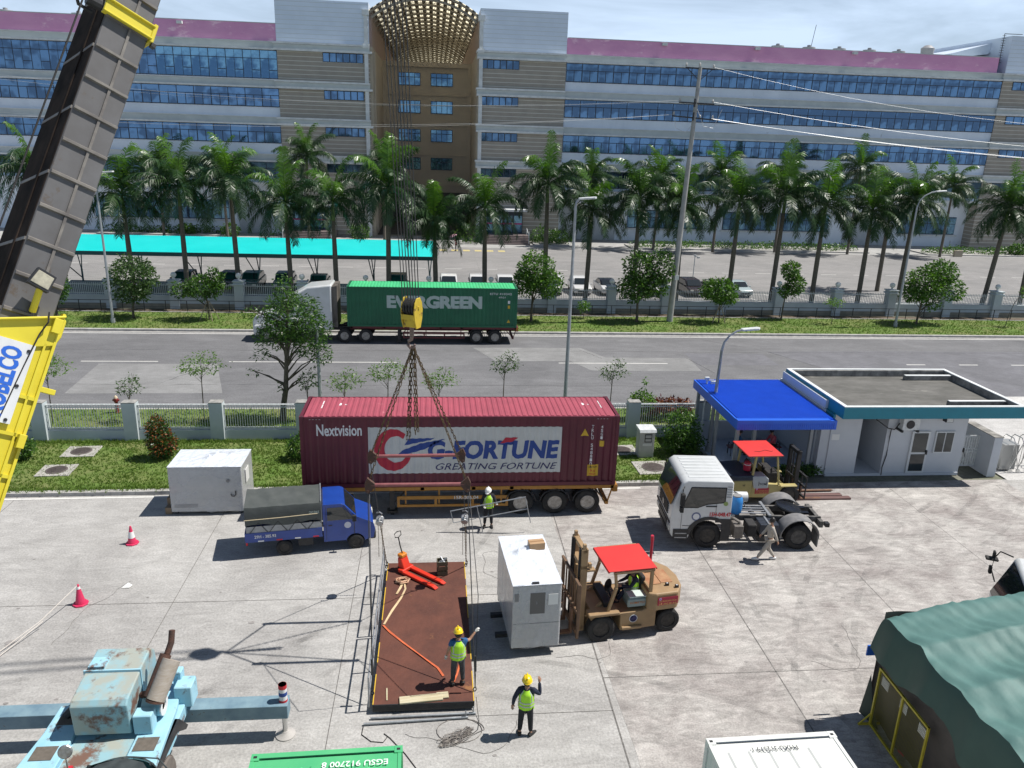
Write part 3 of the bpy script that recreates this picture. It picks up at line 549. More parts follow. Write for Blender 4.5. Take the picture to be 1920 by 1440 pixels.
m = MB(); m.box(17.56, 25.93, 30.15, 35.85, 3.22, 3.42); m.box(17.53, 25.96, 30.02, 30.14, 3.2, 3.72, 1); m.box(17.53, 17.65, 30.14, 35.9, 3.2, 3.72, 1); m.box(25.84, 25.96, 30.14, 35.9, 3.2, 3.72, 1); m.box(17.65, 25.84, 35.78, 35.9, 3.2, 3.72, 1); m.build('roof', [roofc, teal], G_, bevel=.004)
m = MB(); m.box(17.54, 25.95, 30.03, 30.2, 3.722, 3.76, 1); m.box(17.54, 17.72, 30.2, 35.72, 3.722, 3.76, 1); m.box(25.77, 25.95, 30.2, 35.72, 3.722, 3.76, 1); m.box(17.54, 25.95, 35.72, 35.89, 3.722, 3.76, 1); m.box(17.66, 25.83, 30.15, 30.22, 3.42, 3.72); m.box(17.66, 17.74, 30.22, 35.7, 3.42, 3.72); m.box(25.75, 25.83, 30.22, 35.7, 3.42, 3.72); m.box(17.66, 25.83, 35.62, 35.76, 3.42, 3.72); m.box(23.0, 25.74, 31.0, 31.2, 3.42, 3.64); m.box(23.02, 25.74, 31.01, 31.19, 3.642, 3.67, 1); m.box(23.3, 25.74, 34.95, 35.15, 3.42, 3.64); m.box(23.32, 25.74, 34.96, 35.14, 3.642, 3.67, 1)
m.build('parapet', [parap, lipm], G_)
m = MB(); m.box(17.35, 17.78, 31.3, 36, 0, 3.2); m.box(17.4, 17.55, 31.4, 35.9, 2.5, 3.6); m.build('side_wall', teal if 0 else gw_, G_); m = MB(); m.box(17.42, 17.52, 30.6, 35.8, 2.75, 3.21); m.build('side_fascia', teal, G_)
m = MB(); m.box(21.66, 22.54, 31.17, 31.26, .12, 2.16)
for z0, z1 in ((.22, 1.05), (1.15, 2.08)): m.box(21.76, 22.44, 31.155, 31.18, z0, z1, 1)
dr = m.build('door', [alum, gdk], G_); m = MB(); m.box(22.44, 22.5, 31.1, 31.17, 1.05, 1.25); m.build('handle', darkm, dr)
m = MB(); m.box(22.82, 23.74, 31.18, 31.27, 1.1, 2.15); m.box(22.88, 23.25, 31.165, 31.19, 1.16, 2.09, 1); m.box(23.31, 23.68, 31.165, 31.19, 1.16, 2.09, 1); m.build('window', [alum, gdk], G_)
m = MB(); m.box(20.9, 21.7, 30.85, 31.2, 2.35, 2.9); m.lathe([(.2, 0), (.2, .02), (.02, .02)], T(21.25, 30.845, 2.62, rx=R(90)), 18, 1); m.box(20.85, 20.95, 30.8, 31.25, 2.25, 2.35, 1); m.box(21.6, 21.7, 30.8, 31.25, 2.25, 2.35, 1); m.build('air_conditioner', [steelw, darkm], G_, bevel=.01)
m = MB(); m.tube([(20.9, 31.1, 2.6), (20.7, 31.1, 2.3), (20.4, 31.12, 2.35), (20.1, 31.15, 2.55), (19.8, 31.2, 2.75)], .025); m.tube([(20.55, 31.12, 2.3), (20.6, 31.2, 1.9), (20.62, 31.22, 1.0), (20.5, 31.2, .4), (20.45, 31.1, .05)], .022); m.build('hose', darkm, G_)
m = MB(); m.box(22.95, 23.3, 30.9, 31.15, 2.7, 2.95, 1); m.box(22.98, 23.27, 30.88, 30.9, 2.72, 2.92); m.build('floodlight', [steelw, darkm], G_)
pm = mat('printed notice', (.7, .7, .68), rough=.6); inkm = mat('notice ink', (.05, .06, .12))
m = MB(); m.box(17.86, 18.22, 31.235, 31.248, 1.75, 2.03); nb = m.build('wall_notice', pm, G_)
# blue canopy
bl = mat('blue sheet roofing', (.015, .11, .62), (.02, .13, .68), sc=1.5, rough=.4); B_ = thing('blue_canopy', 'bright blue corrugated sheet canopy joined to the left of the guard house', 'canopy', (0, 0, 0)); m = MB(); zf = 3.02; zb = 3.12
n_ = 56
for k in range(n_): # ribs running front to back
    x = 12.95 + 4.25 * k / n_; m.prism([(x, 0), (x + .015, .05), (x + .035, .05), (x + .05, 0)], 30.15, 35.9, 'y', M=Matrix.Translation((0, 0, 3.12)))
m.box(12.92, 17.22, 30.1, 35.95, 3.07, 3.12); m.build('roof_sheet', bl, B_)
m = MB(); m.box(12.85, 17.3, 30.02, 30.09, 2.72, 3.13); m.box(12.85, 12.92, 30.09, 35.97, 2.72, 3.13); m.box(17.22, 17.3, 30.09, 35.97, 2.8, 3.13); m.box(12.85, 17.0, 30.0, 30.3, 3.13, 3.16)
for k in range(46): m.box(12.9 + k * .095, 12.93 + k * .095, 30.0, 30.02, 2.73, 3.0)
m.build('fascia', bl, B_)
cpm = mat('canopy post', (.28, .3, .31), rough=.5)
for x, y in ((13.1, 30.5), (13.05, 35.6), (13.1, 33.0), (17.0, 31.5), (14.55, 32.0)): m = MB(); m.box(x - .07, x + .07, y - .07, y + .07, 0, 3.05); m.build('post', cpm, B_)
m = MB(); m.box(12.95, 17.2, 30.45, 30.55, 2.9, 3.0); m.build('beam', cpm, B_)
m = MB(); m.box(13.0, 17.34, 31.6, 36.0, -.02, .16); m.box(13.02, 17.32, 35.5, 35.62, .16, 1.1); m.build('tiled_floor', mat('pale floor tiles', (.5, .53, .56), (.42, .45, .48), sc=2, rough=.35), B_)
m = MB(); m.box(17.25, 17.34, 31.62, 35.6, .3, 3.0); m.box(17.23, 17.26, 31.6, 35.5, .25, .3); m.build('tiled_side', mat('pale tile wall', (.42, .46, .5), rough=.35), B_)
# bench with two seated people is added with the figures; gate and stub wall
m = MB(); t = thing('white_gate', 'small white steel slat gate between guard house and grey stub wall', 'gate', (0, 31.9, 0)); m.box(24.4, 25.72, -.02, .02, .12, .2); m.box(24.4, 25.72, -.02, .02, 1.6, 1.68); m.box(24.4, 25.72, -.03, .03, .84, .9); m.box(24.4, 25.72, -.03, .03, .98, 1.04)
for k in range(11): m.box(24.43 + k * .12, 24.5 + k * .12, -.018, .018, .14, 1.62)
m.build('slats', steelw, t); m = MB(); m.box(24.8, 24.86, -.08, 0, .85, 1.05); m.bar((24.83, -.06, .95), (24.95, -.08, .6), .02); m.build('latch', darkm, t)
t = thing('stub_wall', 'free-standing grey gate pillar wall right of the white gate', 'wall', (0, 0, 0)); m = MB(); m.box(25.55, 25.97, 30.95, 33.0, -.03, 1.92); m.build('wall', gw_, t, bevel=.01); m = MB(); m.box(25.53, 25.99, 30.93, 33.02, 1.921, 1.95); m.build('cap', parap, t)
t = thing('folding_gate', 'stainless steel folding scissor gate at the right edge beyond the stub wall', 'gate', (0, 0, 0)); ss = mat('stainless steel', (.55, .55, .54), rough=.25, metal=.8); m = MB(); m.box(26.55, 27.35, 31.5, 32.3, .08, 1.35); m.build('motor_housing', mat('brushed housing', (.36, .36, .35), rough=.35, metal=.4), t, bevel=.02); m = MB()
for k in range(8):
    x = 26.95 + k * .42; m.tube([(x, 31.35, .1), (x, 31.35, 1.5), (x, 31.5, 1.68), (x, 32.0, 1.68), (x, 32.15, 1.5), (x, 32.15, .1)], .022, 6)
    if k: m.bar((x - .42, 31.35, .2), (x, 31.35, 1.5), .03); m.bar((x, 31.35, .2), (x - .42, 31.35, 1.5), .03)
    m.cyl((x, 31.33, .1), (x, 31.29, .1), .1, n=10)
m.build('scissor_frame', ss, t)
# electric cabinet
t = thing('electric_cabinet', 'pale grey roadside electric meter cabinet on the lawn right of the red container', 'cabinet', (9.92, 33.5, .12)); cbm = mat('cabinet paint', (.5, .5, .48), (.44, .44, .42), sc=3, rough=.5); m = MB(); m.box(-.36, .36, -.3, .3, .0, 1.3); m.box(-.33, .33, -.31, -.3, .1, .95, 0); m.build('box', cbm, t, bevel=.012); m = MB(); m.prism([(-.42, 1.3), (-.36, 1.42), (.4, 1.42), (.4, 1.3)], -.4, .4, 'x'); m.build('lid', steelw, t); m = MB(); m.box(-.12, .22, -.325, -.309, .78, 1.18); m.build('meter_window', darkm, t); m = MB(); m.box(-.09, .19, -.332, -.324, 1.0, 1.14); m.box(-.09, .19, -.332, -.324, .83, .95); m.build('meter', cbm, t); m = MB(); m.box(-.2, .24, -.322, -.309, .6, .72); m.build('notice', pm, t)
# manholes
cvm = mat('manhole frame concrete', (.42, .4, .37), (.3, .29, .27), sc=4, rough=.9); irm = mat('cast iron cover', (.075, .06, .058), (.12, .1, .095), sc=7, rough=.8)
for x, y, z, lab, s_ in ((-15.95, 34.4, .13, 'square concrete manhole surround with round cover on the lawn, nearer the fence', .62), (-16.1, 32.3, .13, 'square concrete manhole surround with round cover on the lawn, nearer the kerb', .6), (9.95, 32.0, .13, 'concrete drain surround with round grating at the kerb right of the container', .72), (9.0, 34.1, .13, 'round grating in concrete behind the container beside the electric cabinet', .6)):
    t = thing('manhole', lab, 'manhole', (x, y, z), .05, 'manholes in the near lawn'); m = MB(); m.box(-s_ * 1.15, s_ * 1.15, -s_, s_, -.05, .03); m.build('surround', cvm, t, bevel=.01); m = MB(); m.lathe([(s_ * .72, 0), (s_ * .72, .045), (s_ * .66, .052), (.001, .05)], n=28)
    for k in range(-5, 6): m.box(-s_ * .6 * math.sqrt(1 - (k / 6) ** 2), s_ * .6 * math.sqrt(1 - (k / 6) ** 2), k * s_ * .1 - .012, k * s_ * .1 + .012, .05, .062)
    m.build('cover', irm, t, smooth=True)
# cctv posts
for x, y, h_, lab in ((13.25, 35.2, 3.4, 'white CCTV post beside the near fence behind the canopy'), (26.1, 76.5, 3.6, 'white CCTV post in the factory car park')):
    t = thing('cctv_post', lab, 'CCTV camera', (x, y, 0)); m = MB(); m.cyl((0, 0, 0), (0, 0, h_), .05, .045, 8); m.box(-.02, .35, -.02, .02, h_ - .1, h_ - .05); m.build('post', steelw, t); m = MB(); m.box(.2, .5, -.06, .06, h_ - .25, h_ - .1); m.box(-.12, .1, -.06, .06, h_ - .05, h_ + .1); m.build('camera', steelw, t, bevel=.01)
# ================================================================ poles and lamps
lampm = mat('lamp post paint', (.38, .4, .42), (.3, .32, .34), sc=3, rough=.5, metal=.3)
def lamp(x, y, h_, arm, lab, lean=0, white_=False, bend=1.2):
    t = thing('street_lamp', lab, 'street lamp', (x, y, .1), 0, 'street lamps'); m = MB(); s_ = 1 if arm > 0 else -1
    pts = [(0, 0, 0), (lean * .5, 0, h_ * .5), (lean, 0, h_ - bend)] + [(lean + s_ * (abs(arm) * (1 - math.cos(a))), 0, h_ - bend + bend * math.sin(a)) for a in (.4, .8, 1.2, 1.5)] if bend else [(0, 0, 0), (lean, 0, h_)]
    m.tube(pts, [.11, .085, .065] + [.05] * (len(pts) - 3) if bend else [.11, .06], 8); m.cyl((0, 0, 0), (0, 0, .35), .17, n=8); m.build('pole', lampm, t, smooth=True)
    e = pts[-1]; m = MB(); m.prism([(-.1, -.13), (.7, -.16), (.8, 0), (.7, .16), (-.1, .13)], -.05, .05, 'z', M=T(e[0], e[1], e[2], rz=0 if s_ > 0 else PI, ry=R(-5))); m.build('lamp_head', steelw, t, bevel=.02)
lamp(6.85, 38.4, 11.5, .25, 'tall straight street lamp rising behind the right half of the red container', bend=.35)
lamp(-5.82, 38.4, 5.3, -.5, 'shorter curved street lamp behind the left end of the red container', bend=.6)
lamp(13.2, 33.9, 6.1, 1.0, 'slender curved street lamp rising in front of the blue canopy', lean=.1, bend=1.0)
lamp(-24.1, 59.8, 11, .6, 'street lamp on the far verge beside the crane boom', bend=.8)
lamp(38.8, 60.9, 11.2, 1.6, 'tall curved street lamp on the far verge toward the right', bend=1.3)
t = thing('utility_pole', 'tall leaning concrete utility pole with crossarms and wires on the far verge', 'utility pole', (19.55, 62.1, .05)); m = MB(); m.cyl((0, 0, 0), (.55, 0, 19.9), .27, .14, 12); m.build('pole', mat('pole concrete', (.36, .355, .34), (.28, .275, .26), sc=2, rough=.9), t, smooth=True)
m = MB(); m.bar((-.6, 0, 19.8), (1.7, 0, 19.75), .1)
for x in (-.5, 1.6): m.bar((x, 0, 19.8), (.55, 0, 18.9), .05)
m.build('crossarm', darkm, t)
for a, b in (((-1.3, -.1, 16.3), (2.0, -.1, 16.1)), ((-.9, -.1, 17.3), (1.9, -.1, 17.25))): m = MB(); m.bar(a, b, .1); m.bar((.3, -.2, a[2] - .3), (.3, -.2, a[2] + .3), .1); m.build('crossarm', darkm, t)
m = MB()
for x, z in ((-.55, 19.9), (1.6, 19.85), (.5, 19.95), (-1.2, 16.4), (1.9, 16.2), (-.8, 17.4), (1.8, 17.35), (.9, 16.2)): m.lathe([(.05, 0), (.1, .03), (.05, .06), (.1, .1), (.05, .13), (.08, .18), (.02, .24)], T(x, 0, z), 8)
m.build('insulator', mat('insulator', (.45, .44, .42), rough=.3), t)
m = MB(); wm = mat('aluminium wire', (.55, .56, .57), rough=.5, metal=.3)
def wire(m, a, b, sag, r=.012, n_=16): m.tube([(a[0] + (b[0] - a[0]) * i / n_, a[1] + (b[1] - a[1]) * i / n_, a[2] + (b[2] - a[2]) * i / n_ - sag * 4 * (i / n_) * (1 - i / n_)) for i in range(n_ + 1)], r, 4)
for a, b, s_, r in (((1.9, 0, 17.4), (60, 0, 14.6), 1.2, .012), ((1.9, .2, 16.2), (60, .2, 13.6), 1.0, .012), ((1.9, -.2, 16.15), (60, -.4, 13.5),   .9, .012), ((-1.2, 0, 16.4), (-75, 0, 16.5), 1.8, .007), ((-1.2, .3, 16.4), (-75, .3, 16.1), 1.8, .007), ((-.8, 0, 17.45), (-75, 0, 20.6), 2.4, .007), ((-.5, 0, 17.4), (-75, 0, 19.9), 2.2, .006), ((1.6, 0, 19.9), (60, 0, 17.6), 2.2, .007)): wire(m, a, b, s_, r)
m.tube([(.6, 0, 16.9), (1.2, -.2, 15.6), (2.0, -.1, 15.5), (2.6, 0, 16.9)], .02, 5); m.tube([(-1.2, 0, 16.5), (-1.0, -.2, 15.4), (-.2, -.2, 15.1), (.4, 0, 15.8)], .02, 5)
m.build('wire', wm, t)
m = MB(); m.box(.02, .36, -.3, -.26, 3.6, 4.0); m.build('notice', pm, t)
# ================================================================ containers
def corr_fn(x0, x1, d=.036, p=.278):
    brk = []; k = x0 + .2
    while k < x1 - .2: brk += [k, k + .07, k + .139, k + .209]; k += p
    def f(x):
        if x < x0 + .2 or x > x1 - .2: return 0
        t = ((x - x0 - .2) % p)
        return d * (t / .07 if t < .07 else 1 if t < .139 else (1 - (t - .139) / .07) if t < .209 else 0)
    return {'breaks': brk, 'f': f}
def container(t, L_, W_, H_, bm_, frame, roofm, roofdir='x', rib=.22):
    """origin at bottom, left, near corner; long side along x"""
    cf = corr_fn(0, L_); xs = [.12] + [b for b in cf['breaks'] if b < L_ - .12] + [L_ - .12]
    m = MB()
    for s_, yy in ((1, .03), (-1, W_ - .03)):
        for a, b in zip(xs[:-1], xs[1:]):
            ya, yb = yy + s_ * cf['f'](a + 1e-4), yy + s_ * cf['f'](b - 1e-4); m.quad((a, ya, .15), (b, yb, .15), (b, yb, H_ - .1), (a, ya, H_ - .1))
    m.box(.06, .1, .1, W_ - .1, .12, H_ - .1); m.box(.12, L_ - .12, .1, W_ - .1, .12, .16)
    m.build('side_panels', bm_, t)
    m = MB()
    for yy in (0, W_ - .09): m.box(.16, L_ - .16, yy, yy + .09, 0, .15); m.box(.16, L_ - .16, yy, yy + .07, H_ - .1, H_ - .01)
    for xx in (0, L_ - .12):
        m.box(xx, xx + .12, .16, W_ - .16, .0, .12); m.box(xx, xx + .12, .16, W_ - .16, H_ - .12, H_ - .005)
        for yy in (0, W_ - .12): m.box(xx, xx + .12, yy, yy + .12, .118, H_ - .118)
    m.build('frame', frame, t)
    m = MB(); N_ = int((L_ - .5) / rib)
    m.box(.16, L_ - .16, .07, W_ - .07, H_ - .06, H_ - .025)
    if roofdir == 'x':
        for k in range(N_):
            x = .3 + k * (L_ - .6) / N_; m.prism([(x, 0), (x + .03, .022), (x + rib * .6, .022), (x + rib * .6 + .03, 0)], .12, W_ - .12, 'y', M=T(0, 0, H_ - .026))
    else:
        for k in range(5): y = .3 + k * .42; m.prism([(y, 0), (y + .04, .022), (y + .26, .022), (y + .3, 0)], .4, L_ - .4, 'x', M=T(0, 0, H_ - .026))
    m.build('roof', roofm, t)
    for x in (0, L_ - .18):
        for y in (0, W_ - .16):
            for z in (0, H_ - .118):
                q = MB(); q.box(x, x + .18, y, y + .16, z, z + .118); q.box(x + .06, x + .12, y + .045, y + .115, z + .117, z + .12, 1); q.build('corner_casting', [frame, darkm], t, bevel=.01)
    m = MB()
    for k in range(4): x = L_ - .01; y = .35 + k * .58; m.cyl((L_ + .02, y, .1), (L_ + .02, y, H_ - .1), .02, n=6); m.box(L_ + .02, L_ + .05, y - .02, y + .12, 1.1, 1.14)
    m.box(L_ - .03, L_ - .005, .1, W_ - .1, .1, H_ - .1); m.build('door', bm_, t)
    return cf
maroon = mat('maroon container paint', (.12, .014, .03), (.09, .012, .024), sc=.8, rough=.5, c3=(.2, .07, .07), sc3=2.5, lo3=.68); maroon_r = mat('paler maroon roof', (.36, .07, .10), (.30, .06, .085), sc=.9, rough=.55, c3=(.55, .2, .22), sc3=1.2, lo3=.64)  # roof maroon paler than the sides
wpaint = mat('banner white paint', (.55, .56, .54), (.48, .49, .47), sc=1.5, rough=.6); redp = mat('logo red', (.42, .015, .04), rough=.55); bluep = mat('logo blue', (.012, .05, .24), rough=.55); navy = mat('logo navy', (.02, .02, .1), rough=.55); whitep = mat('white lettering', (.7, .7, .7), rough=.6); yelp = mat('warning yellow', (.6, .38, .03), rough=.6); redtxt = mat('red lettering', (.5, .02, .03), rough=.6)
t = thing('shipping_container', 'long maroon container with a white lettered banner on its side, on a yellow semi-trailer', 'container', (-5.03, 27.81, 1.27))
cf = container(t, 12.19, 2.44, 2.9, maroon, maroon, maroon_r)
def FM(x, z): return FRONT.copy() if 0 else Matrix.Translation((x, .03, z)) @ FRONT
def sheet(name, poly, m, parent, M, corr, ext=.004):
    me = bpy.data.meshes.new(name); bm = bmesh.new(); vs = [bm.verts.new((x, y, ext)) for x, y in poly]; f = bm.faces.new(vs); bm.normal_update()
    if f.normal.z < 0: f.normal_flip()
    bmesh.ops.triangulate(bm, faces=bm.faces[:]) if len(poly) > 4 else None
    bm.to_mesh(me); bm.free()
    if corr: corrfit(me, M, corr)
    me.transform(M); me.materials.append(m); o = bpy.data.objects.new(name, me); C.objects.link(o); o.parent = parent; return o
CFt = cf
# wall positions measured from the left end (metres) and from the bottom
def wx(px): return (px - 562.5) / 49.25
bx0, bx1, bz0, bz1 = 2.52, 9.95, .56, 2.46
sheet('banner_panel', [(bx0 - 6, bz0 - 1.5), (bx1 - 6, bz0 - 1.5), (bx1 - 6, bz1 - 1.5), (bx0 - 6, bz1 - 1.5)], wpaint, t, FM(6, 1.5), cf, .004)
# emblem: a broad red open ring with two blue wing strokes
ring = []; ecx, ecz = 3.45, 1.53
for k in range(31): a = R(48 + k * 10.1); r = .86; ring.append((ecx + .82 * r * math.cos(a) * (1.02), ecz + r * math.sin(a)))
for k in range(31): a = R(352 - 18 - k * 9.4); r = .54; ring.append((ecx + .12 + .82 * r * math.cos(a), ecz + .03 + r * math.sin(a)))
sheet('emblem_ring', [(x - 6, z - 1.5) for x, z in ring], redp, t, FM(6, 1.5), cf, .009)
for pl in ([(3.88, 1.72), (4.05, 2.0), (5.05, 2.02), (4.85, 1.93)], [(3.58, 1.28), (3.8, 1.52), (4.5, 1.8), (5.45, 1.99), (4.7, 1.58), (4.2, 1.42)]): sheet('emblem_wing', [(x - 6, z - 1.5) for x, z in pl], bluep, t, FM(6, 1.5), cf, .009)
text('lettering_main', 'G-FORTUNE', 5.1, .78, bluep, t, FM(7.32, 1.52), .009, .045, .12, 1.0, cf)
sheet('lettering_accent', [(7.55 - 6, 1.78 - 1.5), (7.75 - 6, 2.02 - 1.5), (8.25 - 6, 2.03 - 1.5), (8.05 - 6, 1.86 - 1.5)], redp, t, FM(6, 1.5), cf, .013)
text('lettering_small', 'GREATING FORTUNE', 4.75, .27, navy, t, FM(7.45, .83), .009, .005, .3, 1.0, cf)
text('lettering_side', 'Nextvision', 1.68, .46, whitep, t, FM(1.45, 2.35), .006, .02, 0, 1.0, cf)
for k, ch in enumerate('TRLU 5488104'): 
    if ch != ' ': text('serial_number', ch, .09, .13, whitep, t, FM(11.16, 2.45 - k * .155), .006, .01, 0, 1, cf)
for k, ch in enumerate('45G1'): text('type_code', ch, .08, .12, whitep, t, FM(11.52, 2.45 - k * .15), .006, .01, 0, 1, cf)
sheet('warning_triangle', [(-.16, -.12), (.16, -.12), (0, .17)], yelp, t, FM(10.85, 2.2), cf, .006); sheet('height_decal', [(-.09, -.12), (.09, -.12), (.09, .12), (-.09, .12)], yelp, t, FM(11.55, 1.75), cf, .006)
sheet('caution_sign', [(-.22, -.24), (.22, -.24), (.22, .24), (-.22, .24)], yelp, t, FM(11.25, .62), cf, .006); text('caution_word', 'CAUTION', .36, .07, darkm, t, FM(11.25, .76), .010, .012, 0, 1, cf); text('caution_figure', '9.6', .2, .1, redtxt, t, FM(11.25, .6), .010, .012, 0, 1, cf); text('caution_word', 'HIGH', .24, .08, redtxt, t, FM(11.25, .46), .010, .012, 0, 1, cf)
for x0, dx in ((.35, .12), (11.3, .12)):
    for k in range(4): sheet('hazard_tick', [(0, 0), (.06, 0), (.1, .035), (.04, .035)], whitep, t, FM(x0 + k * dx, 2.78), None, .006)
for k, xx in ((0, .55), (1, 11.65)): m = MB(); m.rect(xx, xx + .16, 1.05, 1.45, 2.884); m.rect(xx, xx + .16, 1.5, 1.9, 2.884); m.build('roof_marking', whitep, t)
for xx in (1.3, 10.9): m = MB(); m.add([(xx, 1.35, 2.886), (xx + .35, 1.45, 2.886), (xx + .05, 1.65, 2.886)], [(0, 1, 2)]); m.build('roof_marking', whitep, t)
# semi-trailer under it
ypt = mat('worn yellow trailer paint', (.42, .2, .03), (.3, .14, .025), sc=2.5, rough=.6, c3=(.05, .03, .02), sc3=2.2, lo3=.62)
def semitrailer(name, lab, loc, pm_, L_=12.3, axles=(8.45, 9.83, 11.15), legx=3.4, guard=(3.6, 7.95), ty=tyre, plate=None):
    t = thing(name, lab, 'semi-trailer', loc, 0); m = MB()
    for y in (.75, 1.55): m.box(.1, L_, y, y + .14, .82, 1.12); m.box(.1, L_, y - .04, y + .18, 1.1, 1.14)
    for x in (.2, 2.5, 4.5, 6.5, 8, L_ - .25): m.box(x, x + .16, .0, 2.44, 1.08, 1.24)
    for y in (0, 2.36): m.box(.2, L_ - .1, y, y + .08, 1.1, 1.25)
    m.build('chassis', pm_, t, bevel=.008)
    for s_, y in ((-1, .15), (1, 2.3)):
        q = MB(); q.box(legx - .09, legx + .09, y, y + .16, .22, 1.1); q.box(legx - .2, legx + .2, y - .08, y + .24, .1, .2); q.bar((legx + .1, y + .08, .5), (legx + .6, y + .08, 1.1), .05); q.box(legx - .07, legx + .07, y + .02, y + .14, .0, .24); q.build('landing_leg', darkm, t)
    a, b = guard
    for y in (.0, 2.4):
        q = MB(); q.box(a, b, y, y + .04, .4, .5); q.box(a, b, y, y + .04, .72, .86)
        for x in (a, a + 1.45, a + 2.9, b - .1): q.box(x, x + .1, y - .004, y + .045, .4, .86)
        for x in (a + .3, a + 1.6, b - .3): q.box(x, x + .06, y + .05, y + .12, .5, 1.1)
        q.build('side_guard', pm_, t)
    if plate: text('plate_number', plate, .95, .15, whitep, t, Matrix.Translation((a + 2.7, -.004, .79)) @ FRONT, .004, .01)
    for x in axles:
        for s_, y in ((-1, .19), (1, 2.25)):
            o = wheel(t, x, y, .5, .5, .3, tyre, rimd, 'wheel', s_)
            q = MB(T(x, y, .5, rx=R(90) * (1 if s_ < 0 else -1))); q.lathe([(.3, .14), (.285, .17), (.265, .165), (.27, .13)], n=24); q.build('rim_ring', rims, o, smooth=True)
        q = MB(); q.tube([(x - .62, .0, .58), (x - .5, 0, .88), (x - .25, 0, 1.03), (x, 0, 1.07), (x + .25, 0, 1.03), (x + .5, 0, .88), (x + .62, 0, .58)], .02, 5)
        for k in range(6):
            a1, a2 = PI * (.12 + .127 * k), PI * (.12 + .127 * (k + 1)); q.box(0, .02, 0, .34, 0, .27, M=Matrix.Translation((x + .58 * math.cos(a1), 0, .5 + .58 * math.sin(a1))) @ Matrix.Rotation(-a1 , 4, 'Y'))
        q.build('mudguard', darkm, t)
        q = MB(); q.cyl((x, .1, .5), (x, 2.34, .5), .07, n=8); q.box(x - .5, x + .5, .6, .7, .6, .68); q.build('axle', darkm, t)
    q = MB(); q.box(L_ - .16, L_ + .02, .02, 2.42, .95, 1.25); q.bar((L_ - .9, .2, 1.05), (L_ - .35, .2, .42), .05); q.bar((L_ - .15, .2, 1.0), (L_ - .3, .2, .45), .05); q.box(L_ - .42, L_ - .28, .1, 2.34, .36, .48); q.bar((L_ - .15, 2.2, 1.0), (L_ - .3, 2.2, .45), .05); q.build('rear_bumper', pm_, t); q = MB(); q.box(L_ - .14, L_ + .03, -.01, .12, .98, 1.2, 0); q.build('tail_lamp_bracket', ypt, t)
    for y in (.02, 1.9): q = MB(); q.prism([(L_ - 1.0, .95), (L_ - .98, .95), (L_ - .72, .3), (L_ - .74, .3)], y, y + .5, 'y'); q.build('mud_flap', blk, t)
    return t
semitrailer('semi_trailer', 'worn yellow-orange three-axle container semi-trailer parked along the near kerb', (-5.05, 27.83, 0), ypt, plate='15R-086.04')
# green container across the road
green = mat('green container paint', (.012, .13, .062), (.009, .10, .05), sc=.8, rough=.55); green_r = mat('paler green roof', (.05, .4, .17), (.06, .5, .2), sc=.6, rough=.6, c3=(.3, .32, .2), sc3=.5, lo3=.63); gw2_ = mat('faded white lettering', (.42, .5, .47), rough=.6)  # roof green paler than the sides
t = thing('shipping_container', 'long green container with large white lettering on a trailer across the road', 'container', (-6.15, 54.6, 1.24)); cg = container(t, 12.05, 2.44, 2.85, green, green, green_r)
text('lettering_main', 'EVERGREEN', 6.75, .92, gw2_, t, FM(6.15, 1.8), .006, .055, 0, .95, cg); text('serial_number', 'EITU 410342', 1.55, .15, whitep, t, FM(10.85, 2.45), .006, .012, 0, 1.1, cg); text('type_code', '45G1', .5, .12, whitep, t, FM(10.95, 2.2), .006, .012, 0, 1.1, cg)
for z in (1.85, 1.5): sheet('decal', [(-.08, -.11), (.08, -.11), (.08, .11), (-.08, .11)], yelp if z < 1.6 else whitep, t, FM(11.45, z), cg, .006)
sheet('warning_triangle', [(-.13, -.1), (.13, -.1), (0, .14)], yelp, t, FM(11.45, .45), cg, .006)
mtp = mat('maroon trailer paint', (.14, .025, .03), (.08, .02, .02), sc=2, rough=.7)
semitrailer('semi_trailer', 'maroon two-axle container trailer under the green container', (-6.15, 54.6, 0), mtp, 12.15, (9.15, 10.5), 3.6, (3.9, 8.3))
# white bonneted tractor for it
wcab = mat('white cab paint', (.62, .63, .63), (.55, .56, .55), sc=2, rough=.3, coat=.3)
t = thing('tractor_truck', 'white long-nosed sleeper tractor pulling the green container, half hidden behind a tree', 'truck', (-12.8, 54.7, 0)); m = MB()
m.prism([(0, .55), (.02, 1.5), (.25, 1.85), (1.6, 2.15), (1.7, .9), (1.5, .55)], .35, 2.15, 'y'); m.prism([(.1, .5), (.15, 1.2), (.9, 1.35), (1.55, 1.3), (1.6, .9), (1.45, .95), (1.0, 1.08), (.55, .95), (.4, .5)], .02, 2.48, 'y'); m.build('bonnet', wcab, t, smooth=True, bevel=.12, seg=3)
m = MB(); m.prism([(1.65, .8), (1.6, 2.1), (2.15, 2.9), (2.9, 3.35), (3.9, 3.95), (5.6, 4.15), (5.6, .85)], .15, 2.35, 'y'); m.build('sleeper_cab', wcab, t, smooth=True, bevel=.12, seg=3)
m = MB(); m.prism([(5.55, 1.1), (5.55, 4.0), (5.95, 4.05), (5.95, 1.1)], .2, 2.3, 'y'); m.build('side_fairing', mat('sooty panel', (.16, .14, .12), (.04, .035, .03), sc=2, rough=.7, stretch=(1, 1, .4)), t)
m = MB(); m.prism([(1.72, 2.15), (2.2, 2.82), (2.95, 2.85), (2.95, 2.1)], .135, .148, 'y'); m.quad((1.63, .35, 2.2), (1.63, 2.15, 2.2), (2.13, 2.15, 2.88), (2.13, .35, 2.88)); m.build('window', glass, t)
m = MB(); m.box(.5, 6.9, .8, 1.0, .75, 1.0); m.box(.5, 6.9, 1.5, 1.7, .75, 1.0); m.box(2.2, 4.9, .1, .5, .4, .85); m.build('chassis', darkm, t)
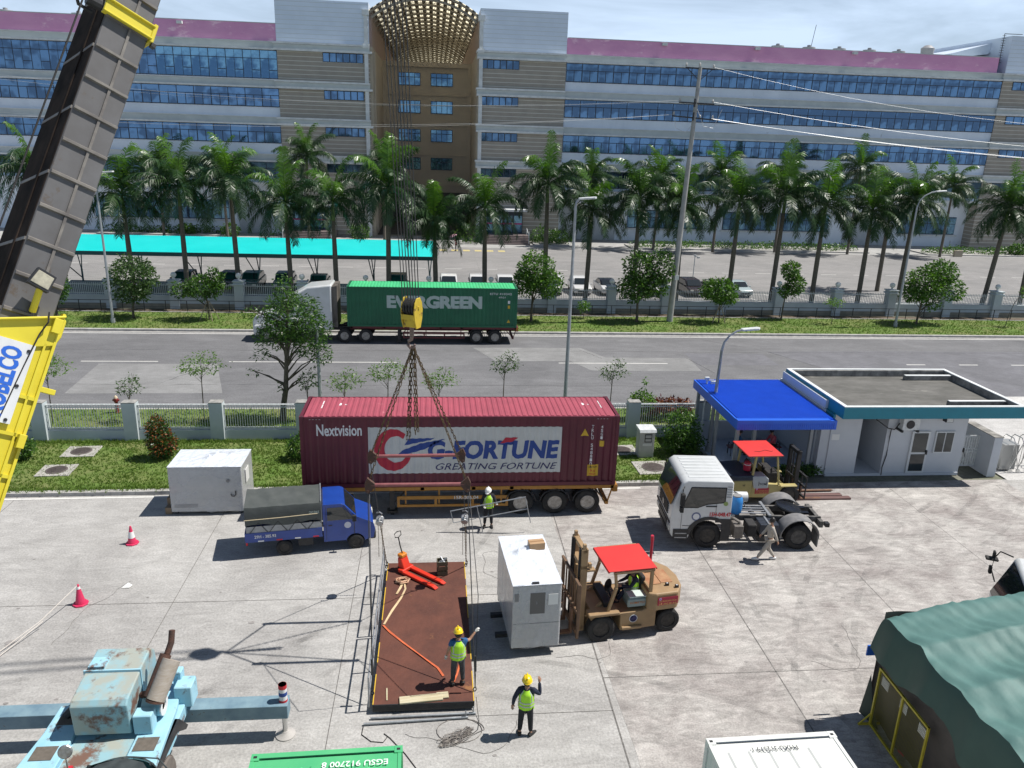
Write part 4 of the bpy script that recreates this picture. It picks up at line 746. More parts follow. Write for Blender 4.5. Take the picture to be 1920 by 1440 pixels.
for x in (.95, 6.95 - .55, 8.35 - .45): wheel(t, x, .17, .5, .5, .3, tyre, rims, 'wheel', -1); wheel(t, x, 2.33, .5, .5, .3, tyre, rims, 'wheel', 1)
# ================================================================ prime mover in the yard
t = thing('tractor_truck', 'white cab-over tractor unit with open chassis parked in the yard before the guard house', 'truck', (10.05, 24.86, 0), R(-4.2)); W2 = 2.42
arch = [(.72 * math.cos(a), .5 + .7 * math.sin(a)) for a in [R(18 + k * 14) for k in range(11)]]
m = MB(); m.prism([(-1.30, .42), (-1.42, .6), (-1.45, 1.15), (-1.42, 1.7), (-1.12, 2.62), (-.95, 2.74), (.68, 2.74), (.74, 2.66), (.76, 1.22), (.72, 1.15)] + [(x, z) for x, z in arch] + [(-.74, .42)], 0, W2, 'y')
cab = m.build('cab', wcab, t, smooth=True, bevel=.07, seg=3)
m = MB()
for k in range(7): m.box(-.85, .55, .3 + k * .29, .42 + k * .29, 2.735, 2.755)
m.build('roof_ribs', wcab, cab, bevel=.005)
gm = MB(); gm.prism([(-1.475, 1.72), (-1.17, 2.6), (-1.14, 2.6), (-1.44, 1.72)], .14, W2 - .14, 'y'); gm.build('windscreen', glass, cab)
m = MB(); m.box(-1.34, -1.3, .35, 1.0, 1.86, 2.05, M=None); m.build('dash_papers', mat('blue white papers', (.45, .5, .6), rough=.7), cab)
for s_, y in ((-1, -.006), (1, W2 + .006)):
    m = MB(); m.prism([(-1.05, 1.7), (-.78, 2.46), (.46, 2.46), (.46, 1.92), (-.15, 1.84), (-.5, 1.7)], y - .008, y + .008, 'y'); m.build('side_window', glass, cab)
    m = MB(); m.prism([(-1.08, 1.66), (-.8, 2.5), (.5, 2.5), (.5, 1.88), (-.15, 1.8), (-.5, 1.66)], y - .003, y + .003, 'y'); m.build('window_seal', blk, cab)
    m = MB(); m.prism([(-1.0, .95), (-1.0, .93), (.3, .93), (.3, .95)], y - .005, y + .005, 'y'); m.box(-1.06, -1.05, y - .004, y + .004, .75, 1.7); m.box(.18, .19, y - .004, y + .004, 1.3, 1.85); m.build('door_seam', darkm, cab)
    m = MB(); m.box(-.2, .2, y - .02, y + .02, 1.72, 1.76); m.build('door_handle', darkm, cab)
    m = MB(); ar = [(.86 * math.cos(a), .5 + .82 * math.sin(a)) for a in [R(5 + k * 14) for k in range(13)]]; ai = [(.72 * math.cos(a), .5 + .7 * math.sin(a)) for a in [R(5 + k * 14) for k in range(13)]]
    for k in range(12): m.add([(ar[k][0], y - .02 * 1, ar[k][1]), (ar[k + 1][0], y - .02, ar[k + 1][1]), (ai[k + 1][0], y - .02, ai[k + 1][1]), (ai[k][0], y - .02, ai[k][1]), (ar[k][0], y + .02, ar[k][1]), (ar[k + 1][0], y + .02, ar[k + 1][1]), (ai[k + 1][0], y + .02, ai[k + 1][1]), (ai[k][0], y + .02, ai[k][1])], [(0, 1, 2, 3), (4, 5, 6, 7), (0, 1, 5, 4), (3, 2, 6, 7)])
    m.box(.45, .78, y - .021, y + .02, .35, 1.2); m.box(.2, .78, y - .019, y + .02, 1.1, 1.24); m.build('wheel_arch', darkm, cab)
    m = MB(); m.box(-1.32, -.78, y - .02, y + .05, .42, .8); m.box(-1.25, -.82, y - .035, y, .62, .66, 1); m.box(-1.25, -.82, y - .035, y, .45, .49, 1); m.build('cab_step', [darkm, galv], cab)
    m = MB(); yo = y + s_ * .2; m.tube([(-1.05, y, 2.5), (-1.15, yo, 2.48), (-1.15, yo, 1.75), (-1.05, y, 1.65)], .018); m.box(-1.2, -1.06, yo - .09, yo + .09, 1.85, 2.3); m.box(-1.2, -1.08, yo - .09, yo + .09, 1.6, 1.8); m.build('mirror', blk, cab, bevel=.02)
    m = MB(); yy = .12 if s_ < 0 else W2 - .47; m.box(-1.468, -1.4, yy, yy + .35, .68, .88); m.build('headlight', mat('headlamp glass', (.55, .55, .5), rough=.1) if s_ < 0 else bpy.data.materials['headlamp glass'], cab, bevel=.02)
m = MB()
for k in range(5): m.box(-1.478 + k * .0, -1.44, .5, W2 - .5, 1.18 + k * .09, 1.22 + k * .09)
m.box(-1.476, -1.44, .1, W2 - .1, .98, 1.05); m.box(-1.47, -1.42, .5, W2 - .5, .5, .62); m.box(-1.472, -1.43, .55, W2 - .55, .7, .9); m.build('grille', darkm, cab)
m = MB(); m.lathe([(.001, 0), (.12, 0), (.12, .012), (.001, .012)], T(-1.475, W2 / 2, 1.36, ry=R(-90)), 16); m.build('badge', rims, cab)
text('plate_number', '15H-048.47', .78, .17, redtxt, cab, Matrix.Translation((.36, -.012, 1.42)) @ FRONT, .004, .03)
m = MB(); m.lathe([(.001, 0), (.17, 0), (.17, .006), (.001, .006)], T(-.52, -.004, 1.32, rx=R(90)), 20); rl = m.build('round_logo', mat('logo grey', (.12, .14, .25), rough=.5), cab); m = MB(); m.lathe([(.001, 0), (.12, 0), (.12, .006), (.001, .006)], T(-.52, -.009, 1.32, rx=R(90)), 20); m.build('logo_disc', whitep, rl)
m = MB(); m.lathe([(.001, 0), (.085, 0), (.085, .006), (.001, .006)], T(.52, -.004, 1.85, rx=R(90)), 16); m.build('inspection_sticker', mat('sticker green', (.25, .33, .1)), cab)
m = MB()
for k in range(5): m.box(.52, .7, -.012, .0, 2.1 + k * .1, 2.14 + k * .1)
m.build('vent', galv, cab)
m = MB()
for y in (.72, 1.56): m.box(.4, 4.45, y, y + .09, .82, 1.04)
for x in (1.15, 1.9, 2.6, 3.3, 4.3): m.box(x, x + .12, .75, 1.62, .84, 1.0)
m.box(4.3, 4.45, .45, 1.95, .72, .98); m.build('chassis_frame', mat('dusty chassis', (.07, .068, .065), (.2, .19, .18), sc=4, rough=.8, lo=.45, hi=.75), t, bevel=.006)
m = MB()
for k in range(4): m.box(.95, 2.5, .82 + k * .2, .9 + k * .2, 1.06, 1.09)
m.box(.85, 1.1, .55, 1.85, 1.06, 1.12); m.box(2.4, 2.5, .6, 1.8, 1.06, 1.12); m.build('catwalk', galv, t)
m = MB(); m.lathe([(.001, .05), (.46, .02), (.5, -.02), (.48, -.06), (.001, -.06)], T(3.35, W2 / 2, 1.2, ry=R(10), s=1), 24); m.box(3.5, 4.05, .9, 1.06, 1.02, 1.1); m.box(3.5, 4.05, 1.34, 1.5, 1.02, 1.1); m.box(3.1, 3.6, .85, 1.55, 1.04, 1.14); m.build('fifth_wheel', mat('greasy steel', (.03, .032, .035), rough=.25, metal=.6), t, smooth=True)
m = MB(); m.cyl((1.05, 1.9, 1.25), (1.95, 1.9, 1.25), .2, n=16); m.build('air_tank', wcab, t, smooth=True)
m = MB(); m.tube([(.9, .9, 1.1), (1.0, 1.3, 1.7), (1.4, 1.5, 1.6), (1.6, 1.3, 1.15)], .02); m.tube([(.9, 1.1, 1.1), (1.1, 1.6, 1.75), (1.5, 1.6, 1.5), (1.7, 1.2, 1.15)], .02); m.box(.8, 1.05, 1.2, 1.9, 1.05, 1.5); m.build('air_lines', darkm, t)
m = MB(); m.box(.95, 1.3, .0, .5, .45, .95); m.tube([(.85, .4, 1.1), (.95, .25, 1.15), (1.15, .2, 1.05), (1.2, .2, .9)], .06, 8); m.build('exhaust_box', mat('dusty exhaust', (.22, .2, .18), (.12, .11, .1), sc=4, rough=.6, metal=.4), t, bevel=.03)
m = MB(); m.box(1.45, 1.8, .02, .6, .5, 1.0); m.build('urea_tank', blk, t, bevel=.05, seg=2)
m = MB(); m.box(1.92, 2.6, .02, .62, .62, 1.02)
for k in range(4): m.box(1.92, 2.6, .1 + k * .13, .14 + k * .13, 1.02, 1.04)
m.box(2.2, 2.28, -.02, .64, .6, 1.06, 1); m.build('battery_box', [mat('navy plastic', (.02, .028, .045), rough=.5), galv], t, bevel=.01)
m = MB(); m.box(1.9, 2.7, .1, .6, .25, .55); m.build('air_reservoir', darkm, t, bevel=.05)
fg = mat('grey mudguard plastic', (.15, .15, .155), (.26, .25, .24), sc=3, rough=.5)
for y0, y1 in ((-.02, .6), (W2 - .6, W2 + .02)):
    m = MB(); rr = .68; N_ = 14; vs = []; fs = []
    for k in range(N_ + 1):
        a = R(-5 + 190 * k / N_)
        for rq in (rr, rr - .03):
            for y in (y0, y1): vs.append((3.42 - rr / rr * rq * math.cos(a) * 1.08, y, .56 + rq * math.sin(a)))
    for k in range(N_): o = k * 4; fs += [(o, o + 1, o + 5, o + 4), (o + 2, o + 3, o + 7, o + 6), (o, o + 2, o + 6, o + 4), (o + 1, o + 3, o + 7, o + 5)]
    m.add(vs, fs); m.box(4.1, 4.14, y0 + .02, y1 - .02, .15, .62); m.build('rear_mudguard', fg, t, smooth=True)
for k, (x, s_, y) in enumerate(((0, -1, .2), (0, 1, W2 - .2), (3.42, -1, .2), (3.42, 1, W2 - .2))): wheel(t, x, y, .5, .5, .32, tyre, rimd if k < 2 else rim2, 'wheel', s_, dual=(x > 1))
m = MB(); m.box(4.35, 4.5, .05, .25, .95, 1.1); m.build('tail_lamp', darkm, t)
t = thing('drum', 'blue plastic drum standing on the chassis behind the white cab', 'drum', (11.3, 25.6, 1.1)); m = MB(); m.lathe([(.18, 0), (.22, .05), (.235, .2), (.24, .25), (.235, .3), (.24, .45), (.22, .6), (.17, .68), (.16, .68)], n=20); m.build('body', mat('blue plastic', (.02, .18, .5), (.03, .22, .55), sc=4, rough=.35), t, smooth=True); m = MB(); m.lathe([(.165, .66), (.165, .72), (.001, .72)], n=18); m.build('lid', mat('drum lid grey', (.2, .2, .2), rough=.6), t)
# ================================================================ blue mini truck
blue = mat('blue truck paint', (.012, .055, .30), (.01, .045, .25), sc=2, rough=.3, coat=.4); tarp = mat('dark tarpaulin', (.055, .063, .06), (.075, .083, .08), sc=2, rough=.75, bump=.15)
t = thing('mini_truck', 'small blue pickup truck with dark tarpaulin-covered bed in the yard', 'truck', (-2.8, 25.38, 0), R(8.6)); Wm = 1.5
m = MB(); ar = [(-.02 + .34 * math.cos(a), .28 + .34 * math.sin(a)) for a in [R(175 - k * 17) for k in range(11)]]
m.prism([(-1.12, .38)] + [(-.36, .38)] + ar + [(.38, .35), (.62, .4), (.68, .75), (.62, 1.0), (.05, 1.28), (-.38, 1.78), (-.5, 1.83), (-1.1, 1.83), (-1.14, 1.78)], 0, Wm, 'y'); cb = m.build('cab', blue, t, smooth=True, bevel=.05, seg=3)
m = MB(); m.prism([(.0, 1.335), (-.36, 1.76), (-.39, 1.74), (-.03, 1.315)], .1, Wm - .1, 'y', M=T(.025, 0, .0)); m.build('windscreen', glass, cb)
m = MB(); m.box(-.1, .02, .35, 1.0, 1.3, 1.33); m.build('dash_papers', whitep, cb)
for s_, y in ((-1, -.005), (1, Wm + .005)):
    m = MB(); m.prism([(-.98, 1.2), (-.98, 1.7), (-.45, 1.7), (-.1, 1.3), (-.1, 1.2)], y - .006, y + .006, 'y'); m.build('side_window', glass, cb)
    m = MB(); m.box(-1.03, -1.02, y - .004, y + .004, .45, 1.75); m.prism([(-.04, .6), (-.04, 1.2), (-.4, 1.75), (-.42, 1.74), (-.06, 1.2), (-.06, .6)], y - .004, y + .004, 'y'); m.box(-.95, -.82, y - .02, y, 1.0, 1.03); m.build('door_seam', darkm, cb)
    m = MB(); m.box(-.12, .02, y + s_ * .16 - .06, y + s_ * .16 + .06, 1.2, 1.42); m.tube([(-.05, y, 1.25), (-.05, y + s_ * .15, 1.28)], .015); m.build('mirror', blk, cb, bevel=.02)
    m = MB(); yy = .08 if s_ < 0 else Wm - .36; m.box(.6, .675, yy, yy + .28, .72, .92); m.build('headlight', bpy.data.materials['headlamp glass'], cb, bevel=.02)
m = MB(); m.lathe([(.001, 0), (.12, 0), (.12, .006), (.001, .006)], T(-.28, -.004, .98, rx=R(90)), 20); m.build('round_logo', mat('pale logo', (.5, .52, .6)), cb)
m = MB(); m.box(.5, .71, .02, Wm - .02, .32, .62); m.build('bumper', darkm, cb, bevel=.04)
m = MB(); m.box(-3.75, -1.16, -.03, Wm + .03, .62, .68); 
for y in (-.04, Wm + .01): m.box(-3.75, -1.17, y, y + .03, .66, .98)
m.box(-3.78, -3.75, -.04, Wm + .04, .66, .98); m.build('bed', blue, t)
m = MB(); m.box(-3.7, .3, .35, .43, .42, .6); m.box(-3.7, .3, 1.07, 1.15, .42, .6); m.box(-2.0, -1.5, .05, .3, .3, .58); m.build('chassis', darkm, t)
text('plate_number', '29H - 385.93', .72, .12, whitep, t, Matrix.Translation((-3.1, -.044, .83)) @ FRONT, .003, .02)
m = MB()
for y in (-.02, Wm + .0): m.box(-3.72, -1.18, y, y + .02, .98, 1.22)
m.build('bed_liner', galv, t)
m = MB()
for y in (-.045, Wm + .035):
    for k in range(4): x = -3.6 + k * .65; m.bar((x, y, .98), (x + .3, y, 1.38), .014); m.bar((x + .3, y, 1.38), (x + .6, y, .98), .014)
m.build('tie_rope', blk, t)
m = MB()
def cv(u, v):   # tarpaulin: rounded roof, wavy hem
    x = -3.74 + 2.56 * u; a = v * 2 - 1; sag = .035 * abs(math.sin(u * PI * 3)) ; y = Wm / 2 + (Wm / 2 + .045) * max(-1, min(1, a * 1.32)); z = 1.97 - sag * (1 - abs(a)) - (0 if abs(a) < .76 else ((abs(a) - .76) / .24) * (.66 - .05 * math.sin(u * 9))) - .05 * abs(a) ** 3 + (.008 * math.sin(u * 31 + v * 9))
    return (x, y, z)
m.grid(cv, 36, 30); m.add([cv(0, v / 12) for v in range(13)], [tuple(range(13))]); m.add([cv(1, v / 12) for v in range(13)], [tuple(range(13))]); m.build('tarpaulin', tarp, t, smooth=True)
m = MB(); m.tube([(-3.76, -.065, 1.5), (-2.5, -.07, 1.52), (-1.3, -.065, 1.56)], .013); m.build('strap', mat('pale strap', (.5, .42, .28)), t)
text('cover_print', 'CHO THUE', .34, .1, gw2_, t, Matrix.Translation((-1.42, -.066, 1.62)) @ FRONT, .003, .01)
m = MB(); m.box(-1.2, -1.16, .0, Wm, .98, 2.0); m.build('head_frame', galv, t)
for k in range(4): m = MB(); m.box(-3.35 + k * .62, -3.15 + k * .62, -.052, -.04, .64, .68); m.build('side_reflector', redtxt if k % 2 else whitep, t)
for x in (0, -2.48):
    for s_, y in ((-1, .08), (1, Wm - .08)): wheel(t, x, y, .28, .28, .17, tyre, rimd, 'wheel', s_, n=20)
m = MB(); m.box(-3.76, -3.7, .0, .2, .5, .64); m.build('tail_lamp', redtxt, t)
# ================================================================ forklifts
tanp = mat('dusty tan forklift paint', (.33, .215, .11), (.27, .175, .09), sc=3, rough=.6, c3=(.16, .08, .04), sc3=2.2, lo3=.66); redroof = mat('red canopy sheet', (.62, .035, .03), (.56, .03, .028), sc=2, rough=.55); crem = mat('faded yellow forklift paint', (.42, .35, .14), (.36, .3, .12), sc=3, rough=.55, c3=(.12, .1, .06), sc3=3, lo3=.66)
bann = mat('red hire banner', (.36, .02, .05), rough=.6); gold = mat('gold lettering', (.62, .4, .12), rough=.6)
def signboard(t, M, w_=.62):
    m = MB(M); m.box(-w_ / 2, w_ / 2, -.004, .004, -.13, .13); b = m.build('hire_sign', bann, t)
    text('sign_line', 'CHO THUE XE NANG, XE CAU', w_ * .86, .07, gold, b, M @ Matrix.Translation((0, -.007, -.0)) @ FRONT, .002, .01); text('sign_line', 'DT: 0902.281.818', w_ * .86, .06, gold, b, M @ Matrix.Translation((0, -.007, -.09)) @ FRONT, .002, .01)
    m = MB(M); m.lathe([(.028, 0), (.028, .003), (.045, .003), (.045, 0)], T(-w_ * .38, -.006, .085, rx=R(90)), 14); m.build('sign_logo', mat('sign logo pale', (.5, .3, .5)) if 'sign logo pale' not in bpy.data.materials else bpy.data.materials['sign logo pale'], b)
# tan forklift; local frame: x rearwards from the front axle, y away from the camera, near wheel faces at y=0
t = thing('forklift', 'large tan forklift with red canopy and driver lifting the wrapped machine', 'forklift', (4.95, 19.5, 0), R(7.5)); FW = 1.75
m = MB(); m.prism([(-.35, .25), (-.3, .98), (.5, 1.0), (.52, .88), (1.35, .9), (1.4, .95), (1.75, .95), (1.75, .3), (1.3, .28), (.62, .28), (.6, .8), (.5, .86), (-.1, .88), (-.2, .3)], .08, FW - .08, 'y'); m.box(.65, 1.3, .0, .12, .32, .42); m.box(.65, 1.3, FW - .12, FW, .32, .42); m.box(-.42, .55, -.02, .32, .88, .98); m.box(-.42, .55, FW - .32, FW + .02, .88, .98); m.build('chassis', tanp, t, bevel=.02)
m = MB(); pl = [(1.42, .05), (1.65, -.06), (2.35, -.03), (2.62, .35), (2.7, FW / 2), (2.62, FW - .35), (2.35, FW + .03), (1.65, FW + .06), (1.42, FW - .05)]; m.prism(pl, .92, 1.5, 'z'); m.prism([(1.5, .35), (2.5, .35), (2.6, FW / 2), (2.5, FW - .35), (1.5, FW - .35)], .35, .92, 'z'); m.build('counterweight', tanp, t, bevel=.05, seg=2)
m = MB(); m.box(1.5, 2.0, .45, 1.3, 1.5, 1.525); m.box(2.02, 2.4, .5, 1.25, 1.5, 1.518); m.build('engine_cover', mat('rusty tan cover', (.42, .25, .13), (.3, .13, .06), sc=3, rough=.7), t, bevel=.006)
for x, y in ((2.15, .35), (2.4, .2)): m = MB(); m.box(x - .05, x + .05, y - .04, y + .04, 1.5, 1.58); m.box(x - .02, x + .02, y - .02, y + .02, 1.58, 1.585, 1); m.build('lifting_eye', [darkm, whitep], t)
signboard(t, Matrix.Translation((2.02, -.075, 1.25)) @ Matrix.Rotation(R(2), 4, 'Z'), .66)
m = MB(); m.lathe([(.001, 0), (.13, 0), (.13, .008), (.001, .008)], T(1.02, .07, .66, rx=R(90)), 22); rl = m.build('round_sticker', whitep, t); m = MB(); m.lathe([(.1, 0), (.1, .003), (.112, .003), (.112, 0)], T(1.02, .06, .66, rx=R(90)), 22); m.box(.95, 1.04, .058, .062, .62, .67); m.box(1.0, 1.06, .058, .062, .66, .74); m.box(1.07, 1.1, .058, .062, .6, .74); m.build('sticker_emblem', navy, rl)
m = MB(); m.box(.88, 1.5, .2, .75, .95, 1.3); m.box(.84, 1.44, .16, .22, .98, 1.26); bt = m.build('side_cover', mat('grey green cover', (.2, .26, .25), (.26, .31, .3), sc=3, rough=.5), t, bevel=.03); text('cover_print', 'KOMATSU', .46, .07, mat('orange print', (.45, .14, .03)), bt, Matrix.Translation((1.15, .152, 1.14)) @ FRONT, .003, .01)
m = MB(); m.box(.9, 1.5, .16, .5, 1.31, 1.34); m.build('papers', mat('pale mat', (.5, .58, .56)), t)
m = MB(); m.box(1.02, 1.5, .55, 1.2, 1.0, 1.2); m.box(1.4, 1.55, .58, 1.18, 1.15, 1.72); m.build('seat', blk, t, bevel=.05, seg=2)
m = MB()
for x, y in ((1.52, .12), (1.52, FW - .12)): m.box(x - .05, x + .05, y - .04, y + .04, .95, 2.26)
for y in (.12, FW - .12): m.bar((.2, y, .95), (.42, y, 1.75), .09); m.bar((.42, y, 1.75), (.36, y, 2.26), .08)
m.box(.3, 1.6, .08, .14, 2.2, 2.27); m.box(.3, 1.6, FW - .14, FW - .08, 2.2, 2.27); m.box(1.48, 1.56, .1, FW - .1, 1.5, 1.58); m.build('overhead_guard', tanp, t, bevel=.01)
m = MB(); m.prism([(.12, 2.27), (.14, 2.33), (1.64, 2.33), (1.66, 2.27), (1.62, 2.27), (1.6, 2.3), (.18, 2.3), (.16, 2.27)], .08, FW - .22, 'y'); m.build('red_canopy', redroof, t, bevel=.005)
m = MB(); m.tube([(.55, .85, 1.0), (.42, .87, 1.35)], .03); m.lathe([(.17, 0), (.185, .015), (.2, 0), (.185, -.015), (.17, 0)], T(.45, .87, 1.38, ry=R(-65)), 18); m.build('steering_wheel', blk, t, smooth=True); m = MB()
for k in range(3): m.tube([(.3 + k * .03, .45 + k * .09, .95), (.28 + k * .03, .45 + k * .09, 1.35), (.45, .45 + k * .09, 1.45)], .012)
m.box(.15, .4, .3, 1.4, .9, 1.15); m.build('levers', darkm, t)
m = MB(); m.cyl((2.0, 1.35, 1.5), (2.0, 1.35, 1.62), .1, n=10); m.cyl((2.0, 1.35, 1.6), (2.0, 1.35, 2.5), .045, n=10); m.cyl((2.0, 1.35, 2.5), (1.98, 1.33, 2.68), .055, .05, 10); m.build('exhaust_stack', mat('red exhaust paint', (.42, .02, .05), rough=.5), t, smooth=True)
m = MB(); m.box(1.75, 1.95, 1.1, 1.3, 1.5, 1.6); m.tube([(1.8, 1.2, 1.6), (1.9, 1.3, 1.7), (2.0, 1.3, 1.65)], .04); m.build('air_intake', blk, t)
mast = MB()
for y in (.38, FW - .52): mast.box(-.62, -.42, y, y + .14, .2, 2.95); mast.box(-.58, -.48, y + .02, y + .12, 2.9, 3.1)
mast.box(-.6, -.45, .38, FW - .38, 2.82, 2.95); mast.box(-.62, -.44, .38, FW - .38, 2.3, 2.42); mast.box(-.6, -.45, .38, FW - .38, .25, .4); ms = mast.build('mast', tanp, t, bevel=.012)
m = MB()
for y in (.55, .62, 1.08, 1.15): m.box(-.63, -.6, y, y + .03, .4, 2.9)
m.box(-.66, -.55, .46, .54, .3, 2.9); m.box(-.66, -.55, FW - .54, FW - .46, .3, 2.9); m.build('inner_channel', blk, t)
m = MB(); m.cyl((-.52, .7, .3), (-.52, .7, 2.1), .05, n=8); m.cyl((-.52, 1.05, .3), (-.52, 1.05, 2.1), .05, n=8); m.bar((-.4, .4, .7), (.1, .4, 1.1), .07); m.bar((-.4, 1.3, .7), (.1, 1.3, 1.1), .07); m.box(-.4, -.32, .32, .44, 2.35, 2.5); m.box(-.45, -.2, .3, .5, 2.25, 2.3); m.build('lift_cylinder', tanp, t)
m = MB(); x = -.78
m.box(x, x + .08, .02, FW - .02, .3, .42); m.box(x, x + .08, .02, FW - .02, .95, 1.07); m.box(x - .02, x + .06, .0, FW, 1.95, 2.03); m.box(x, x + .08, .0, .1, .2, 2.0); m.box(x, x + .08, FW - .1, FW, .2, 2.0)
for k in range(7): y = .2 + k * .225; m.box(x + .02, x + .06, y, y + .05, 1.05, 1.96)
m.build('load_backrest', mat('worn carriage brown', (.17, .1, .055), (.1, .06, .04), sc=4, rough=.7), t, bevel=.008)
for y in (.45, 1.15): m = MB(); m.prism([(x + .02, 1.0), (x - .05, 1.0), (x - .05, .17), (x - 1.55, .13), (x - 1.55, .11), (x + .02, .1)], y, y + .16, 'y'); m.build('fork', mat('fork steel', (.1, .05, .035), (.2, .1, .05), sc=4, rough=.6) if 'fork steel' not in bpy.data.materials else bpy.data.materials['fork steel'], t)
for s_, y in ((-1, .15), (1, FW - .15)): wheel(t, 0, y, .43, .43, .3, tyre, rimd, 'wheel', s_); wheel(t, 2.2, y + .12 * (-s_), .38, .38, .26, tyre, rimd, 'wheel', s_)
# pale yellow forklift behind the tractor unit, facing right
t = thing('forklift', 'pale yellow forklift with red canopy parked behind the white tractor unit', 'forklift', (14.75, 28.3, 0), R(1.5)); m = MB()
m.prism([(-.2, .3), (-.15, .85), (-.6, .9), (-1.0, .95), (-1.1, 1.3), (-1.75, 1.3), (-1.75, .35)], .1, 1.6, 'y'); m.box(-.45, .3, .0, .25, .82, .9); m.box(-.45, .3, 1.45, 1.7, .82, .9); m.build('chassis', crem, t, bevel=.03)
m = MB(); m.prism([(-1.7, .02), (-2.5, .02), (-2.85, .35), (-2.92, .85), (-2.85, 1.35), (-2.5, 1.68), (-1.7, 1.68)], .55, 1.15, 'z'); m.build('counterweight', crem, t, bevel=.05, seg=2); m = MB(); m.prism([(-1.65, .0), (-2.52, .0), (-2.88, .34), (-2.95, .85), (-2.88, 1.36), (-2.52, 1.7), (-1.65, 1.7)], 1.15, 1.38, 'z'); m.build('engine_hood', mat('dark blue hood', (.015, .022, .04), (.03, .04, .06), sc=3, rough=.45), t, bevel=.05, seg=2)
m = MB(); m.prism([(-1.75, 1.35), (-1.15, 1.35), (-1.0, 1.22), (-1.0, .8), (-1.6, .8)], .0, .5, 'y'); sc_ = m.build('side_cover', mat('white grey cover', (.42, .44, .45), (.36, .38, .4), sc=3, rough=.5), t, bevel=.02); text('cover_print', 'TCM', .3, .09, darkm, sc_, Matrix.Translation((-1.25, -.004, 1.0)) @ FRONT, .003, .02)
m = MB(); m.box(-1.43, -1.41, -.006, 0, .93, 1.12); m.box(-1.09, -1.07, -.006, 0, .93, 1.12); m.build('cover_bars', darkm, sc_)
text('logo_print', 'W', .12, .09, darkm, t, Matrix.Translation((-2.05, .012, .95)) @ FRONT, .003, .01); signboard(t, Matrix.Translation((-1.2, .09, .65)), .6)
m = MB()
for y in (.1, 1.6): m.bar((-1.75, y, .7), (-1.62, y, 2.24), .1, .08); m.bar((-.5, y, .9), (-.72, y, 2.24), .07); m.box(-1.8, -.6, y - .04, y + .04, 2.18, 2.25)
m.build('overhead_guard', crem, t, bevel=.01); m = MB(); m.box(-2.05, -.55, -.08, 1.6, 2.25, 2.3); m.build('red_canopy', redroof, t, bevel=.01)
m = MB(); m.tube([(-1.6, .4, 2.305), (-1.4, .35, 2.31), (-1.1, .5, 2.31), (-.9, .35, 2.31), (-.8, .4, 2.31)], .008); m.build('cable', blk, t)
m = MB(); m.box(-1.6, -1.1, .55, 1.1, 1.15, 1.3); m.box(-1.65, -1.55, .55, 1.1, 1.3, 1.75); m.build('seat', blk, t, bevel=.05); m = MB(); m.tube([(-.85, .85, .95), (-.95, .85, 1.45)], .03); m.lathe([(.17, 0), (.185, .015), (.2, 0), (.185, -.015), (.17, 0)], T(-.97, .85, 1.5, ry=R(40)), 16); m.box(-.9, -.5, .3, 1.4, .9, 1.35)
for k in range(4): m.tube([(-.8 + k * .05, .3 + k * .1, .9), (-.75 + k * .05, .35 + k * .1, 1.45), (-.5, .5 + k * .1, 1.4), (-.2, .5 + k * .1, 1.0)], .022)
m.build('controls', blk, t)
m = MB()
for y in (.42, 1.15): m.box(.35, .52, y, y + .12, .15, 2.25)
m.box(.35, .5, .42, 1.27, 2.1, 2.25); m.box(.35, .5, .42, 1.27, .3, .4); m.box(.3, .38, .5, 1.2, 1.0, 1.1)
for y in (.6, .85, 1.05): m.cyl((.42, y, .3), (.42, y, 2.1), .035, n=6)
m.build('mast', darkm, t, bevel=.01); m = MB()
for z in (.3, .75, 1.2): m.box(.62, .7, .0, 1.7, z, z + .07)
for k in range(5): y = k * .41; m.box(.66, .7, y, y + .05, .25, 1.3)
m.build('load_backrest', darkm, t); 
for y in (.4, 1.15): m = MB(); m.prism([(.66, .8), (.73, .8), (.73, .1), (2.6, .08), (2.6, .05), (.66, .05)], y, y + .13, 'y'); m.build('fork', bpy.data.materials['fork steel'], t)
for s_, y in ((-1, .15), (1, 1.55)): wheel(t, 0, y, .43, .43, .3, tyre, rimd, 'wheel', s_); wheel(t, -2.1, y + .12 * (-s_), .36, .36, .25, tyre, rimd, 'wheel', s_)
t = thing('water_cooler', 'round red water cooler hanging at the rear post of the yellow forklift', 'water cooler', (12.95, 28.75, 1.42)); m = MB(); m.lathe([(.12, 0), (.15, .03), (.15, .3)], n=18); m.build('body', mat('red cooler plastic', (.45, .015, .05), rough=.4), t, smooth=True); m = MB(); m.lathe([(.155, .3), (.155, .33), (.13, .38), (.001, .38)], n=18); m.lathe([(.153, .27), (.156, .27), (.156, .3), (.153, .3)], n=18, mat=1); m.build('lid', [mat('red cooler lid', (.42, .015, .05), rough=.4), whitep], t, smooth=True); m = MB(); m.tube([(-.15, 0, .3), (-.14, 0, .45), (0, 0, .52), (.14, 0, .45), (.15, 0, .3)], .012); m.build('handle', blk, t)
for i, (y0, lab) in enumerate(((28.72, 'weathered maroon plank on the ground right of the yellow forklift, nearer the camera'), (29.02, 'weathered maroon plank on the ground right of the yellow forklift, nearer the guard house'))):
    m = MB(); m.box(15.2, 17.75 - .25 * i, y0, y0 + .24, .0, .09); tag(m.build('plank', mat('weathered maroon board', (.17, .1, .09), (.1, .05, .05), sc=4, rough=.85, stretch=(.2, 3, 1)), bevel=.01), lab, 'plank', 'planks on the ground')
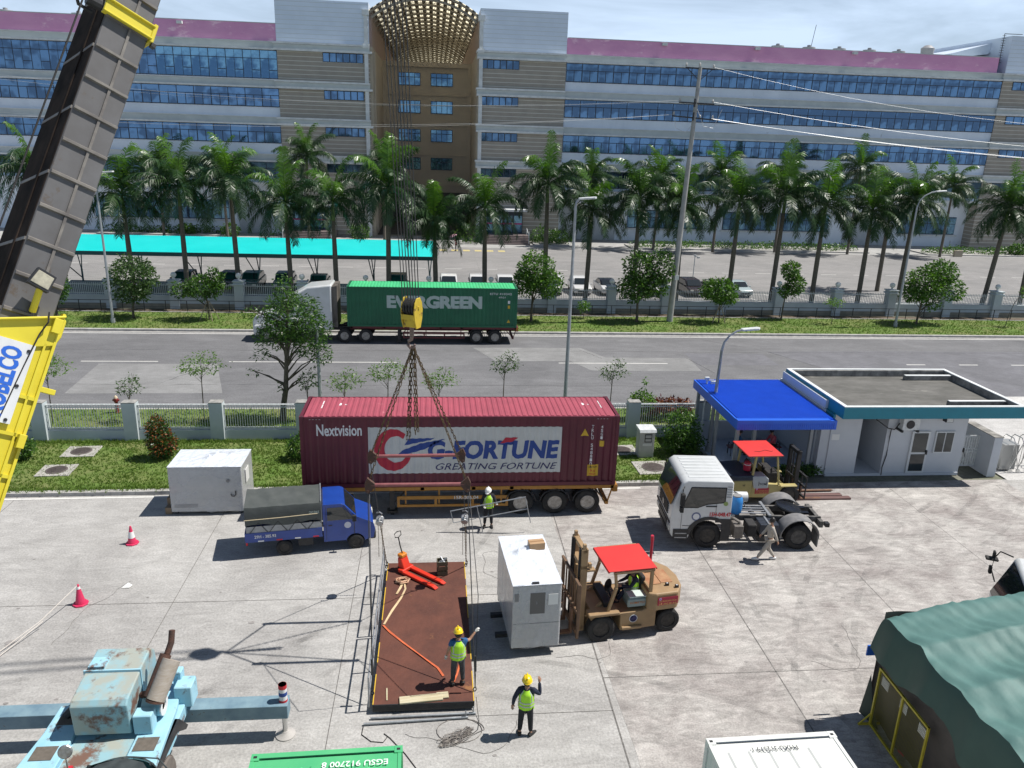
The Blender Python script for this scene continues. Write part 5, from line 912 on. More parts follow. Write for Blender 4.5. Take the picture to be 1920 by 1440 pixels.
# ================================================================ wrapped machines
film_t = mat('glossy white stretch film', (.70, .73, .78), (.64, .68, .75), sc=9, rough=.2, spec=.6, bump=1.0, bsc=5, coat=.5); filmg = mat('grey wrapped panel', (.46, .46, .455), (.42, .42, .415), sc=1.2, rough=.35, bump=.12, bsc=18, coat=.25, stretch=(.4, .4, 3)); fgrey = mat('grey vent panel', (.2, .2, .2), rough=.5)
def wrapped(t, lx, ly, h_, z0, bumps, top, sidem, seed):
    m = MB(); m.box(0, lx, 0, ly, z0, h_ - .02); m.build('machine_body', sidem, t, bevel=.02)
    m = MB()
    def f(u, v):
        x, y = -.015 + (lx + .03) * u, -.015 + (ly + .03) * v; e = min(u, 1 - u, v, 1 - v) * 8; e = min(1, e); z = h_ + .012 * mnoise.noise(Vector((x * 5, y * 5, seed))) * e + .01 * abs(mnoise.noise(Vector((x * 14 + y * 9, y * 3, seed)))) * e
        for bx, by, bh, br in bumps: d = math.hypot(x - bx, y - by); z += bh * math.exp(-(d / br) ** 1.1) * e
        return (x, y, z)
    m.grid(f, 60, 60); n_ = 60
    for a, b, c in ((0, 0, 1), (1, 0, 0)): pass
    m.build('film_top', top, t, smooth=2)
    m = MB()   # wrinkled film skirt hugging the sides
    def sk_(u, v):
        P = 2 * (lx + ly); d = u * P
        if d < lx: x, y, nx, ny = d, 0, 0, -1
        elif d < lx + ly: x, y, nx, ny = lx, d - lx, 1, 0
        elif d < 2 * lx + ly: x, y, nx, ny = 2 * lx + ly - d, ly, 0, 1
        else: x, y, nx, ny = 0, P - d, -1, 0
        w_ = .008 + .02 * abs(mnoise.noise(Vector((d * 2.2, v * 9, seed)))) * (1 - v) + .006 * mnoise.noise(Vector((d * 20, v * 3, seed))); return (x + nx * w_, y + ny * w_, z0 - .06 * mnoise.noise(Vector((d * 3, 1, seed))) + (h_ - z0 + .004) * v)
    m.grid(sk_, 160, 24); o = m.build('film_side', fs_, t, smooth=2)
fs_ = bpy.data.materials.new('clear stretch film'); fs_.use_nodes = True; N = fs_.node_tree.nodes; L = fs_.node_tree.links; tr_ = N.new('ShaderNodeBsdfTransparent'); x_ = N.new('ShaderNodeMixShader'); fr = N.new('ShaderNodeTexNoise'); fr.inputs['Scale'].default_value = 3; fr.inputs['Detail'].default_value = 6; rm = N.new('ShaderNodeMapRange'); rm.inputs[1].default_value = .35; rm.inputs[2].default_value = .75; rm.inputs[3].default_value = .15; rm.inputs[4].default_value = .6
b_ = N['Principled BSDF']; b_.inputs['Base Color'].default_value = (.6, .62, .65, 1); b_.inputs['Roughness'].default_value = .15; L.new(fr.outputs['Fac'], rm.inputs[0]); L.new(rm.outputs[0], x_.inputs[0]); L.new(tr_.outputs[0], x_.inputs[1]); L.new(b_.outputs[0], x_.inputs[2]); L.new(x_.outputs[0], N['Material Output'].inputs[0])
t = thing('wrapped_machine', 'broad grey machine cabinet in white film standing beside the blue pickup', 'machine crate', (-10.1, 28.25, 0)); wrapped(t, 2.72, 1.75, 2.0, .12, [(1.35, .8, .22, .1), (1.55, 1.15, .16, .13), (.4, .5, .05, .06), (2.1, 1.2, .08, .15)], film_t, filmg, 3)
m = MB(); m.box(.12, 1.0, -.006, .0, .3, .46); m.build('vent', fgrey, t); m = MB(); m.lathe([(.001, 0), (.07, 0), (.07, .01), (.001, .01)], T(2.2, -.02, 1.42, rx=R(90)), 16); m.build('round_port', fgrey, t); m = MB(); m.tube([(2.45, -.03, 1.0), (2.47, -.05, .86), (2.4, -.06, .78), (2.3, -.05, .8), (2.28, -.03, .88)], .02); m.build('hook_handle', darkm, t); m = MB(); m.box(2.74, 2.76, .5, 1.0, 1.1, 1.65); m.build('side_label', pm, t)
m = MB()
for x in (.1, 1.3, 2.55): m.box(x, x + .1, .1, .2, 0, .12); m.box(x, x + .1, 1.5, 1.6, 0, .12)
m.build('foot', darkm, t)
for i, (dx, h_) in enumerate(((-.22, .55), (-.2, .28))): m = MB(); m.box(-10.36, -10.12, 28.6 - i * .3, 28.95 - i * .3, 0, h_); tag(m.build('cardboard_box', mat('brown cardboard', (.2, .15, .1), rough=.9), bevel=.01), ('taller' if i == 0 else 'low') + ' brown box at the left foot of the grey wrapped cabinet', 'box', 'boxes beside the wrapped cabinet')
t = thing('wrapped_machine', 'tall machine cabinet in glossy white film held up by the tan forklift', 'machine crate', (2.2, 18.92, 0), R(3.8)); wrapped(t, 1.4, 2.85, 2.36, .3, [(.45, 1.75, .2, .1), (.8, 1.95, .15, .12), (.3, 1.1, .05, .1), (1.0, .6, .04, .15), (.7, 2.4, .05, .2)], film_t, filmg, 9)
m = MB(); m.box(.5, .93, -.012, -.002, 1.42, 2.1); m.build('dark_window', mat('smoked window', (.1, .1, .1), rough=.2), t); m = MB(); m.box(.05, .17, -.012, -.002, 1.85, 2.1); m.build('small_panel', fgrey, t); m = MB(); m.box(1.02, 1.3, -.03, -.02, 1.7, 2.05); m.build('paper_label', pm, t); m = MB(); m.box(.02, 1.38, -.008, -.003, 1.1, 1.112); m.box(.55, .75, .02, .1, 2.375, 2.4); m.build('seam', darkm, t)
m = MB()
for y in (.75, 1.75): m.box(-.35, 1.5, y, y + .14, .16, .28)
for y in (.1, 2.6): m.box(.0, 1.4, y, y + .1, .2, .3)
m.build('skid_timber', darkm, t)
t = thing('cardboard_box', 'small brown cardboard carton lying on top of the tall wrapped machine', 'box', (3.1, 21.0, 2.38), R(8)); m = MB(); m.box(-.24, .24, -.15, .15, 0, .22); m.build('carton', mat('carton', (.42, .27, .15), (.38, .24, .13), sc=5, rough=.85), t, bevel=.006); m = MB(); m.box(-.242, .242, -.03, .03, -.001, .223); m.build('tape', mat('brown tape', (.3, .17, .08), rough=.3), t)
# ================================================================ steel platform and lifting gear
t = thing('steel_platform', 'long rusty brown steel platform with yellow edges, slung from the crane', 'platform', (-.27, 20.35, 0)); px, py = 1.31, 3.5; tb = .27
m = MB(); m.box(-px, px, -py, py, tb - .012, tb); m.build('deck_plate', rust, t)
m = MB()
for x in (-px, px - .08): m.box(x, x + .08, -py, py, .09, tb - .014)
for k in range(9): y = -py + .1 + k * .85; m.box(-px + .08, px - .08, y, y + .06, .1, tb - .02)
m.box(-px, px, -py - .03, -py, .07, tb + .0); m.build('frame', darkm, t)
for x in (-px - .006, px): 
    for a, b in ((-py, -py + 1.2), (-py + 1.7, -py + 2.6), (.2, 2.0), (2.4, py)): m = MB(); m.box(x, x + .006, a, b, .1, tb + .002); m.box(x - .02 if x > 0 else x, x + .026 if x < 0 else x + .006, a, b, tb, tb + .004); m.build('yellow_edge', yelp, t)
for i, (x, y) in enumerate(((-px - .03, -py + .35), (px + .03, -py + .35), (-px - .03, py - .35), (px + .03, py - .35))):
    m = MB(); m.tube([(x + .04 * math.cos(a), y, tb + .08 + .06 * math.sin(a)) for a in [R(k * 30) for k in range(12)]], .014, 6, closed=True); m.build('shackle', darkm, t)
def chain(m, a, b, r=.035, tw=0):
    a, b = Vector(a), Vector(b); L_ = (b - a).length; n_ = max(2, int(L_ / (r * 2.6))); M0, _ = axm(a, b)
    for k in range(n_):
        z = L_ * (k + .5) / n_; h = L_ / n_ * .78; M1 = M0 @ Matrix.Translation((0, 0, z)) @ Matrix.Rotation(R(90) * (k % 2) + tw, 4, 'Z'); pts = [(r * .62 * math.cos(t_), h * (1 if math.sin(t_) > 0 else -1) * .45 + r * .62 * math.sin(t_)) for t_ in [R(q) for q in (0, 50, 90, 130, 180, 230, 270, 310)]]
        m.tube([M1 @ Vector((p, 0, q)) for p, q in pts], r * .27, 5, closed=True)
chm = mat('rusty lifting chain', (.06, .04, .025), (.13, .085, .03), sc=9, rough=.7, metal=.3); wrm = mat('greasy wire rope', (.03, .03, .032), rough=.6)
HK = (-.57, 20.05, 8.98); FL, FRb = (-1.78, 19.3, 5.33), (.9, 19.3, 5.33); RL, RR_ = (-1.86, 21.2, 5.36), (.83, 21.2, 5.38)
PC = {'FL': (-1.6, 17.2, .42), 'FR': (1.08, 17.2, .42), 'RL': (-1.6, 23.5, .42), 'RR': (1.08, 23.5, .42)}
for nm, p, lab in (('FL', FL, 'lifting chain from the crane hook to the left end of the nearer spreader bar'), ('FR', FRb, 'lifting chain from the crane hook to the right end of the nearer spreader bar'), ('RL', RL, 'lifting chain from the crane hook to the left end of the farther spreader bar'), ('RR', RR_, 'lifting chain from the crane hook to the right end of the farther spreader bar')):
    o = MB(); chain(o, HK, p, .042, .3); ob = o.build('lifting_chain', chm); tag(ob, lab, 'chain', 'chains below the crane hook')
for k, (x, y, z) in enumerate(((-.75, 20.0, 6.35), (-.68, 20.08, 6.3), (-.52, 20.0, 6.5), (-.45, 20.08, 6.55))):
    o = MB(); chain(o, (HK[0] + (k - 1.5) * .03, HK[1], HK[2]), (x, y, z), .045, k); tag(o.build('slack_chain', chm), 'unused rusty chain hanging straight down in the bunch below the crane hook', 'chain', 'slack chains under the hook')
pipem = mat('maroon spreader pipe', (.26, .09, .09), (.2, .06, .065), sc=5, rough=.5)
for a, b, lab in ((FL, FRb, 'maroon pipe spreader bar hanging nearer the camera, lower in view'), (RL, RR_, 'maroon pipe spreader bar hanging farther from the camera, upper in view')):
    t = thing('spreader_bar', lab, 'spreader bar', a, 0, 'spreader bars'); d = Vector(b) - Vector(a); m = MB(); m.cyl((.1, 0, 0), (d.x - .1, d.y, d.z), .052, n=14); m.build('pipe', pipem, t, smooth=True)
    for s_, p in ((1, Vector((0, 0, 0))), (-1, d)):
        m = MB(T(p.x, p.y, p.z)); m.prism([(0, .22), (-.08 * s_, .05), (-.06 * s_, -.2), (.03 * s_, -.24), (.2 * s_, -.04), (.2 * s_, .04)], -.05, .05, 'y'); m.cyl((-.0, -.07, -.16), (0, .07, -.16), .035, n=8); m.build('end_plate', rusty, t, bevel=.01)
for k, (a, nm, lab, mid) in enumerate(((FL, 'FL', 'wire sling from the nearer spreader bar down to the near left platform corner', None), (FRb, 'FR', 'wire sling from the nearer spreader bar down to the near right platform corner', None))):
    o = MB(); b = PC[nm]; o.tube([Vector(a) + Vector((0, 0, -.2)), b], .014, 6); o.tube([Vector(a) + Vector((.04, 0, -.2)), (b[0] + .03, b[1], 3.2), b], .011, 5); o.cyl((b[0], b[1], b[2] + .5), (b[0] - .005, b[1] + .03, b[2] + .95), .03, n=8); tag(o.build('wire_sling', wrm), lab, 'sling', 'wire slings')
hm = mat('chain hoist silver', (.5, .5, .5), (.3, .3, .3), sc=6, rough=.35, metal=.7)
for a, nm, lab in ((RL, 'RL', 'chain hoist hanging under the left end of the farther spreader bar'), (RR_, 'RR', 'chain hoist hanging under the right end of the farther spreader bar')):
    b = Vector(PC[nm]); a = Vector(a) + Vector((0, 0, -.2)); d = b - a; p = a + d * .53; t = thing('chain_hoist', lab, 'chain hoist', p, 0, 'chain hoists'); M0, _ = axm(p, a); M1 = Matrix.Translation(-p) @ M0; m = MB(M1)
    m.box(-.1, .1, -.07, .07, -.15, .12); m.cyl((0, -.12, -.02), (0, .14, -.02), .12, n=16); m.build('body', hm, t, bevel=.015); m = MB(M1); m.tube([(0, 0, .12), (0, 0, .22), (.08, 0, .26), (.1, 0, .36), (.03, 0, .44), (-.06, 0, .4)], .022, 8); m.build('hook', hm, t, smooth=True)
    m = MB(M1); m.tube([(0, 0, .36), (0, 0, (a - p).length)], .012, 6); m.build('top_wire', wrm, t); m = MB(); L2 = Vector(b - p); n2 = L2.normalized(); chain(m, n2 * .12, L2, .03)
    chain(m, n2 * .12 + Vector((.06, 0, 0)), Vector((.07, .02, -1.2)), .018); chain(m, n2 * .12 + Vector((-.06, 0, 0)), Vector((-.05, .02, -1.3)), .018); m.build('load_chain', chm, t); m = MB(T(L2.x, L2.y, L2.z)); m.tube([(0, 0, .12), (.04, 0, .06), (.04, 0, -.02), (0, 0, -.06), (-.04, 0, -.02)], .018, 6); m.build('lower_hook', darkm, t)
# hook block with its falls of rope
t = thing('hook_block', 'worn yellow multi-sheave crane hook block hanging on eight steel ropes', 'hook block', (-.6, 20.05, 9.2)); yb = mat('chipped yellow paint', (.55, .40, .03), (.45, .32, .02), sc=3, rough=.6, c3=(.1, .04, .02), sc3=4, lo3=.56)
prof = [(-.17, .05), (-.3, .4), (-.34, .75), (-.28, 1.05), (-.14, 1.24), (.14, 1.24), (.28, 1.05), (.34, .75), (.3, .4), (.17, .05)]
MR = Matrix.Translation((0, 0, .25)) @ Matrix.Rotation(R(-28), 4, 'Z') @ Matrix.Scale(.68, 4)
for x in (-.3, .26): m = MB(MR); m.prism(prof, x, x + .045, 'x'); m.build('side_plate', yb, t, bevel=.012)
m = MB(MR)
for k in range(4): m.cyl((-.22 + k * .12, 0, .86), (-.14 + k * .12, 0, .86), .33, n=24)
m.build('sheave', blk, t, smooth=True); m = MB(MR); m.box(-.26, .26, -.2, .2, .1, .42); m.build('crosshead', yb, t, bevel=.02); m = MB(MR); m.cyl((-.32, 0, .86), (.34, 0, .86), .06, n=10); m.build('sheave_pin', yb, t); m = MB(MR)
for y in (-.34, .31): m.box(-.27, .27, y, y + .03, .42, .62)
m.build('guard_plate', yb, t)
m = MB(MR); m.cyl((0, 0, .12), (0, 0, -.3), .085, n=12); m.tube([(0, 0, -.28), (-.02, 0, -.42), (-.14, 0, -.5), (-.17, 0, -.64), (-.06, 0, -.76), (.08, 0, -.72), (.14, 0, -.6)], [.08, .075, .07, .075, .075, .06, .04], 10); m.build('hook', mat('hook steel', (.14, .1, .09), (.22, .16, .14), sc=6, rough=.5, metal=.4), t, smooth=True)
for k in range(8): x = -.26 + (k // 2) * .12 + .06; y = -.3 if k % 2 else .3; p = MR @ Vector((x, y, .9)); m = MB(); m.tube([p, (p.x * 1.7 - .85, p.y * 1.2 + .1, 19.2)], .0125, 6); m.build('hoist_rope', wrm, t)
# ================================================================ things on and round the platform
jr = mat('red pallet jack paint', (.62, .035, .012), (.55, .03, .012), sc=4, rough=.45)
t = thing('pallet_jack', 'bright red hand pallet jack on the rusty platform', 'pallet jack', (-.98, 23.35, .27), R(-42)); m = MB()
for y in (-.27, .11): m.prism([(.1, .06), (.12, .12), (1.45, .09), (1.6, .045), (1.6, .02), (1.4, .02), (.1, .02)], y, y + .16, 'y')
m.build('forks', jr, t, bevel=.01); m = MB(); m.prism([(-.1, -.26), (-.02, -.28), (.14, -.27), (.14, .27), (-.02, .28), (-.1, .26)], .04, .16, 'z'); m.prism([(-.18, .14), (-.2, .5), (-.05, .52), (.12, .14)], -.16, .16, 'y'); m.build('pump_housing', jr, t, bevel=.02); m = MB(); m.box(-.24, -.02, -.13, .13, .5, .62); m.build('battery', mat('orange battery', (.6, .2, .02), rough=.5), t, bevel=.02); m = MB(); m.tube([(-.12, 0, .6), (-.22, 0, .85), (-.3, 0, 1.15)], .022); m.tube([(-.3, -.0, 1.15), (-.31, -.14, 1.2), (-.34, -.14, 1.32), (-.36, 0, 1.35), (-.34, .14, 1.32), (-.31, .14, 1.2), (-.3, 0, 1.15)], .017); m.build('tiller', blk, t); m = MB()
for y in (-.08, .08): m.cyl((-.15, y - .04, .09), (-.15, y + .04, .09), .09, n=14)
for y in (-.19, .19): m.cyl((1.25, y - .04, .04), (1.25, y + .04, .04), .04, n=10)
m.build('wheels', blk, t)
t = thing('tool_crate', 'small slatted wooden crate with tools on the far end of the platform', 'crate', (.26, 23.1, .272), R(6)); wd = mat('olive crate wood', (.09, .085, .05), (.13, .12, .08), sc=6, rough=.8); m = MB()
for z in (.02, .2, .38):
    for a in ((-.17, .17, -.15, -.135), (-.17, .17, .135, .15), (-.17, -.155, -.15, .15), (.155, .17, -.15, .15)): m.box(*a, z, z + .14)
m.box(-.165, .165, -.145, .145, .01, .03)
for x in (-.155, .125):
    for y in (-.135, .105): m.box(x, x + .03, y, y + .03, 0, .52)
m.build('slats', wd, t); m = MB(); m.bar((-.1, -.05, .4), (.16, .05, .56), .05); m.bar((.1, -.08, .4), (-.05, .1, .6), .04); m.box(-.1, .12, -.1, .1, .35, .45); m.build('tools', galv, t)
og = mat('orange webbing', (.6, .14, .05), (.5, .1, .04), sc=5, rough=.8); bgm = mat('beige webbing', (.5, .36, .2), (.6, .46, .28), sc=5, rough=.8)
def ribbon(pts, w_, m_, name, lab, g=None, z=.285):
    m = MB(); P = [Vector(p) for p in pts]; vs = []
    for i, p in enumerate(P):
        d = (P[min(i + 1, len(P) - 1)] - P[max(i - 1, 0)]).normalized(); q = Vector((-d.y, d.x)) * w_ / 2; vs += [(p.x + q.x, p.y + q.y, z + .012 * math.sin(i * 1.7)), (p.x - q.x, p.y - q.y, z + .006 + .01 * math.cos(i * 2.1))]
    n_ = len(P); m.add(vs + [(a, b, c + .006) for a, b, c in vs], [(2 * i, 2 * i + 1, 2 * i + 3, 2 * i + 2) for i in range(n_ - 1)] + [(2 * n_ + 2 * i, 2 * n_ + 2 * i + 2, 2 * n_ + 2 * i + 3, 2 * n_ + 2 * i + 1) for i in range(n_ - 1)]); return tag(m.build(name, m_), lab, 'strap', g)
ribbon([(-.98, 22.6), (-.93, 22.2), (-1.05, 21.7), (-1.3, 21.0), (-1.5, 20.3)], .06, bgm, 'webbing_strap', 'pale beige strap running from the heap to the left platform edge', 'straps on the platform'); ribbon([(-1.52, 20.25), (-1.3, 19.9), (-.9, 19.4), (-.4, 18.8), (.1, 18.2), (.25, 17.85)], .06, og, 'webbing_strap', 'orange strap stretched across the platform to the worker standing on it', 'straps on the platform')
ribbon([(.5, 17.5), (.62, 17.9), (.7, 18.3), (.9, 18.75)], .05, og, 'webbing_strap', 'short orange strap end lying behind the worker on the platform', 'straps on the platform'); ribbon([(-1.2, 21.9), (-1.1, 22.25), (-1.05, 22.5)], .07, bgm, 'webbing_strap', 'short loose end of beige strap near the heap', 'straps on the platform')
m = MB(); random.seed(3); pts = []
for k in range(60): a = k * .9; r = .08 + .13 * random.random(); pts.append((-1.05 + r * math.cos(a) * 1.3, 22.65 + r * math.sin(a), .29 + .09 * random.random()))
m.tube(pts, .02, 4); tag(m.build('strap_heap', mat('pink brown webbing', (.5, .24, .14), (.6, .42, .28), sc=8, rough=.8)), 'crumpled heap of orange and beige strap on the platform beside the pallet jack', 'strap')
t = thing('timber_board', 'pale rough timber board lying across the near end of the platform', 'timber', (-.28, 16.98, .275), R(5)); m = MB(); m.box(-.62, .5, -.13, .13, 0, .05); m.box(.35, .66, -.06, .17, .0, .04); m.build('boards', mat('pale timber', (.55, .5, .36), (.42, .36, .22), sc=5, rough=.8, stretch=(.3, 3, 1)), t, bevel=.006)
m = MB(); m.bar((-1.22, 16.98, .285), (-1.25, 17.45, .285), .035, .012); tag(m.build('wood_strip', bpy.data.materials['pale timber']), 'thin pale wooden strip near the left near corner of the platform', 'timber')
# railing panels on the left edge of the platform, pipes, ropes
for i, (y0, y1, lab) in enumerate(((20.15, 23.55, 'grey pipe railing panel on the left platform edge, farther half'), (16.95, 20.05, 'grey pipe railing panel on the left platform edge, nearer half'))):
    t = thing('pipe_railing', lab, 'railing', (-1.68, y0, .12), 0, 'railing panels on the platform edge'); l_ = y1 - y0; m = MB()
    for z in (.32, .88): m.cyl((0, 0, z), (0, l_, z), .024, n=8)
    for y in (0, l_ / 2, l_): m.cyl((0, y, 0), (0, y, .88), .022, n=8)
    m.build('pipes', galv, t, smooth=True)
t = thing('pipe_railing', 'long grey pipe frame carried by the worker in front of the trailer', 'railing', (2.0, 26.45, 1.17)); m = MB(T(ry=R(-12.5), rz=R(-3))); z1, z0 = 0, -.5
for z in (0,): m.cyl((-1.45, 0, z), (1.45, 0, z), .022, n=8)
m.cyl((-.45, 0, -.5), (1.45, 0, -.5), .02, n=8); m.cyl((-1.42, 0, -.5), (-.55, 0, -.5), .015, n=8)
for x, zb in ((-1.43, -.5), (-.42, -1.15), (1.43, -1.1)): m.cyl((x, 0, 0), (x, 0, zb), .018, n=8)
m.build('pipes', galv, t, smooth=True)
for (a, b, lab) in (((-1.62, 16.62, .05), (1.07, 16.66, .05), 'long steel pipe on the ground in front of the platform, the one closer to it'), ((-1.78, 16.42, .05), (.87, 16.52, .05), 'long steel pipe on the ground in front of the platform, the outer one')): m = MB(); m.cyl(a, b, .03, n=8); m.cyl((b[0] - .06, b[1], .05), (b[0] - .06, b[1], .25), .015, n=6); tag(m.build('steel_pipe', galv, smooth=True), lab, 'pipe', 'pipes on the ground')
random.seed(8); m = MB(); pts = []
for k in range(190): a = k * .33; r = .30 * random.uniform(.45, 1.15); cx_, cy_ = .55 + .05 * math.sin(k * .07), 15.85 + .1 * math.cos(k * .05); pts.append((cx_ + r * 1.25 * math.cos(a) + .13 * math.sin(a), cy_ + r * .62 * math.sin(a) + .12 * math.cos(a), .02 + .05 * random.random()))
for k in range(26): a = k * .3; pts.append((.65 + .62 * math.cos(a) * (1 - .005 * k), 16.1 + .42 * math.sin(a), .015))
m.tube(pts, .009, 4); tag(m.build('rope_coil', mat('grey rope', (.3, .27, .24), (.08, .07, .07), sc=12, rough=.9)), 'tangled coil of grey rope on the concrete in front of the platform', 'rope')
m = MB(); m.tube([(-1.78, 16.38, .02), (-1.8, 16.1, .012), (-1.55, 15.85, .012), (-1.25, 15.8, .012), (-1.15, 16.0, .012), (-1.25, 16.1, .012), (-1.1, 15.95, .012), (-.7, 15.4, .012), (-.35, 14.8, .012), (.1, 14.0, .012), (.2, 13.4, .012)], .012, 5); tag(m.build('cable', blk), 'thin black cable looping on the ground near the green container', 'cable')
m = MB(); m.tube([(1.1, 16.95, .3), (1.12, 16.7, .1), (1.15, 16.4, .02), (1.1, 16.1, .02), (.95, 15.95, .02)], .008, 5); tag(m.build('tag_line', blk), 'thin dark tag line from the near right platform corner down to the rope coil', 'rope')
# ================================================================ containers at the bottom edge
rg = mat('rust streaked green roof', (.06, .38, .16), (.09, .43, .18), sc=1, rough=.6, c3=(.14, .08, .04), sc3=2.0, lo3=.66); rfr = mat('dark rust frame', (.06, .035, .03), (.1, .05, .04), sc=6, rough=.85)
t = thing('shipping_container', 'rust-streaked light green container cut off by the bottom edge', 'container', (-3.52, 12.62, 0), R(-90 + 1.2)); 
c2 = container(t, 6.06, 2.9, 2.75, rg, rg, rg, 'y'); text('roof_number', 'EGSU 912700 8', 1.25, .14, whitep, t, Matrix.Translation((.42, 2.0, 2.772)) @ Matrix.Rotation(R(-90), 4, 'Z'), .0, .012)
wr_ = mat('white container roof', (.66, .67, .64), (.6, .61, .58), sc=1, rough=.5, c3=(.4, .33, .27), sc3=3, lo3=.7)
t = thing('shipping_container', 'white container roof cut off by the bottom edge, right of centre', 'container', (5.52, 12.5, 0), R(-90 + 1.0)); c3_ = container(t, 6.06, 2.75, 2.75, wr_, wr_, wr_, 'y'); text('roof_number', 'PHXU 312379 1', .95, .12, darkm, t, Matrix.Translation((.4, 1.3, 2.772)) @ Matrix.Rotation(R(-90), 4, 'Z'), .0, .006)
# ================================================================ tarpaulin store, mesh barrier, vehicle at the right edge
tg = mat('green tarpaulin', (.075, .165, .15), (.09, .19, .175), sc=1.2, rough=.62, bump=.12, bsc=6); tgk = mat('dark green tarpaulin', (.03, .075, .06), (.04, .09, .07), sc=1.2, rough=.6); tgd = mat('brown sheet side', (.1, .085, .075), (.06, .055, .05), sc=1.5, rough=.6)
t = thing('tarpaulin_tent', 'big green tarpaulin-covered storage tent with sagging roof at the lower right', 'tent', (0, 0, 0)); m = MB()
def roof(u, v):      # u across (x), v towards camera (y)
    x = 11.35 + 9 * u; y = 16.1 - 7.5 * v; bays = v * 5.0; ph = bays - math.floor(bays); ridge = abs(2 * ph - 1); z = 3.15 + .5 * min(1, u * 2.5) + .24 * (ridge ** 1.8) * min(1, u * 4 + .25) - .25 * math.exp(-v * 30) + .05 * mnoise.noise(Vector((x * 1.2, y * 2, 2))) - .09 * abs(mnoise.noise(Vector((x * 2.6 + y * .8, y * .5, 5)))) ** .7 - .05 * abs(mnoise.noise(Vector((x * 6 + y * 1.5, y * .8, 9))))
    return (x + .1 * (ridge - .5) * math.exp(-u * 9), y, z)
m.grid(roof, 90, 110); m.build('roof_cover', tg, t, smooth=2)
m = MB()
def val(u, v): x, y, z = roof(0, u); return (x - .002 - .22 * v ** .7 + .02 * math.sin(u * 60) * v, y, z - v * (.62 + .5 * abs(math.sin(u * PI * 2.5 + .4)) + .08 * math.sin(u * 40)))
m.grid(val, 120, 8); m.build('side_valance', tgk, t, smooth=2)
m = MB(); m.grid(lambda u, v: (11.55 + .04 * math.sin(u * 34), 16.05 - 7.4 * u, .02 + 2.9 * v), 80, 10); m.grid(lambda u, v: (11.42 + 9 * u, 16.1 + .03 * math.sin(u * 40), .02 + 3.1 * v), 60, 6); m.build('side_sheet', tgd, t, smooth=2)
m = MB()
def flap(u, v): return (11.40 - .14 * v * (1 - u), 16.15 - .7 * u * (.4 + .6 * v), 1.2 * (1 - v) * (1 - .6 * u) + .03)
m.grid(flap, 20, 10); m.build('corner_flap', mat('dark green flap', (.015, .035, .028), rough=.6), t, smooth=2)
m = MB(); m.box(11.2, 11.5, 16.2, 16.24, 1.75, 2.05); m.build('blue_tag', mat('blue tag', (.02, .12, .5), rough=.5), t)
t = thing('mesh_barrier', 'yellow framed wire-mesh barrier panel leaning in front of the tent', 'barrier', (11.3, 15.7, 0), R(-91.5)); yb2 = mat('yellow barrier paint', (.5, .42, .03), (.4, .33, .03), sc=4, rough=.5); m = MB()
for z in (.03, 1.72): m.box(0, 2.15, -.025, .025, z, z + .05)
for x in (0, 1.05, 2.1): m.box(x, x + .05, -.024, .024, .03, 1.77)
m.bar((0, -.3, .03), (0, .3, .03), .05); m.bar((0, -.28, .03), (0, 0, .35), .03); m.bar((2.12, -.3, .03), (2.12, .3, .03), .05); m.build('frame', yb2, t)
m = MB()
for k in range(44): x = .05 + k * .048; m.box(x, x + .004, -.002, .002, .08, 1.72)
for k in range(34): z = .08 + k * .048; m.box(.05, 2.1, -.002, .002, z, z + .004)
m.build('mesh', mat('olive mesh wire', (.2, .18, .03), rough=.6), t)
for x in (.12, .95, 1.75):
    m = MB(); m.box(x, x + .3, .03, .036, 1.35, 1.6); o = m.build('notice_sheet', pm, t); m = MB()
    for k in range(4): m.box(x + .03, x + .27, .037, .039, 1.38 + k * .05, 1.395 + k * .05)
    m.build('print_lines', inkm, o)
t = thing('parked_vehicle', 'pale truck cab with black mirror arms peeping over the green tent at the right edge', 'truck', (16.75, 18.9, 0), R(-28)); m = MB(); m.prism([(0, .5), (-.1, 1.7), (.35, 2.95), (2.2, 3.05), (2.2, .5)], -1.9, .2, 'y'); m.build('cab', wcab, t, smooth=True, bevel=.08, seg=2); m = MB(); m.prism([(-.09, 1.75), (.33, 2.85), (.35, 2.82), (-.05, 1.7)], -1.75, .05, 'y', M=T(-.03, 0, 0)); m.build('windscreen', glass, t); m = MB(); m.prism([(.2, 1.7), (.5, 2.8), (1.5, 2.8), (1.5, 1.7)], .2, .215, 'y'); m.build('side_window', glass, t)
m = MB(); m.tube([(.3, .2, 2.92), (-.02, .35, 2.95), (-.12, .4, 2.7), (-.14, .4, 2.3), (-.02, .2, 2.0)], .022); m.build('mirror_arm', blk, t); m = MB(); m.box(-.36, -.02, .28, .5, 2.62, 2.69); m.box(-.2, -.12, .34, .5, 2.15, 2.4); m.box(-.18, -.11, .34, .5, 2.6, 2.9); m.build('mirror', blk, t, bevel=.02)
for x, y in ((.5, .1), (.5, -1.8)): wheel(t, x, y, .45, .45, .28, tyre, rimd, 'wheel', 1 if y > 0 else -1)
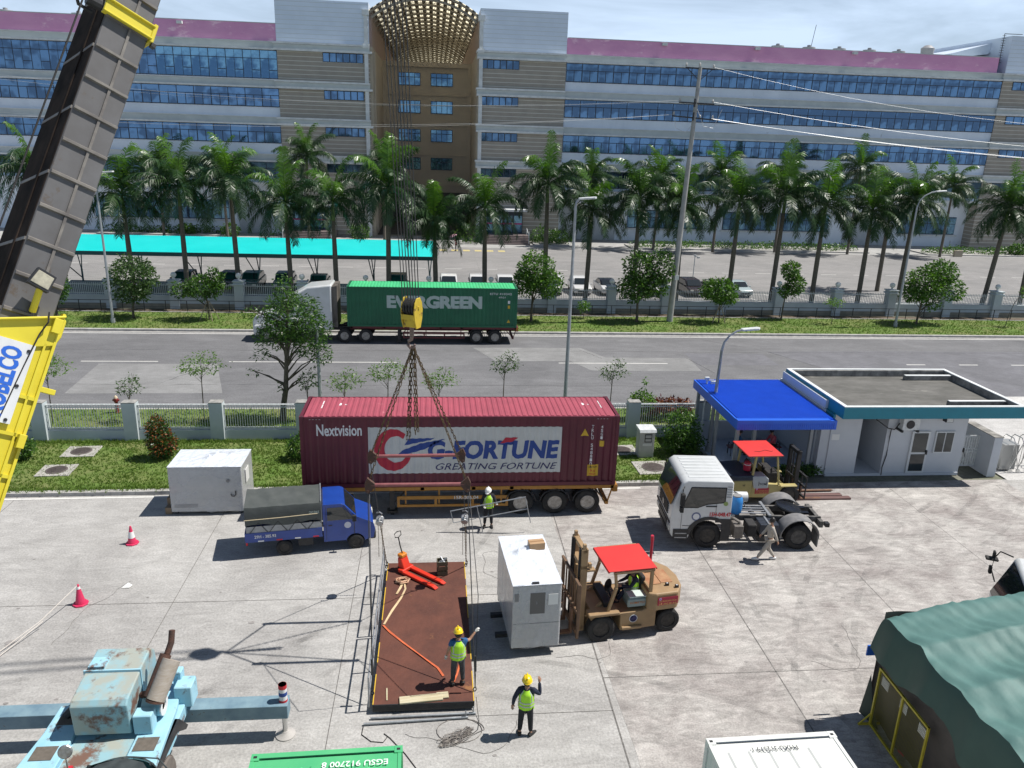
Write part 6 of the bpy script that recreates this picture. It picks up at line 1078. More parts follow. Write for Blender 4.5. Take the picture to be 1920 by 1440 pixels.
# ================================================================ cones
pk = mat('pink red cone plastic', (.62, .03, .11), (.55, .025, .09), sc=5, rough=.5)
def cone(x, y, lab, s_=1, band=True):
    t = thing('traffic_cone', lab, 'traffic cone', (x, y, 0), random.uniform(0, 1), 'traffic cones'); m = MB(); m.prism([(.23 * s_ * math.cos(R(22.5 + 45 * k)), .23 * s_ * math.sin(R(22.5 + 45 * k))) for k in range(8)], 0, .05, 'z'); m.lathe([(.15 * s_, .05), (.035 * s_, .66), (.03 * s_, .7), (.001, .7)], n=18); m.build('body', pk, t, smooth=True, bevel=.008)
    m = MB(); m.lathe([(.116 * s_, .25), (.075 * s_, .48)] if band else [(.06 * s_, .55), (.045 * s_, .63)], n=18); m.build('reflective_band', whitep, t, smooth=True)
cone(-10.8, 26.05, 'pink-red traffic cone with white band left of the blue pickup'); cone(-11.0, 22.25, 'pink-red traffic cone with a rope tied to its top, nearer the left edge', 1, False); cone(11.75, 14.7, 'red traffic cone behind the yellow mesh barrier')
m = MB(); P = [(-11.0, 22.25, .68), (-11.6, 21.0, .25), (-12.2, 19.9, .05), (-12.6, 18.9, .015), (-12.9, 17.9, .015), (-13.1, 16.5, .015)]; m.tube(P, .012, 5); m.tube([(a + .08 * k, b, c) for k, (a, b, c) in enumerate(P)][1:], .012, 5); tag(m.build('boundary_rope', mat('white cord', (.6, .55, .5), rough=.8)), 'white cord running from the nearer cone along the ground to the left edge', 'rope')
m = MB(); m.add([(-10.1, 23.1, .01), (-9.85, 23.08, .03), (-9.8, 23.25, .02), (-9.95, 23.3, .09), (-10.08, 23.22, .01)], [(0, 1, 3), (1, 2, 3), (2, 4, 3), (4, 0, 3), (0, 4, 2, 1)]); tag(m.build('paper_scrap', pm), 'scrap of white paper on the concrete between the two cones and the slab joint', 'litter')
# ================================================================ mobile crane
lb = mat('pale blue crane paint', (.26, .5, .62), (.35, .58, .68), sc=1.5, rough=.6, c3=(.15, .08, .055), sc3=1.9, lo3=.57); lbr = mat('rust stained blue hood', (.25, .42, .47), (.33, .35, .31), sc=1.6, rough=.7, c3=(.16, .09, .065), sc3=1.4, lo3=.51, lo=.42, hi=.58); pad = mat('anti slip pad', (.1, .085, .07), (.14, .12, .1), sc=9, rough=.9); boomg = mat('greasy boom grey', (.13, .128, .13), (.095, .09, .088), sc=1.2, rough=.5, c3=(.1, .075, .055), sc3=2.2, lo3=.6, metal=.1); yel = mat('crane yellow', (.66, .56, .035), (.6, .5, .03), sc=2, rough=.5, c3=(.3, .16, .04), sc3=3, lo3=.72)
t = thing('mobile_crane', 'old pale blue mobile crane with raised grey boom and yellow boom foot at the left', 'crane', (-7.25, 9, 0)); K = Matrix.Translation((7.25, -9, 0))
def kb(): return MB(K)
m = kb(); m.prism([(-8.62, 4), (-8.75, 13.4), (-8.55, 15.3), (-8.1, 16.3), (-7.9, 16.5), (-7.9, 12), (-7.9, 4)], 1.32, 1.46, 'z'); m.prism([(-5.9, 4), (-5.85, 13.8), (-5.95, 15.6), (-6.1, 16.5), (-6.55, 16.6), (-6.55, 12), (-6.55, 4)], 1.32, 1.46, 'z'); m.box(-7.9, -6.55, 4, 15.0, 1.2, 1.36); m.box(-8.7, -5.87, 4, 16.0, .95, 1.3)
deck = m.build('carrier_deck', lb, t, bevel=.02); m = kb(); m.box(-7.85, -6.6, 11.5, 14.75, 1.362, 1.38); m.build('centre_plate', lbr, t)
for x, y in ((-8.45, 12.2), (-8.35, 13.4), (-8.3, 14.3), (-8.2, 15.35), (-6.25, 12.2), (-6.22, 13.5), (-6.25, 14.45)): m = kb(); m.box(x - .23, x + .23, y - .2, y + .2, 1.462, 1.475); m.build('anti_slip_pad', pad, t)
m = kb(); m.prism([(14.75, 1.5), (14.7, 2.28), (14.8, 2.38), (15.55, 2.5), (15.6, 2.52), (16.3, 2.6), (16.52, 2.4), (16.6, 1.5)], -7.85, -6.65, 'x'); m.build('engine_hood', lbr, t, bevel=.03, seg=2)
m = kb(); m.box(-7.87, -6.63, 15.56, 15.6, 1.6, 2.56); m.build('hood_seam', lb, t); m = kb(); m.box(-7.8, -7.45, 15.65, 16.0, 2.5, 2.6); m.build('hood_patch', lb, t)
m = kb(); m.cyl((-6.2, 15.1, 2.08), (-5.95, 15.62, 2.75), .2, n=20); m.build('muffler', mat('wrapped muffler', (.38, .34, .3), (.3, .25, .2), sc=6, rough=.7, stretch=(1, 1, 6)), t, smooth=True)
m = kb(); m.cyl((-6.36, 15.2, 2.1), (-6.1, 15.72, 2.82), .13, n=14); m.tube([(-6.1, 15.7, 2.75), (-6.0, 15.85, 3.05), (-5.99, 15.95, 3.3)], .07, 10); m.cyl((-6.6, 15.4, 2.0), (-6.25, 15.25, 2.15), .08, n=10); m.cyl((-6.21, 15.08, 2.05), (-6.2, 15.1, 2.09), .2, n=20); m.build('exhaust_pipe', rusty, t, smooth=True)
m = kb(); m.box(-6.6, -6.2, 14.75, 15.05, 1.46, 1.95); m.build('tool_box', lb, t, bevel=.02); m = kb(); m.cyl((-6.55, 15.35, 1.75), (-6.15, 15.35, 1.75), .24, n=18); m.build('air_cylinder', lb, t, smooth=True); m = kb(); m.lathe([(.24, 0), (.24, .03), (.12, .03), (.12, .0)], K.inverted() @ K @ T(-6.15, 15.35, 1.75, ry=R(90)), 16); m.build('cylinder_end', whitep, t)
m = kb(); m.box(-6.1, -5.7, 15.9, 16.35, 1.2, 1.75); m.box(-6.2, -6.0, 16.2, 16.45, 1.5, 1.95); m.build('side_locker', lb, t, bevel=.02); m = kb(); m.box(-6.52, -6.3, 16.1, 16.35, 1.6, 2.1); m.build('blue_box', mat('bright blue box', (.01, .15, .5)), t); m = kb(); m.box(-8.2, -7.95, 15.6, 16.0, 1.5, 1.8); m.tube([(-8.3, 15.4, 1.5), (-8.1, 15.5, 1.7), (-7.95, 15.7, 1.6)], .1, 8); m.build('filter', darkm, t)
for s_, x0, x1 in ((1, -6.1, -3.55), (-1, -8.4, -11.0)):
    m = kb(); a, b = sorted((x0, x1)); m.box(a, b, 16.05, 16.4, .62, 1.0); m.box(a, b, 16.02, 16.43, 1.0, 1.02); o = m.build('outrigger_beam', mat('rusted blue beam', (.12, .2, .26), (.2, .3, .35), sc=2, rough=.65, c3=(.1, .06, .05), sc3=4, lo3=.62) if s_ > 0 else bpy.data.materials['rusted blue beam'], t, bevel=.01)
    x = x1 - .12 * s_; m = kb(); m.cyl((x, 16.22, .12), (x, 16.22, .7), .06, n=14); m.build('jack_leg', ss, o, smooth=True); m = kb(); m.lathe([(.24, 0), (.24, .03), (.1, .1), (.08, .14)], K.inverted() @ K @ T(x, 16.22, .0), 20); m.build('jack_pad', mat('dusty pad', (.4, .38, .36), rough=.8) if s_ > 0 else bpy.data.materials['dusty pad'], o, smooth=True)
    m = kb(); m.cyl((x, 16.22, .6), (x, 16.22, 1.5), .1, n=16); h = m.build('jack_housing', whitep, o, smooth=True)
    for k, (z0, mm) in enumerate(((.98, redtxt), (1.2, bluep), (1.4, redtxt))): m = kb(); m.cyl((x, 16.22, z0), (x, 16.22, z0 + .1), .103, n=16); m.build('colour_band', mm, h)
for x, s_ in ((-6.0, 1), (-8.6, -1)):
    for y in (14.3, 8.0, 6.2):
        q = MB(K @ T(x, y, .55, ry=R(90) * s_)); r = .55; q.lathe([(r * .56, -.17), (r * .9, -.19), (r, -.12), (r, .12), (r * .92, .19), (r * .6, .19)], n=30)
        for k in range(60): a = k * PI / 30; q.bar((r * .99 * math.cos(a), r * .99 * math.sin(a), -.15), (r * .99 * math.cos(a + .04), r * .99 * math.sin(a + .04), .15), .02, .03)
        o = q.build('wheel', mat('dusty brown tyre', (.12, .1, .09), (.17, .15, .13), sc=5, rough=.9) if 'dusty brown tyre' not in bpy.data.materials else bpy.data.materials['dusty brown tyre'], t, smooth=True); q = MB(K @ T(x, y, .55, ry=R(90) * s_)); q.lathe([(.33, .16), (.3, .12), (.28, .02), (.16, .0), (.14, .1), (.001, .1)], n=24); q.build('rim', galv, o, smooth=True)
m = kb(); m.prism([(-5.95, 1.3), (-5.8, 1.35), (-5.72, .6), (-5.95, .5)], 12.8, 13.0, 'y'); m.prism([(13.5, 1.3), (15.4, 1.3), (15.9, .7), (15.75, .7), (15.2, 1.1), (13.6, 1.15)], -5.95, -5.85, 'x'); m.build('side_step', darkm, t)
# superstructure: turntable, cab, boom
m = kb(); m.cyl((-7.25, 8.2, 1.3), (-7.25, 8.2, 1.7), 1.1, n=28); m.build('turntable', darkm, t); m = kb(); m.box(-8.3, -6.3, 5.2, 9.6, 1.7, 2.3); m.box(-8.3, -7.9, 5.5, 8.5, 2.3, 3.6); m.box(-6.9, -6.5, 5.5, 8.5, 2.3, 3.6); m.box(-8.5, -6.2, 4.2, 5.3, 1.7, 2.9); m.build('superstructure', yel, t, bevel=.04)
cabw = mat('cab tinted glass', (.06, .16, .18), rough=.12, spec=.6); dk = mat('dark cab frame', (.03, .035, .035), (.06, .07, .07), sc=4, rough=.4)
m = kb()
def cabf(u, v): a = PI * u; return (-5.75 + .78 * -math.cos(a) * (.75 + .25 * v) , 11.75 + .75 * math.sin(a) * (1 - .25 * (v - .35) ** 2) * (1 if v < .8 else 1 - (v - .8) * 1.2), 1.7 + 1.3 * min(v, .85) / .85 + (.1 * (v - .85) / .15 if v > .85 else 0))
m.grid(cabf, 24, 12); m.box(-6.5, -4.98, 10.3, 11.78, 1.65, 1.75, 0); m.build('operator_cab_glass', cabw, t, smooth=True)
m = kb(); m.prism([(-6.45, 10.3), (-5.05, 10.3), (-5.05, 11.78), (-5.35, 12.15), (-5.75, 12.3), (-6.15, 12.15), (-6.45, 11.78)], 3.02, 3.1, 'z'); m.box(-6.5, -5.0, 10.25, 10.32, 1.65, 3.05)
for u in (0, .25, .5, .75, 1): m.tube([cabf(u, v / 6) for v in range(7)], .03, 6)
m.tube([cabf(u / 20, .82) for u in range(21)], .03, 6); m.tube([cabf(u / 20, .35) for u in range(21)], .025, 6); m.tube([(-5.6, 12.35, 3.05), (-5.2, 12.45, 2.9), (-4.85, 12.2, 2.7)], .015, 5); m.build('cab_frame', dk, t)
m = kb(); m.tube([(-6.9, 12.0, 2.1), (-6.8, 12.25, 2.3), (-6.9, 12.5, 2.45)], .05, 8); m.tube([(-7.6, 11.9, 2.0), (-7.3, 12.25, 2.25), (-6.9, 12.3, 2.15)], .13, 10); m.build('yellow_bracket', yel, t, smooth=True); m = kb(); m.tube([(-7.5, 12.0, 2.2), (-7.2, 12.3, 2.42), (-6.95, 12.2, 2.3), (-6.8, 12.0, 2.1)], .035, 6); m.build('hydraulic_hose', blk, t)
m = kb(); m.box(-6.87, -6.77, 12.35, 12.5, 2.5, 2.78); m.build('signal_light', redtxt, t); m = kb(); m.tube([(-6.82, 12.4, 2.75), (-6.85, 12.45, 3.0)], .015, 5); m.lathe([(.001, -.02), (.11, -.02), (.13, 0), (.11, .02), (.001, .02)], T(-6.87, 12.5, 3.1, rx=R(65), ry=R(25)), 18); m.build('round_mirror', rims, t)
# boom frame: X across face, Y up the boom, Z out of the ribbed face
BM = Matrix(((.704, .2229, .6743, -5.1635), (.5377, .453, -.7111, 12.9149), (-.464, .8632, .199, 13.4299), (0, 0, 0, 1)))
m = MB(K @ BM); bw, bd = .67, 1.3; m.box(-bw, 0, -4.2, 10.5, -bd, 0); boom = m.build('boom', boomg, t, bevel=.015); m = MB(K @ BM); m.box(-bw - .012, -bw - .002, -4.2, 10.5, -bd, -.03); m.box(-bw - .03, -bw - .012, -4.2, 10.5, -.5, -.42); m.build('side_plate', mat('black boom side', (.014, .012, .011), (.045, .033, .027), sc=2, rough=.95, spec=.08), boom);  m = MB(K @ BM)  # thin black sheet laid over the left side of the boom
for k in range(28): y = -3.9 + k * .535; m.prism([(y, 0), (y + .012, .045), (y + .05, .045), (y + .07, 0)], -bw + .01, -.01, 'x'); m.box(-bw - .02, -bw, y, y + .05, -bd + .02, -.02) if k % 2 else None
m.box(-.3, -.26, -4.2, 10.5, 0, .03); m.build('boom_rib', mat('boom rib', (.2, .185, .165), (.1, .09, .085), sc=3, rough=.6), boom)
m = MB(K @ BM); m.box(-bw + .06, -.06, 10.5, 16.4, -bd + .06, -.06); m.build('inner_boom', boomg, t); m = MB(K @ BM); m.box(-bw, 0, 16.4, 17.3, -bd, .3)
m.cyl((-bw, 17.1, .25), (0, 17.1, .25), .35, n=20); m.build('boom_head', yel, t)
m = MB(K @ BM); m.box(-bw - .06, .03, 2.56, 2.76, .0, .07); m.box(-bw - .06, .03, 2.54, 2.57, -.02, .11); m.box(-bw - .06, .03, 2.75, 2.78, -.02, .11); m.box(.005, .07, 2.5, 2.82, -.25, .09); m.build('boom_collar', yel, t, bevel=.01)
m = MB(K @ BM); m.box(.05, .12, 2.44, 2.5, .0, .1); m.tube([(-bw - .3, 2.7, .1), (-bw - .5, 2.65, .0), (-bw - .35, 2.5, -.1), (-bw - .15, 2.5, -.1)], .03, 6); m.cyl((-bw - .3, 2.6, .02), (-bw - .1, 2.62, .02), .09, n=10); m.build('collar_fittings', darkm, t)
m = MB(K @ BM); m.tube([(-bw - .38, -4, .05), (-bw - .36, 3, .1), (-bw - .3, 10, .15), (-bw + .1, 17, .3)], .014, 6); m.build('control_cable', blk, t)
m = MB(K @ BM); bw2 = .80; m.prism([(-bw2 + .01, -9.5), (.11, -9.5), (.11, -2.15), (-bw2 + .01, -2.5)], -bd - .06, .06, 'z'); m.prism([(-bw2, -2.5), (.1, -2.14), (.16, -2.2), (.16, -2.45), (.11, -2.6), (-bw2, -2.95)], .061, .1, 'z'); m.prism([(-bw2, -2.52), (.12, -2.16), (.12, -2.12), (-bw2, -2.48)], -.4, .17, 'z'); base_ = m.build('boom_foot_section', yel, t, bevel=.012); m = MB(K @ BM)
for y in (-2.9, -3.45, -4.0, -4.6, -5.2): m.box(-bw2 + .02, .1, y, y + .05, .06, .1) if y < -3 else None
m.box(-.03, .0, -9, -2.6, .06, .1); m.box(.08, .12, -9, -2.1, .0, .11); m.build('stiffener', yel, base_)
for bx_ in ((-.02, .1, -2.42, -2.2, .1, .18), (.02, .12, -4.15, -3.95, .1, .2), (.11, .32, -3.3, -3.22, -.05, .1)): m = MB(K @ BM); m.box(*bx_); m.build('boom_lug', yel, base_, bevel=.006)
m = MB(K @ BM); m.tube([(-.12, -2.15, .16), (-.1, -2.3, .2), (-.14, -2.5, .13), (-.2, -3.0, .12), (-.34, -4.4, .12), (-.45, -5.5, .12)], .012, 5); m.build('cable', blk, base_)
m = MB(K @ BM); m.box(-.70, -.13, -3.85, -2.68, .10, .125); sg = m.build('name_board', mat('white name board', (.68, .69, .7), (.6, .61, .62), sc=3, rough=.5), base_)
text('board_lettering', 'KOBELCO', 1.0, .27, mat('sign blue', (.02, .12, .55), rough=.5), sg, K @ BM @ Matrix.Translation((-.4, -3.27, .128)) @ Matrix.Rotation(R(90), 4, 'Z'), .002, .04)
for x, y in ((-.2, -2.78), (-.66, -2.72), (-.2, -3.3), (-.2, -3.8)): m = MB(K @ BM); m.cyl((x, y, .125), (x, y, .14), .025, n=8); m.build('board_bolt', darkm, sg)
m = MB(K @ BM); m.cyl((-.3, -2.2, .05), (-.36, -1.85, .26), .05, n=10); m.build('lamp_stalk', yel, t, smooth=True); m = MB(K @ BM); m.prism([(-.56, -1.86), (-.26, -1.92), (-.22, -1.66), (-.48, -1.6)], .24, .34, 'z'); m.prism([(-.53, -1.83), (-.28, -1.88), (-.25, -1.69), (-.47, -1.64)], .34, .35, 'z', 1); m.build('work_lamp', [darkm, mat('dusty lamp face', (.5, .47, .36), (.3, .28, .22), sc=9, rough=.5)], t, bevel=.01)
m = MB(K @ BM); m.cyl((-.4, -9, -.9), (-.4, -4.5, -.95), .16, n=16); m.build('luffing_cylinder', ss, t, smooth=True)
# ================================================================ people
skinm = mat('skin', (.36, .2, .13), rough=.55); hair = mat('black hair', (.012, .01, .009), rough=.5); vestm = mat('lime hi-vis vest', (.45, .80, .04), (.4, .74, .035), sc=6, rough=.7); reflm = mat('reflective tape', (.45, .48, .45), rough=.35); darkc = mat('black cotton', (.012, .013, .017), (.02, .02, .026), sc=8, rough=.9); greyc = mat('dark grey trousers', (.045, .048, .055), (.065, .068, .075), sc=8, rough=.9); bluec = mat('blue shirt', (.02, .09, .22), rough=.85); beigec = mat('beige clothes', (.42, .38, .33), (.36, .33, .29), sc=6, rough=.85); helmy = mat('yellow hard hat', (.8, .55, .01), rough=.3, coat=.3); helmw = mat('white hard hat', (.72, .72, .7), rough=.3, coat=.3); glovem = mat('white work glove', (.68, .66, .62), rough=.9); navyc = mat('navy work clothes', (.015, .02, .04), rough=.9); pinkc = mat('red checked cloth', (.45, .03, .05), (.5, .15, .18), sc=14, rough=.9)
def person(lab, loc, rz, J, top, pants, shoe=blk, vest=False, helmet=None, glove=None, hairy=True, sc=1.0, cat='person', long_sleeve=True, tz=0, extra=None, group=None):
    """J: joints in metres, x to the figure's right, y forward, z up"""
    t = thing('person', lab, cat, loc, rz, group); t.scale = (sc,) * 3
    g = lambda k: Vector(J[k]); pel, ch, nk, hd = g('pelvis'), g('chest'), g('neck'), g('head'); V_ = [pel, (pel + ch) / 2, ch, nk, nk + (hd - nk) * .45, hd]; E_ = [(0, 1), (1, 2), (2, 3), (3, 4), (4, 5)]; Rr = [(.135, .105), (.125, .095), (.145, .1), (.05, .05), (.05, .055), (.075, .088)]
    for s_ in 'LR':
        i = len(V_); V_ += [g('sh' + s_), g('el' + s_), g('wr' + s_), g('hip' + s_), g('kn' + s_), g('an' + s_), g('toe' + s_)]; E_ += [(2, i), (i, i + 1), (i + 1, i + 2), (0, i + 3), (i + 3, i + 4), (i + 4, i + 5), (i + 5, i + 6)]; Rr += [.055, .042, .028, .082, .056, .038, .028]
    me = skinmesh('body', V_, E_, Rr, 2); me.materials.append(skinm); body = bpy.data.objects.new('body', me); C.objects.link(body); body.parent = t
    # hands and face belong to the one body mesh
    for s_ in 'LR':
        h = MB(); wr, el = g('wr' + s_), g('el' + s_); d = (wr - el).normalized(); u = d.cross(Vector((0, 0, 1))); u = (u.normalized() if u.length > .1 else Vector((1, 0, 0))); v = d.cross(u); 
        h.tube([wr, wr + d * .04, wr + d * .085], [.027, .036, .033], 8)
        for k, ln in enumerate((.06, .072, .068, .055)): o_ = wr + d * .08 + u * (k - 1.5) * .018; h.tube([o_, o_ + d * ln * .45 + v * .012, o_ + d * ln * .7 + v * .035, o_ + d * ln * .6 + v * .055], [.0095, .009, .0085, .006], 6)
        o_ = wr + d * .03 + u * .03; h.tube([o_, o_ + d * .03 + u * .02 + v * .015, o_ + d * .05 + u * .015 + v * .035], [.011, .0095, .007], 6); h.build('glove' if glove else 'hand', glove or skinm, t, smooth=True)
    fwd = Vector(J.get('look', (0, 1, 0))).normalized(); rt = fwd.cross(Vector((0, 0, 1))).normalized(); upv = rt.cross(fwd)
    f = MB(); f.tube([hd + fwd * .085 + upv * .03, hd + fwd * .112 - upv * .012, hd + fwd * .09 - upv * .02], [.008, .015, .012], 6)
    for s_ in (-1, 1): f.ball(hd + rt * .09 * s_ - upv * .01, .02, 8)
    f.build('nose_and_ears', skinm, body, smooth=True); f = MB()
    for s_ in (-1, 1): f.ball(hd + fwd * .088 + rt * .032 * s_ + upv * .02, .009, 6)
    f.box(-.022, .022, -.003, .003, -.003, .003, 0, Matrix.Translation(hd + fwd * .09 - upv * .05)); f.build('eyes_and_mouth', hair, body)
    # trousers
    V2 = [pel + Vector((0, 0, .04))]; E2 = []; R2 = [(.16, .125)]
    for s_ in 'LR': i = len(V2); V2 += [g('hip' + s_), g('kn' + s_), g('an' + s_) + (g('kn' + s_) - g('an' + s_)) * .12]; E2 += [(0, i), (i, i + 1), (i + 1, i + 2)]; R2 += [.102, .078, .06]
    me = skinmesh('trousers', V2, E2, R2, 2); me.materials.append(pants); o = bpy.data.objects.new('trousers', me); C.objects.link(o); o.parent = t
    V2 = [pel + Vector((0, 0, .0)), (pel + ch) / 2, ch, nk - (nk - ch) * .25]; E2 = [(0, 1), (1, 2), (2, 3)]; R2 = [(.165, .13), (.15, .118), (.17, .122), (.085, .075)]
    for s_ in 'LR':
        i = len(V2); V2 += [g('sh' + s_), g('el' + s_)] + ([g('wr' + s_)] if long_sleeve else []); E2 += [(2, i), (i, i + 1)] + ([(i + 1, i + 2)] if long_sleeve else []); R2 += [.078, .056] + ([.04] if long_sleeve else [])
        if not long_sleeve: V2[-1] = (g('sh' + s_) + g('el' + s_)) / 2
    me = skinmesh('shirt', V2, E2, R2, 2); me.materials.append(top); o = bpy.data.objects.new('shirt', me); C.objects.link(o); o.parent = t
    m = MB()
    for s_ in 'LR': a, b = g('an' + s_), g('toe' + s_); d = b - a; d.z = 0; d = d.normalized() if d.length > .01 else Vector((0, 1, 0)); m.tube([Vector((a.x, a.y, b.z + .02)) - d * .07, Vector((a.x, a.y, b.z + .025)), Vector((a.x, a.y, b.z + .012)) + d * .12, Vector((a.x, a.y, b.z)) + d * .19], [.042, .058, .045, .028], 8)
    m.build('shoes', shoe, t, smooth=True)
    if vest:
        up = (ch - pel).normalized(); sd_ = (g('shR') - g('shL')).normalized(); fr = up.cross(sd_).normalized() * -1; c0 = (pel + ch) / 2; m = MB(); r_ = MB(); L_ = (nk - pel).length
        def vs(u, v, g_=0):
            a = 2 * PI * u; zz = v * (L_ * .95 + .04) - .06; wd = .205 - .012 * math.sin(v * 3) if v < .72 else .205 - (v - .72) * .42; dp = .158 if v < .8 else .158 - (v - .8) * .25; wob = .008 * math.sin(u * 50) * (1 - v)
            return tuple(pel + up * zz + sd_ * (wd + wob + g_) * math.cos(a) + fr * (dp + wob + g_) * math.sin(a))
        m.grid(vs, 40, 14); m.build('vest', vestm, t, smooth=True)
        for v0 in (.16, .33): r_.grid(lambda u, v, v0=v0: vs(u, v0 + .075 * v, .005), 40, 1)
        for s_ in (-1, 1):
            for uo in (.25 + .13 * s_, .75 + .13 * s_): r_.grid(lambda u, v, uo=uo: vs(uo + .025 * (u - .5), .42 + .55 * v, .005), 1, 8)
        r_.build('reflective_tape', reflm, t, smooth=True)
    if helmet:
        Mh = Matrix((( rt.x, fwd.x, upv.x, hd.x), (rt.y, fwd.y, upv.y, hd.y), (rt.z, fwd.z, upv.z, hd.z), (0, 0, 0, 1))); m = MB(Mh @ Matrix.Diagonal((1, 1.18, 1, 1))); m.lathe([(.132, .035), (.125, .04), (.118, .07), (.1, .125), (.06, .16), (.001, .17)], n=20); m.box(-.012, .012, -.09, .09, .1, .178); o = m.build('hard_hat', helmet, t, smooth=True); m = MB(Mh); m.prism([(-.09, .1), (-.06, .19), (.06, .19), (.09, .1)], .035, .045, 'z'); m.build('peak', helmet, o)
        m = MB(Mh); m.tube([(-.1, 0, .04), (-.08, .02, -.08), (0, .05, -.12), (.08, .02, -.08), (.1, 0, .04)], .006, 5); m.build('chin_strap', blk, o)
    if hairy:
        m = MB(Matrix.Translation(hd + upv * (.02 if not helmet else -.02) - fwd * .015)); m.ball((0, 0, 0), .103 if not helmet else .097, 14, 0, 1.12 if not helmet else .95); m.v = [v for v in m.v]; o = m.build('hair', hair, t, smooth=True)
        if not helmet: o.location = upv * .035 - fwd * .01
    return t
def stand(**k):
    J = dict(pelvis=(0, 0, .93), chest=(0, .0, 1.28), neck=(0, 0, 1.46), head=(0, .02, 1.6), shL=(-.18, 0, 1.38), shR=(.18, 0, 1.38), elL=(-.24, -.03, 1.12), elR=(.24, -.03, 1.12), wrL=(-.26, .08, .87), wrR=(.26, .08, .87), hipL=(-.09, 0, .86), hipR=(.09, 0, .86), knL=(-.12, .03, .48), knR=(.12, .03, .48), anL=(-.14, 0, .09), anR=(.14, 0, .09), toeL=(-.16, .14, .04), toeR=(.16, .14, .04)); J.update(k); return J
person('worker in yellow hard hat and lime vest standing on the rusty platform, gripping the sling', (.63, 17.5, .27), R(8), stand(shR=(.19, .0, 1.38), elR=(.32, .14, 1.27), wrR=(.5, .22, 1.45), elL=(-.27, -.02, 1.12), wrL=(-.3, .1, .9), look=(.1, 1, -.25)), bluec, greyc, vest=True, helmet=helmy, glove=glovem, long_sleeve=False)
person('worker in yellow hard hat and lime vest on the concrete raising one hand', (2.27, 15.85, 0), R(-10), stand(elR=(.33, .06, 1.22), wrR=(.3, .16, 1.5), elL=(-.3, -.06, 1.14), wrL=(-.33, -.02, .92), look=(-.1, 1, .1), toeR=(.25, .12, .04)), navyc, darkc, vest=True, helmet=helmy)
person('worker in white hard hat and lime vest carrying a pipe frame before the trailer', (2.05, 26.85, 0), R(180), stand(elL=(-.3, .12, 1.08), wrL=(-.3, .35, 1.19), elR=(.3, .1, 1.05), wrR=(.2, .36, 1.08), look=(.45, 1, -.5), head=(.02, .05, 1.58)), darkc, darkc, vest=True, helmet=helmw, glove=glovem, sc=.97)
person('bareheaded person in beige jacket and trousers walking left past the tractor unit', (12.0, 23.95, 0), R(82), stand(pelvis=(0, 0, .9), elL=(-.22, -.12, 1.12), wrL=(-.2, -.22, .9), elR=(.22, .12, 1.12), wrR=(.2, .26, .95), knL=(-.09, .2, .5), anL=(-.1, .42, .13), toeL=(-.1, .56, .1), knR=(.09, -.02, .47), anR=(.1, -.28, .1), toeR=(.1, -.14, .04), look=(0, 1, -.1)), beigec, beigec, shoe=whitep, sc=.98)
J = stand(pelvis=(0, 0, 1.28 - .0), chest=(0, .04, 1.62), neck=(0, .08, 1.78), head=(0, .12, 1.9), shL=(-.18, .04, 1.72), shR=(.18, .04, 1.72), elL=(-.24, .22, 1.5), elR=(.24, .2, 1.5), wrL=(-.14, .48, 1.5), wrR=(.15, .46, 1.48), hipL=(-.09, .03, 1.25), hipR=(.09, .03, 1.25), knL=(-.13, .42, 1.28), knR=(.13, .42, 1.28), anL=(-.13, .6, .98), anR=(.13, .55, .98), toeL=(-.13, .74, .93), toeR=(.13, .69, .93), look=(.3, 1, -.15))
person('forklift driver in white cap and lime vest seated under the red canopy', (6.12, 20.45, -.06), R(97.5), J, navyc, navyc, vest=True, helmet=helmw)
person('tiny pedestrian in red walking with a pink umbrella on the factory forecourt', (2.75, 102.6, 0), R(90), stand(elR=(.25, .1, 1.25), wrR=(.15, .2, 1.5)), pinkc, darkc)
t = thing('umbrella', 'pale pink umbrella held by the distant pedestrian in red', 'umbrella', (2.55, 102.6, 1.45)); m = MB(T(rx=0, ry=R(-20))); m.cyl((0, 0, 0), (0, 0, .75), .012, n=6); m.build('shaft', darkm, t); m = MB(T(ry=R(-20))); m.lathe([(.55, .5), (.45, .62), (.25, .72), (.001, .76)], n=10); m.build('canopy', mat('pink umbrella cloth', (.62, .35, .42), rough=.7), t, smooth=True)
SJ = dict(pelvis=(0, 0, .52), chest=(0, .05, .86), neck=(0, .1, 1.03), head=(0, .16, 1.16), shL=(-.18, .06, .96), shR=(.18, .06, .96), elL=(-.22, .2, .72), elR=(.22, .2, .72), wrL=(-.1, .4, .62), wrR=(.1, .4, .62), hipL=(-.09, .03, .5), hipR=(.09, .03, .5), knL=(-.12, .42, .52), knR=(.12, .42, .52), anL=(-.12, .45, .1), anR=(.12, .45, .1), toeL=(-.12, .6, .05), toeR=(.12, .6, .05), look=(0, 1, -.4))
person('person in a blue shirt seated on the bench under the blue canopy, left end', (14.35, 33.4, .16), R(-90), SJ, bluec, darkc); person('person wrapped in a red cloth seated on the bench under the blue canopy, right end', (16.2, 33.4, .16), R(90), SJ, pinkc, darkc)
t = thing('bench', 'long dark bench with small table things under the blue canopy', 'bench', (15.25, 33.4, .16)); m = MB(); m.box(-1.3, 1.3, -.2, .2, .4, .46); m.box(-.3, .3, -.25, .25, .46, .52); m.build('seat', mat('dark red bench', (.12, .02, .03), rough=.5), t); m = MB()
for x in (-1.2, 1.2):
    m.tube([(x, -.2, 0), (x, -.18, .4), (x, -.15, .6), (x, .15, .6), (x, .18, .4), (x, .2, 0)], .025, 6)
m.build('legs', darkm, t)
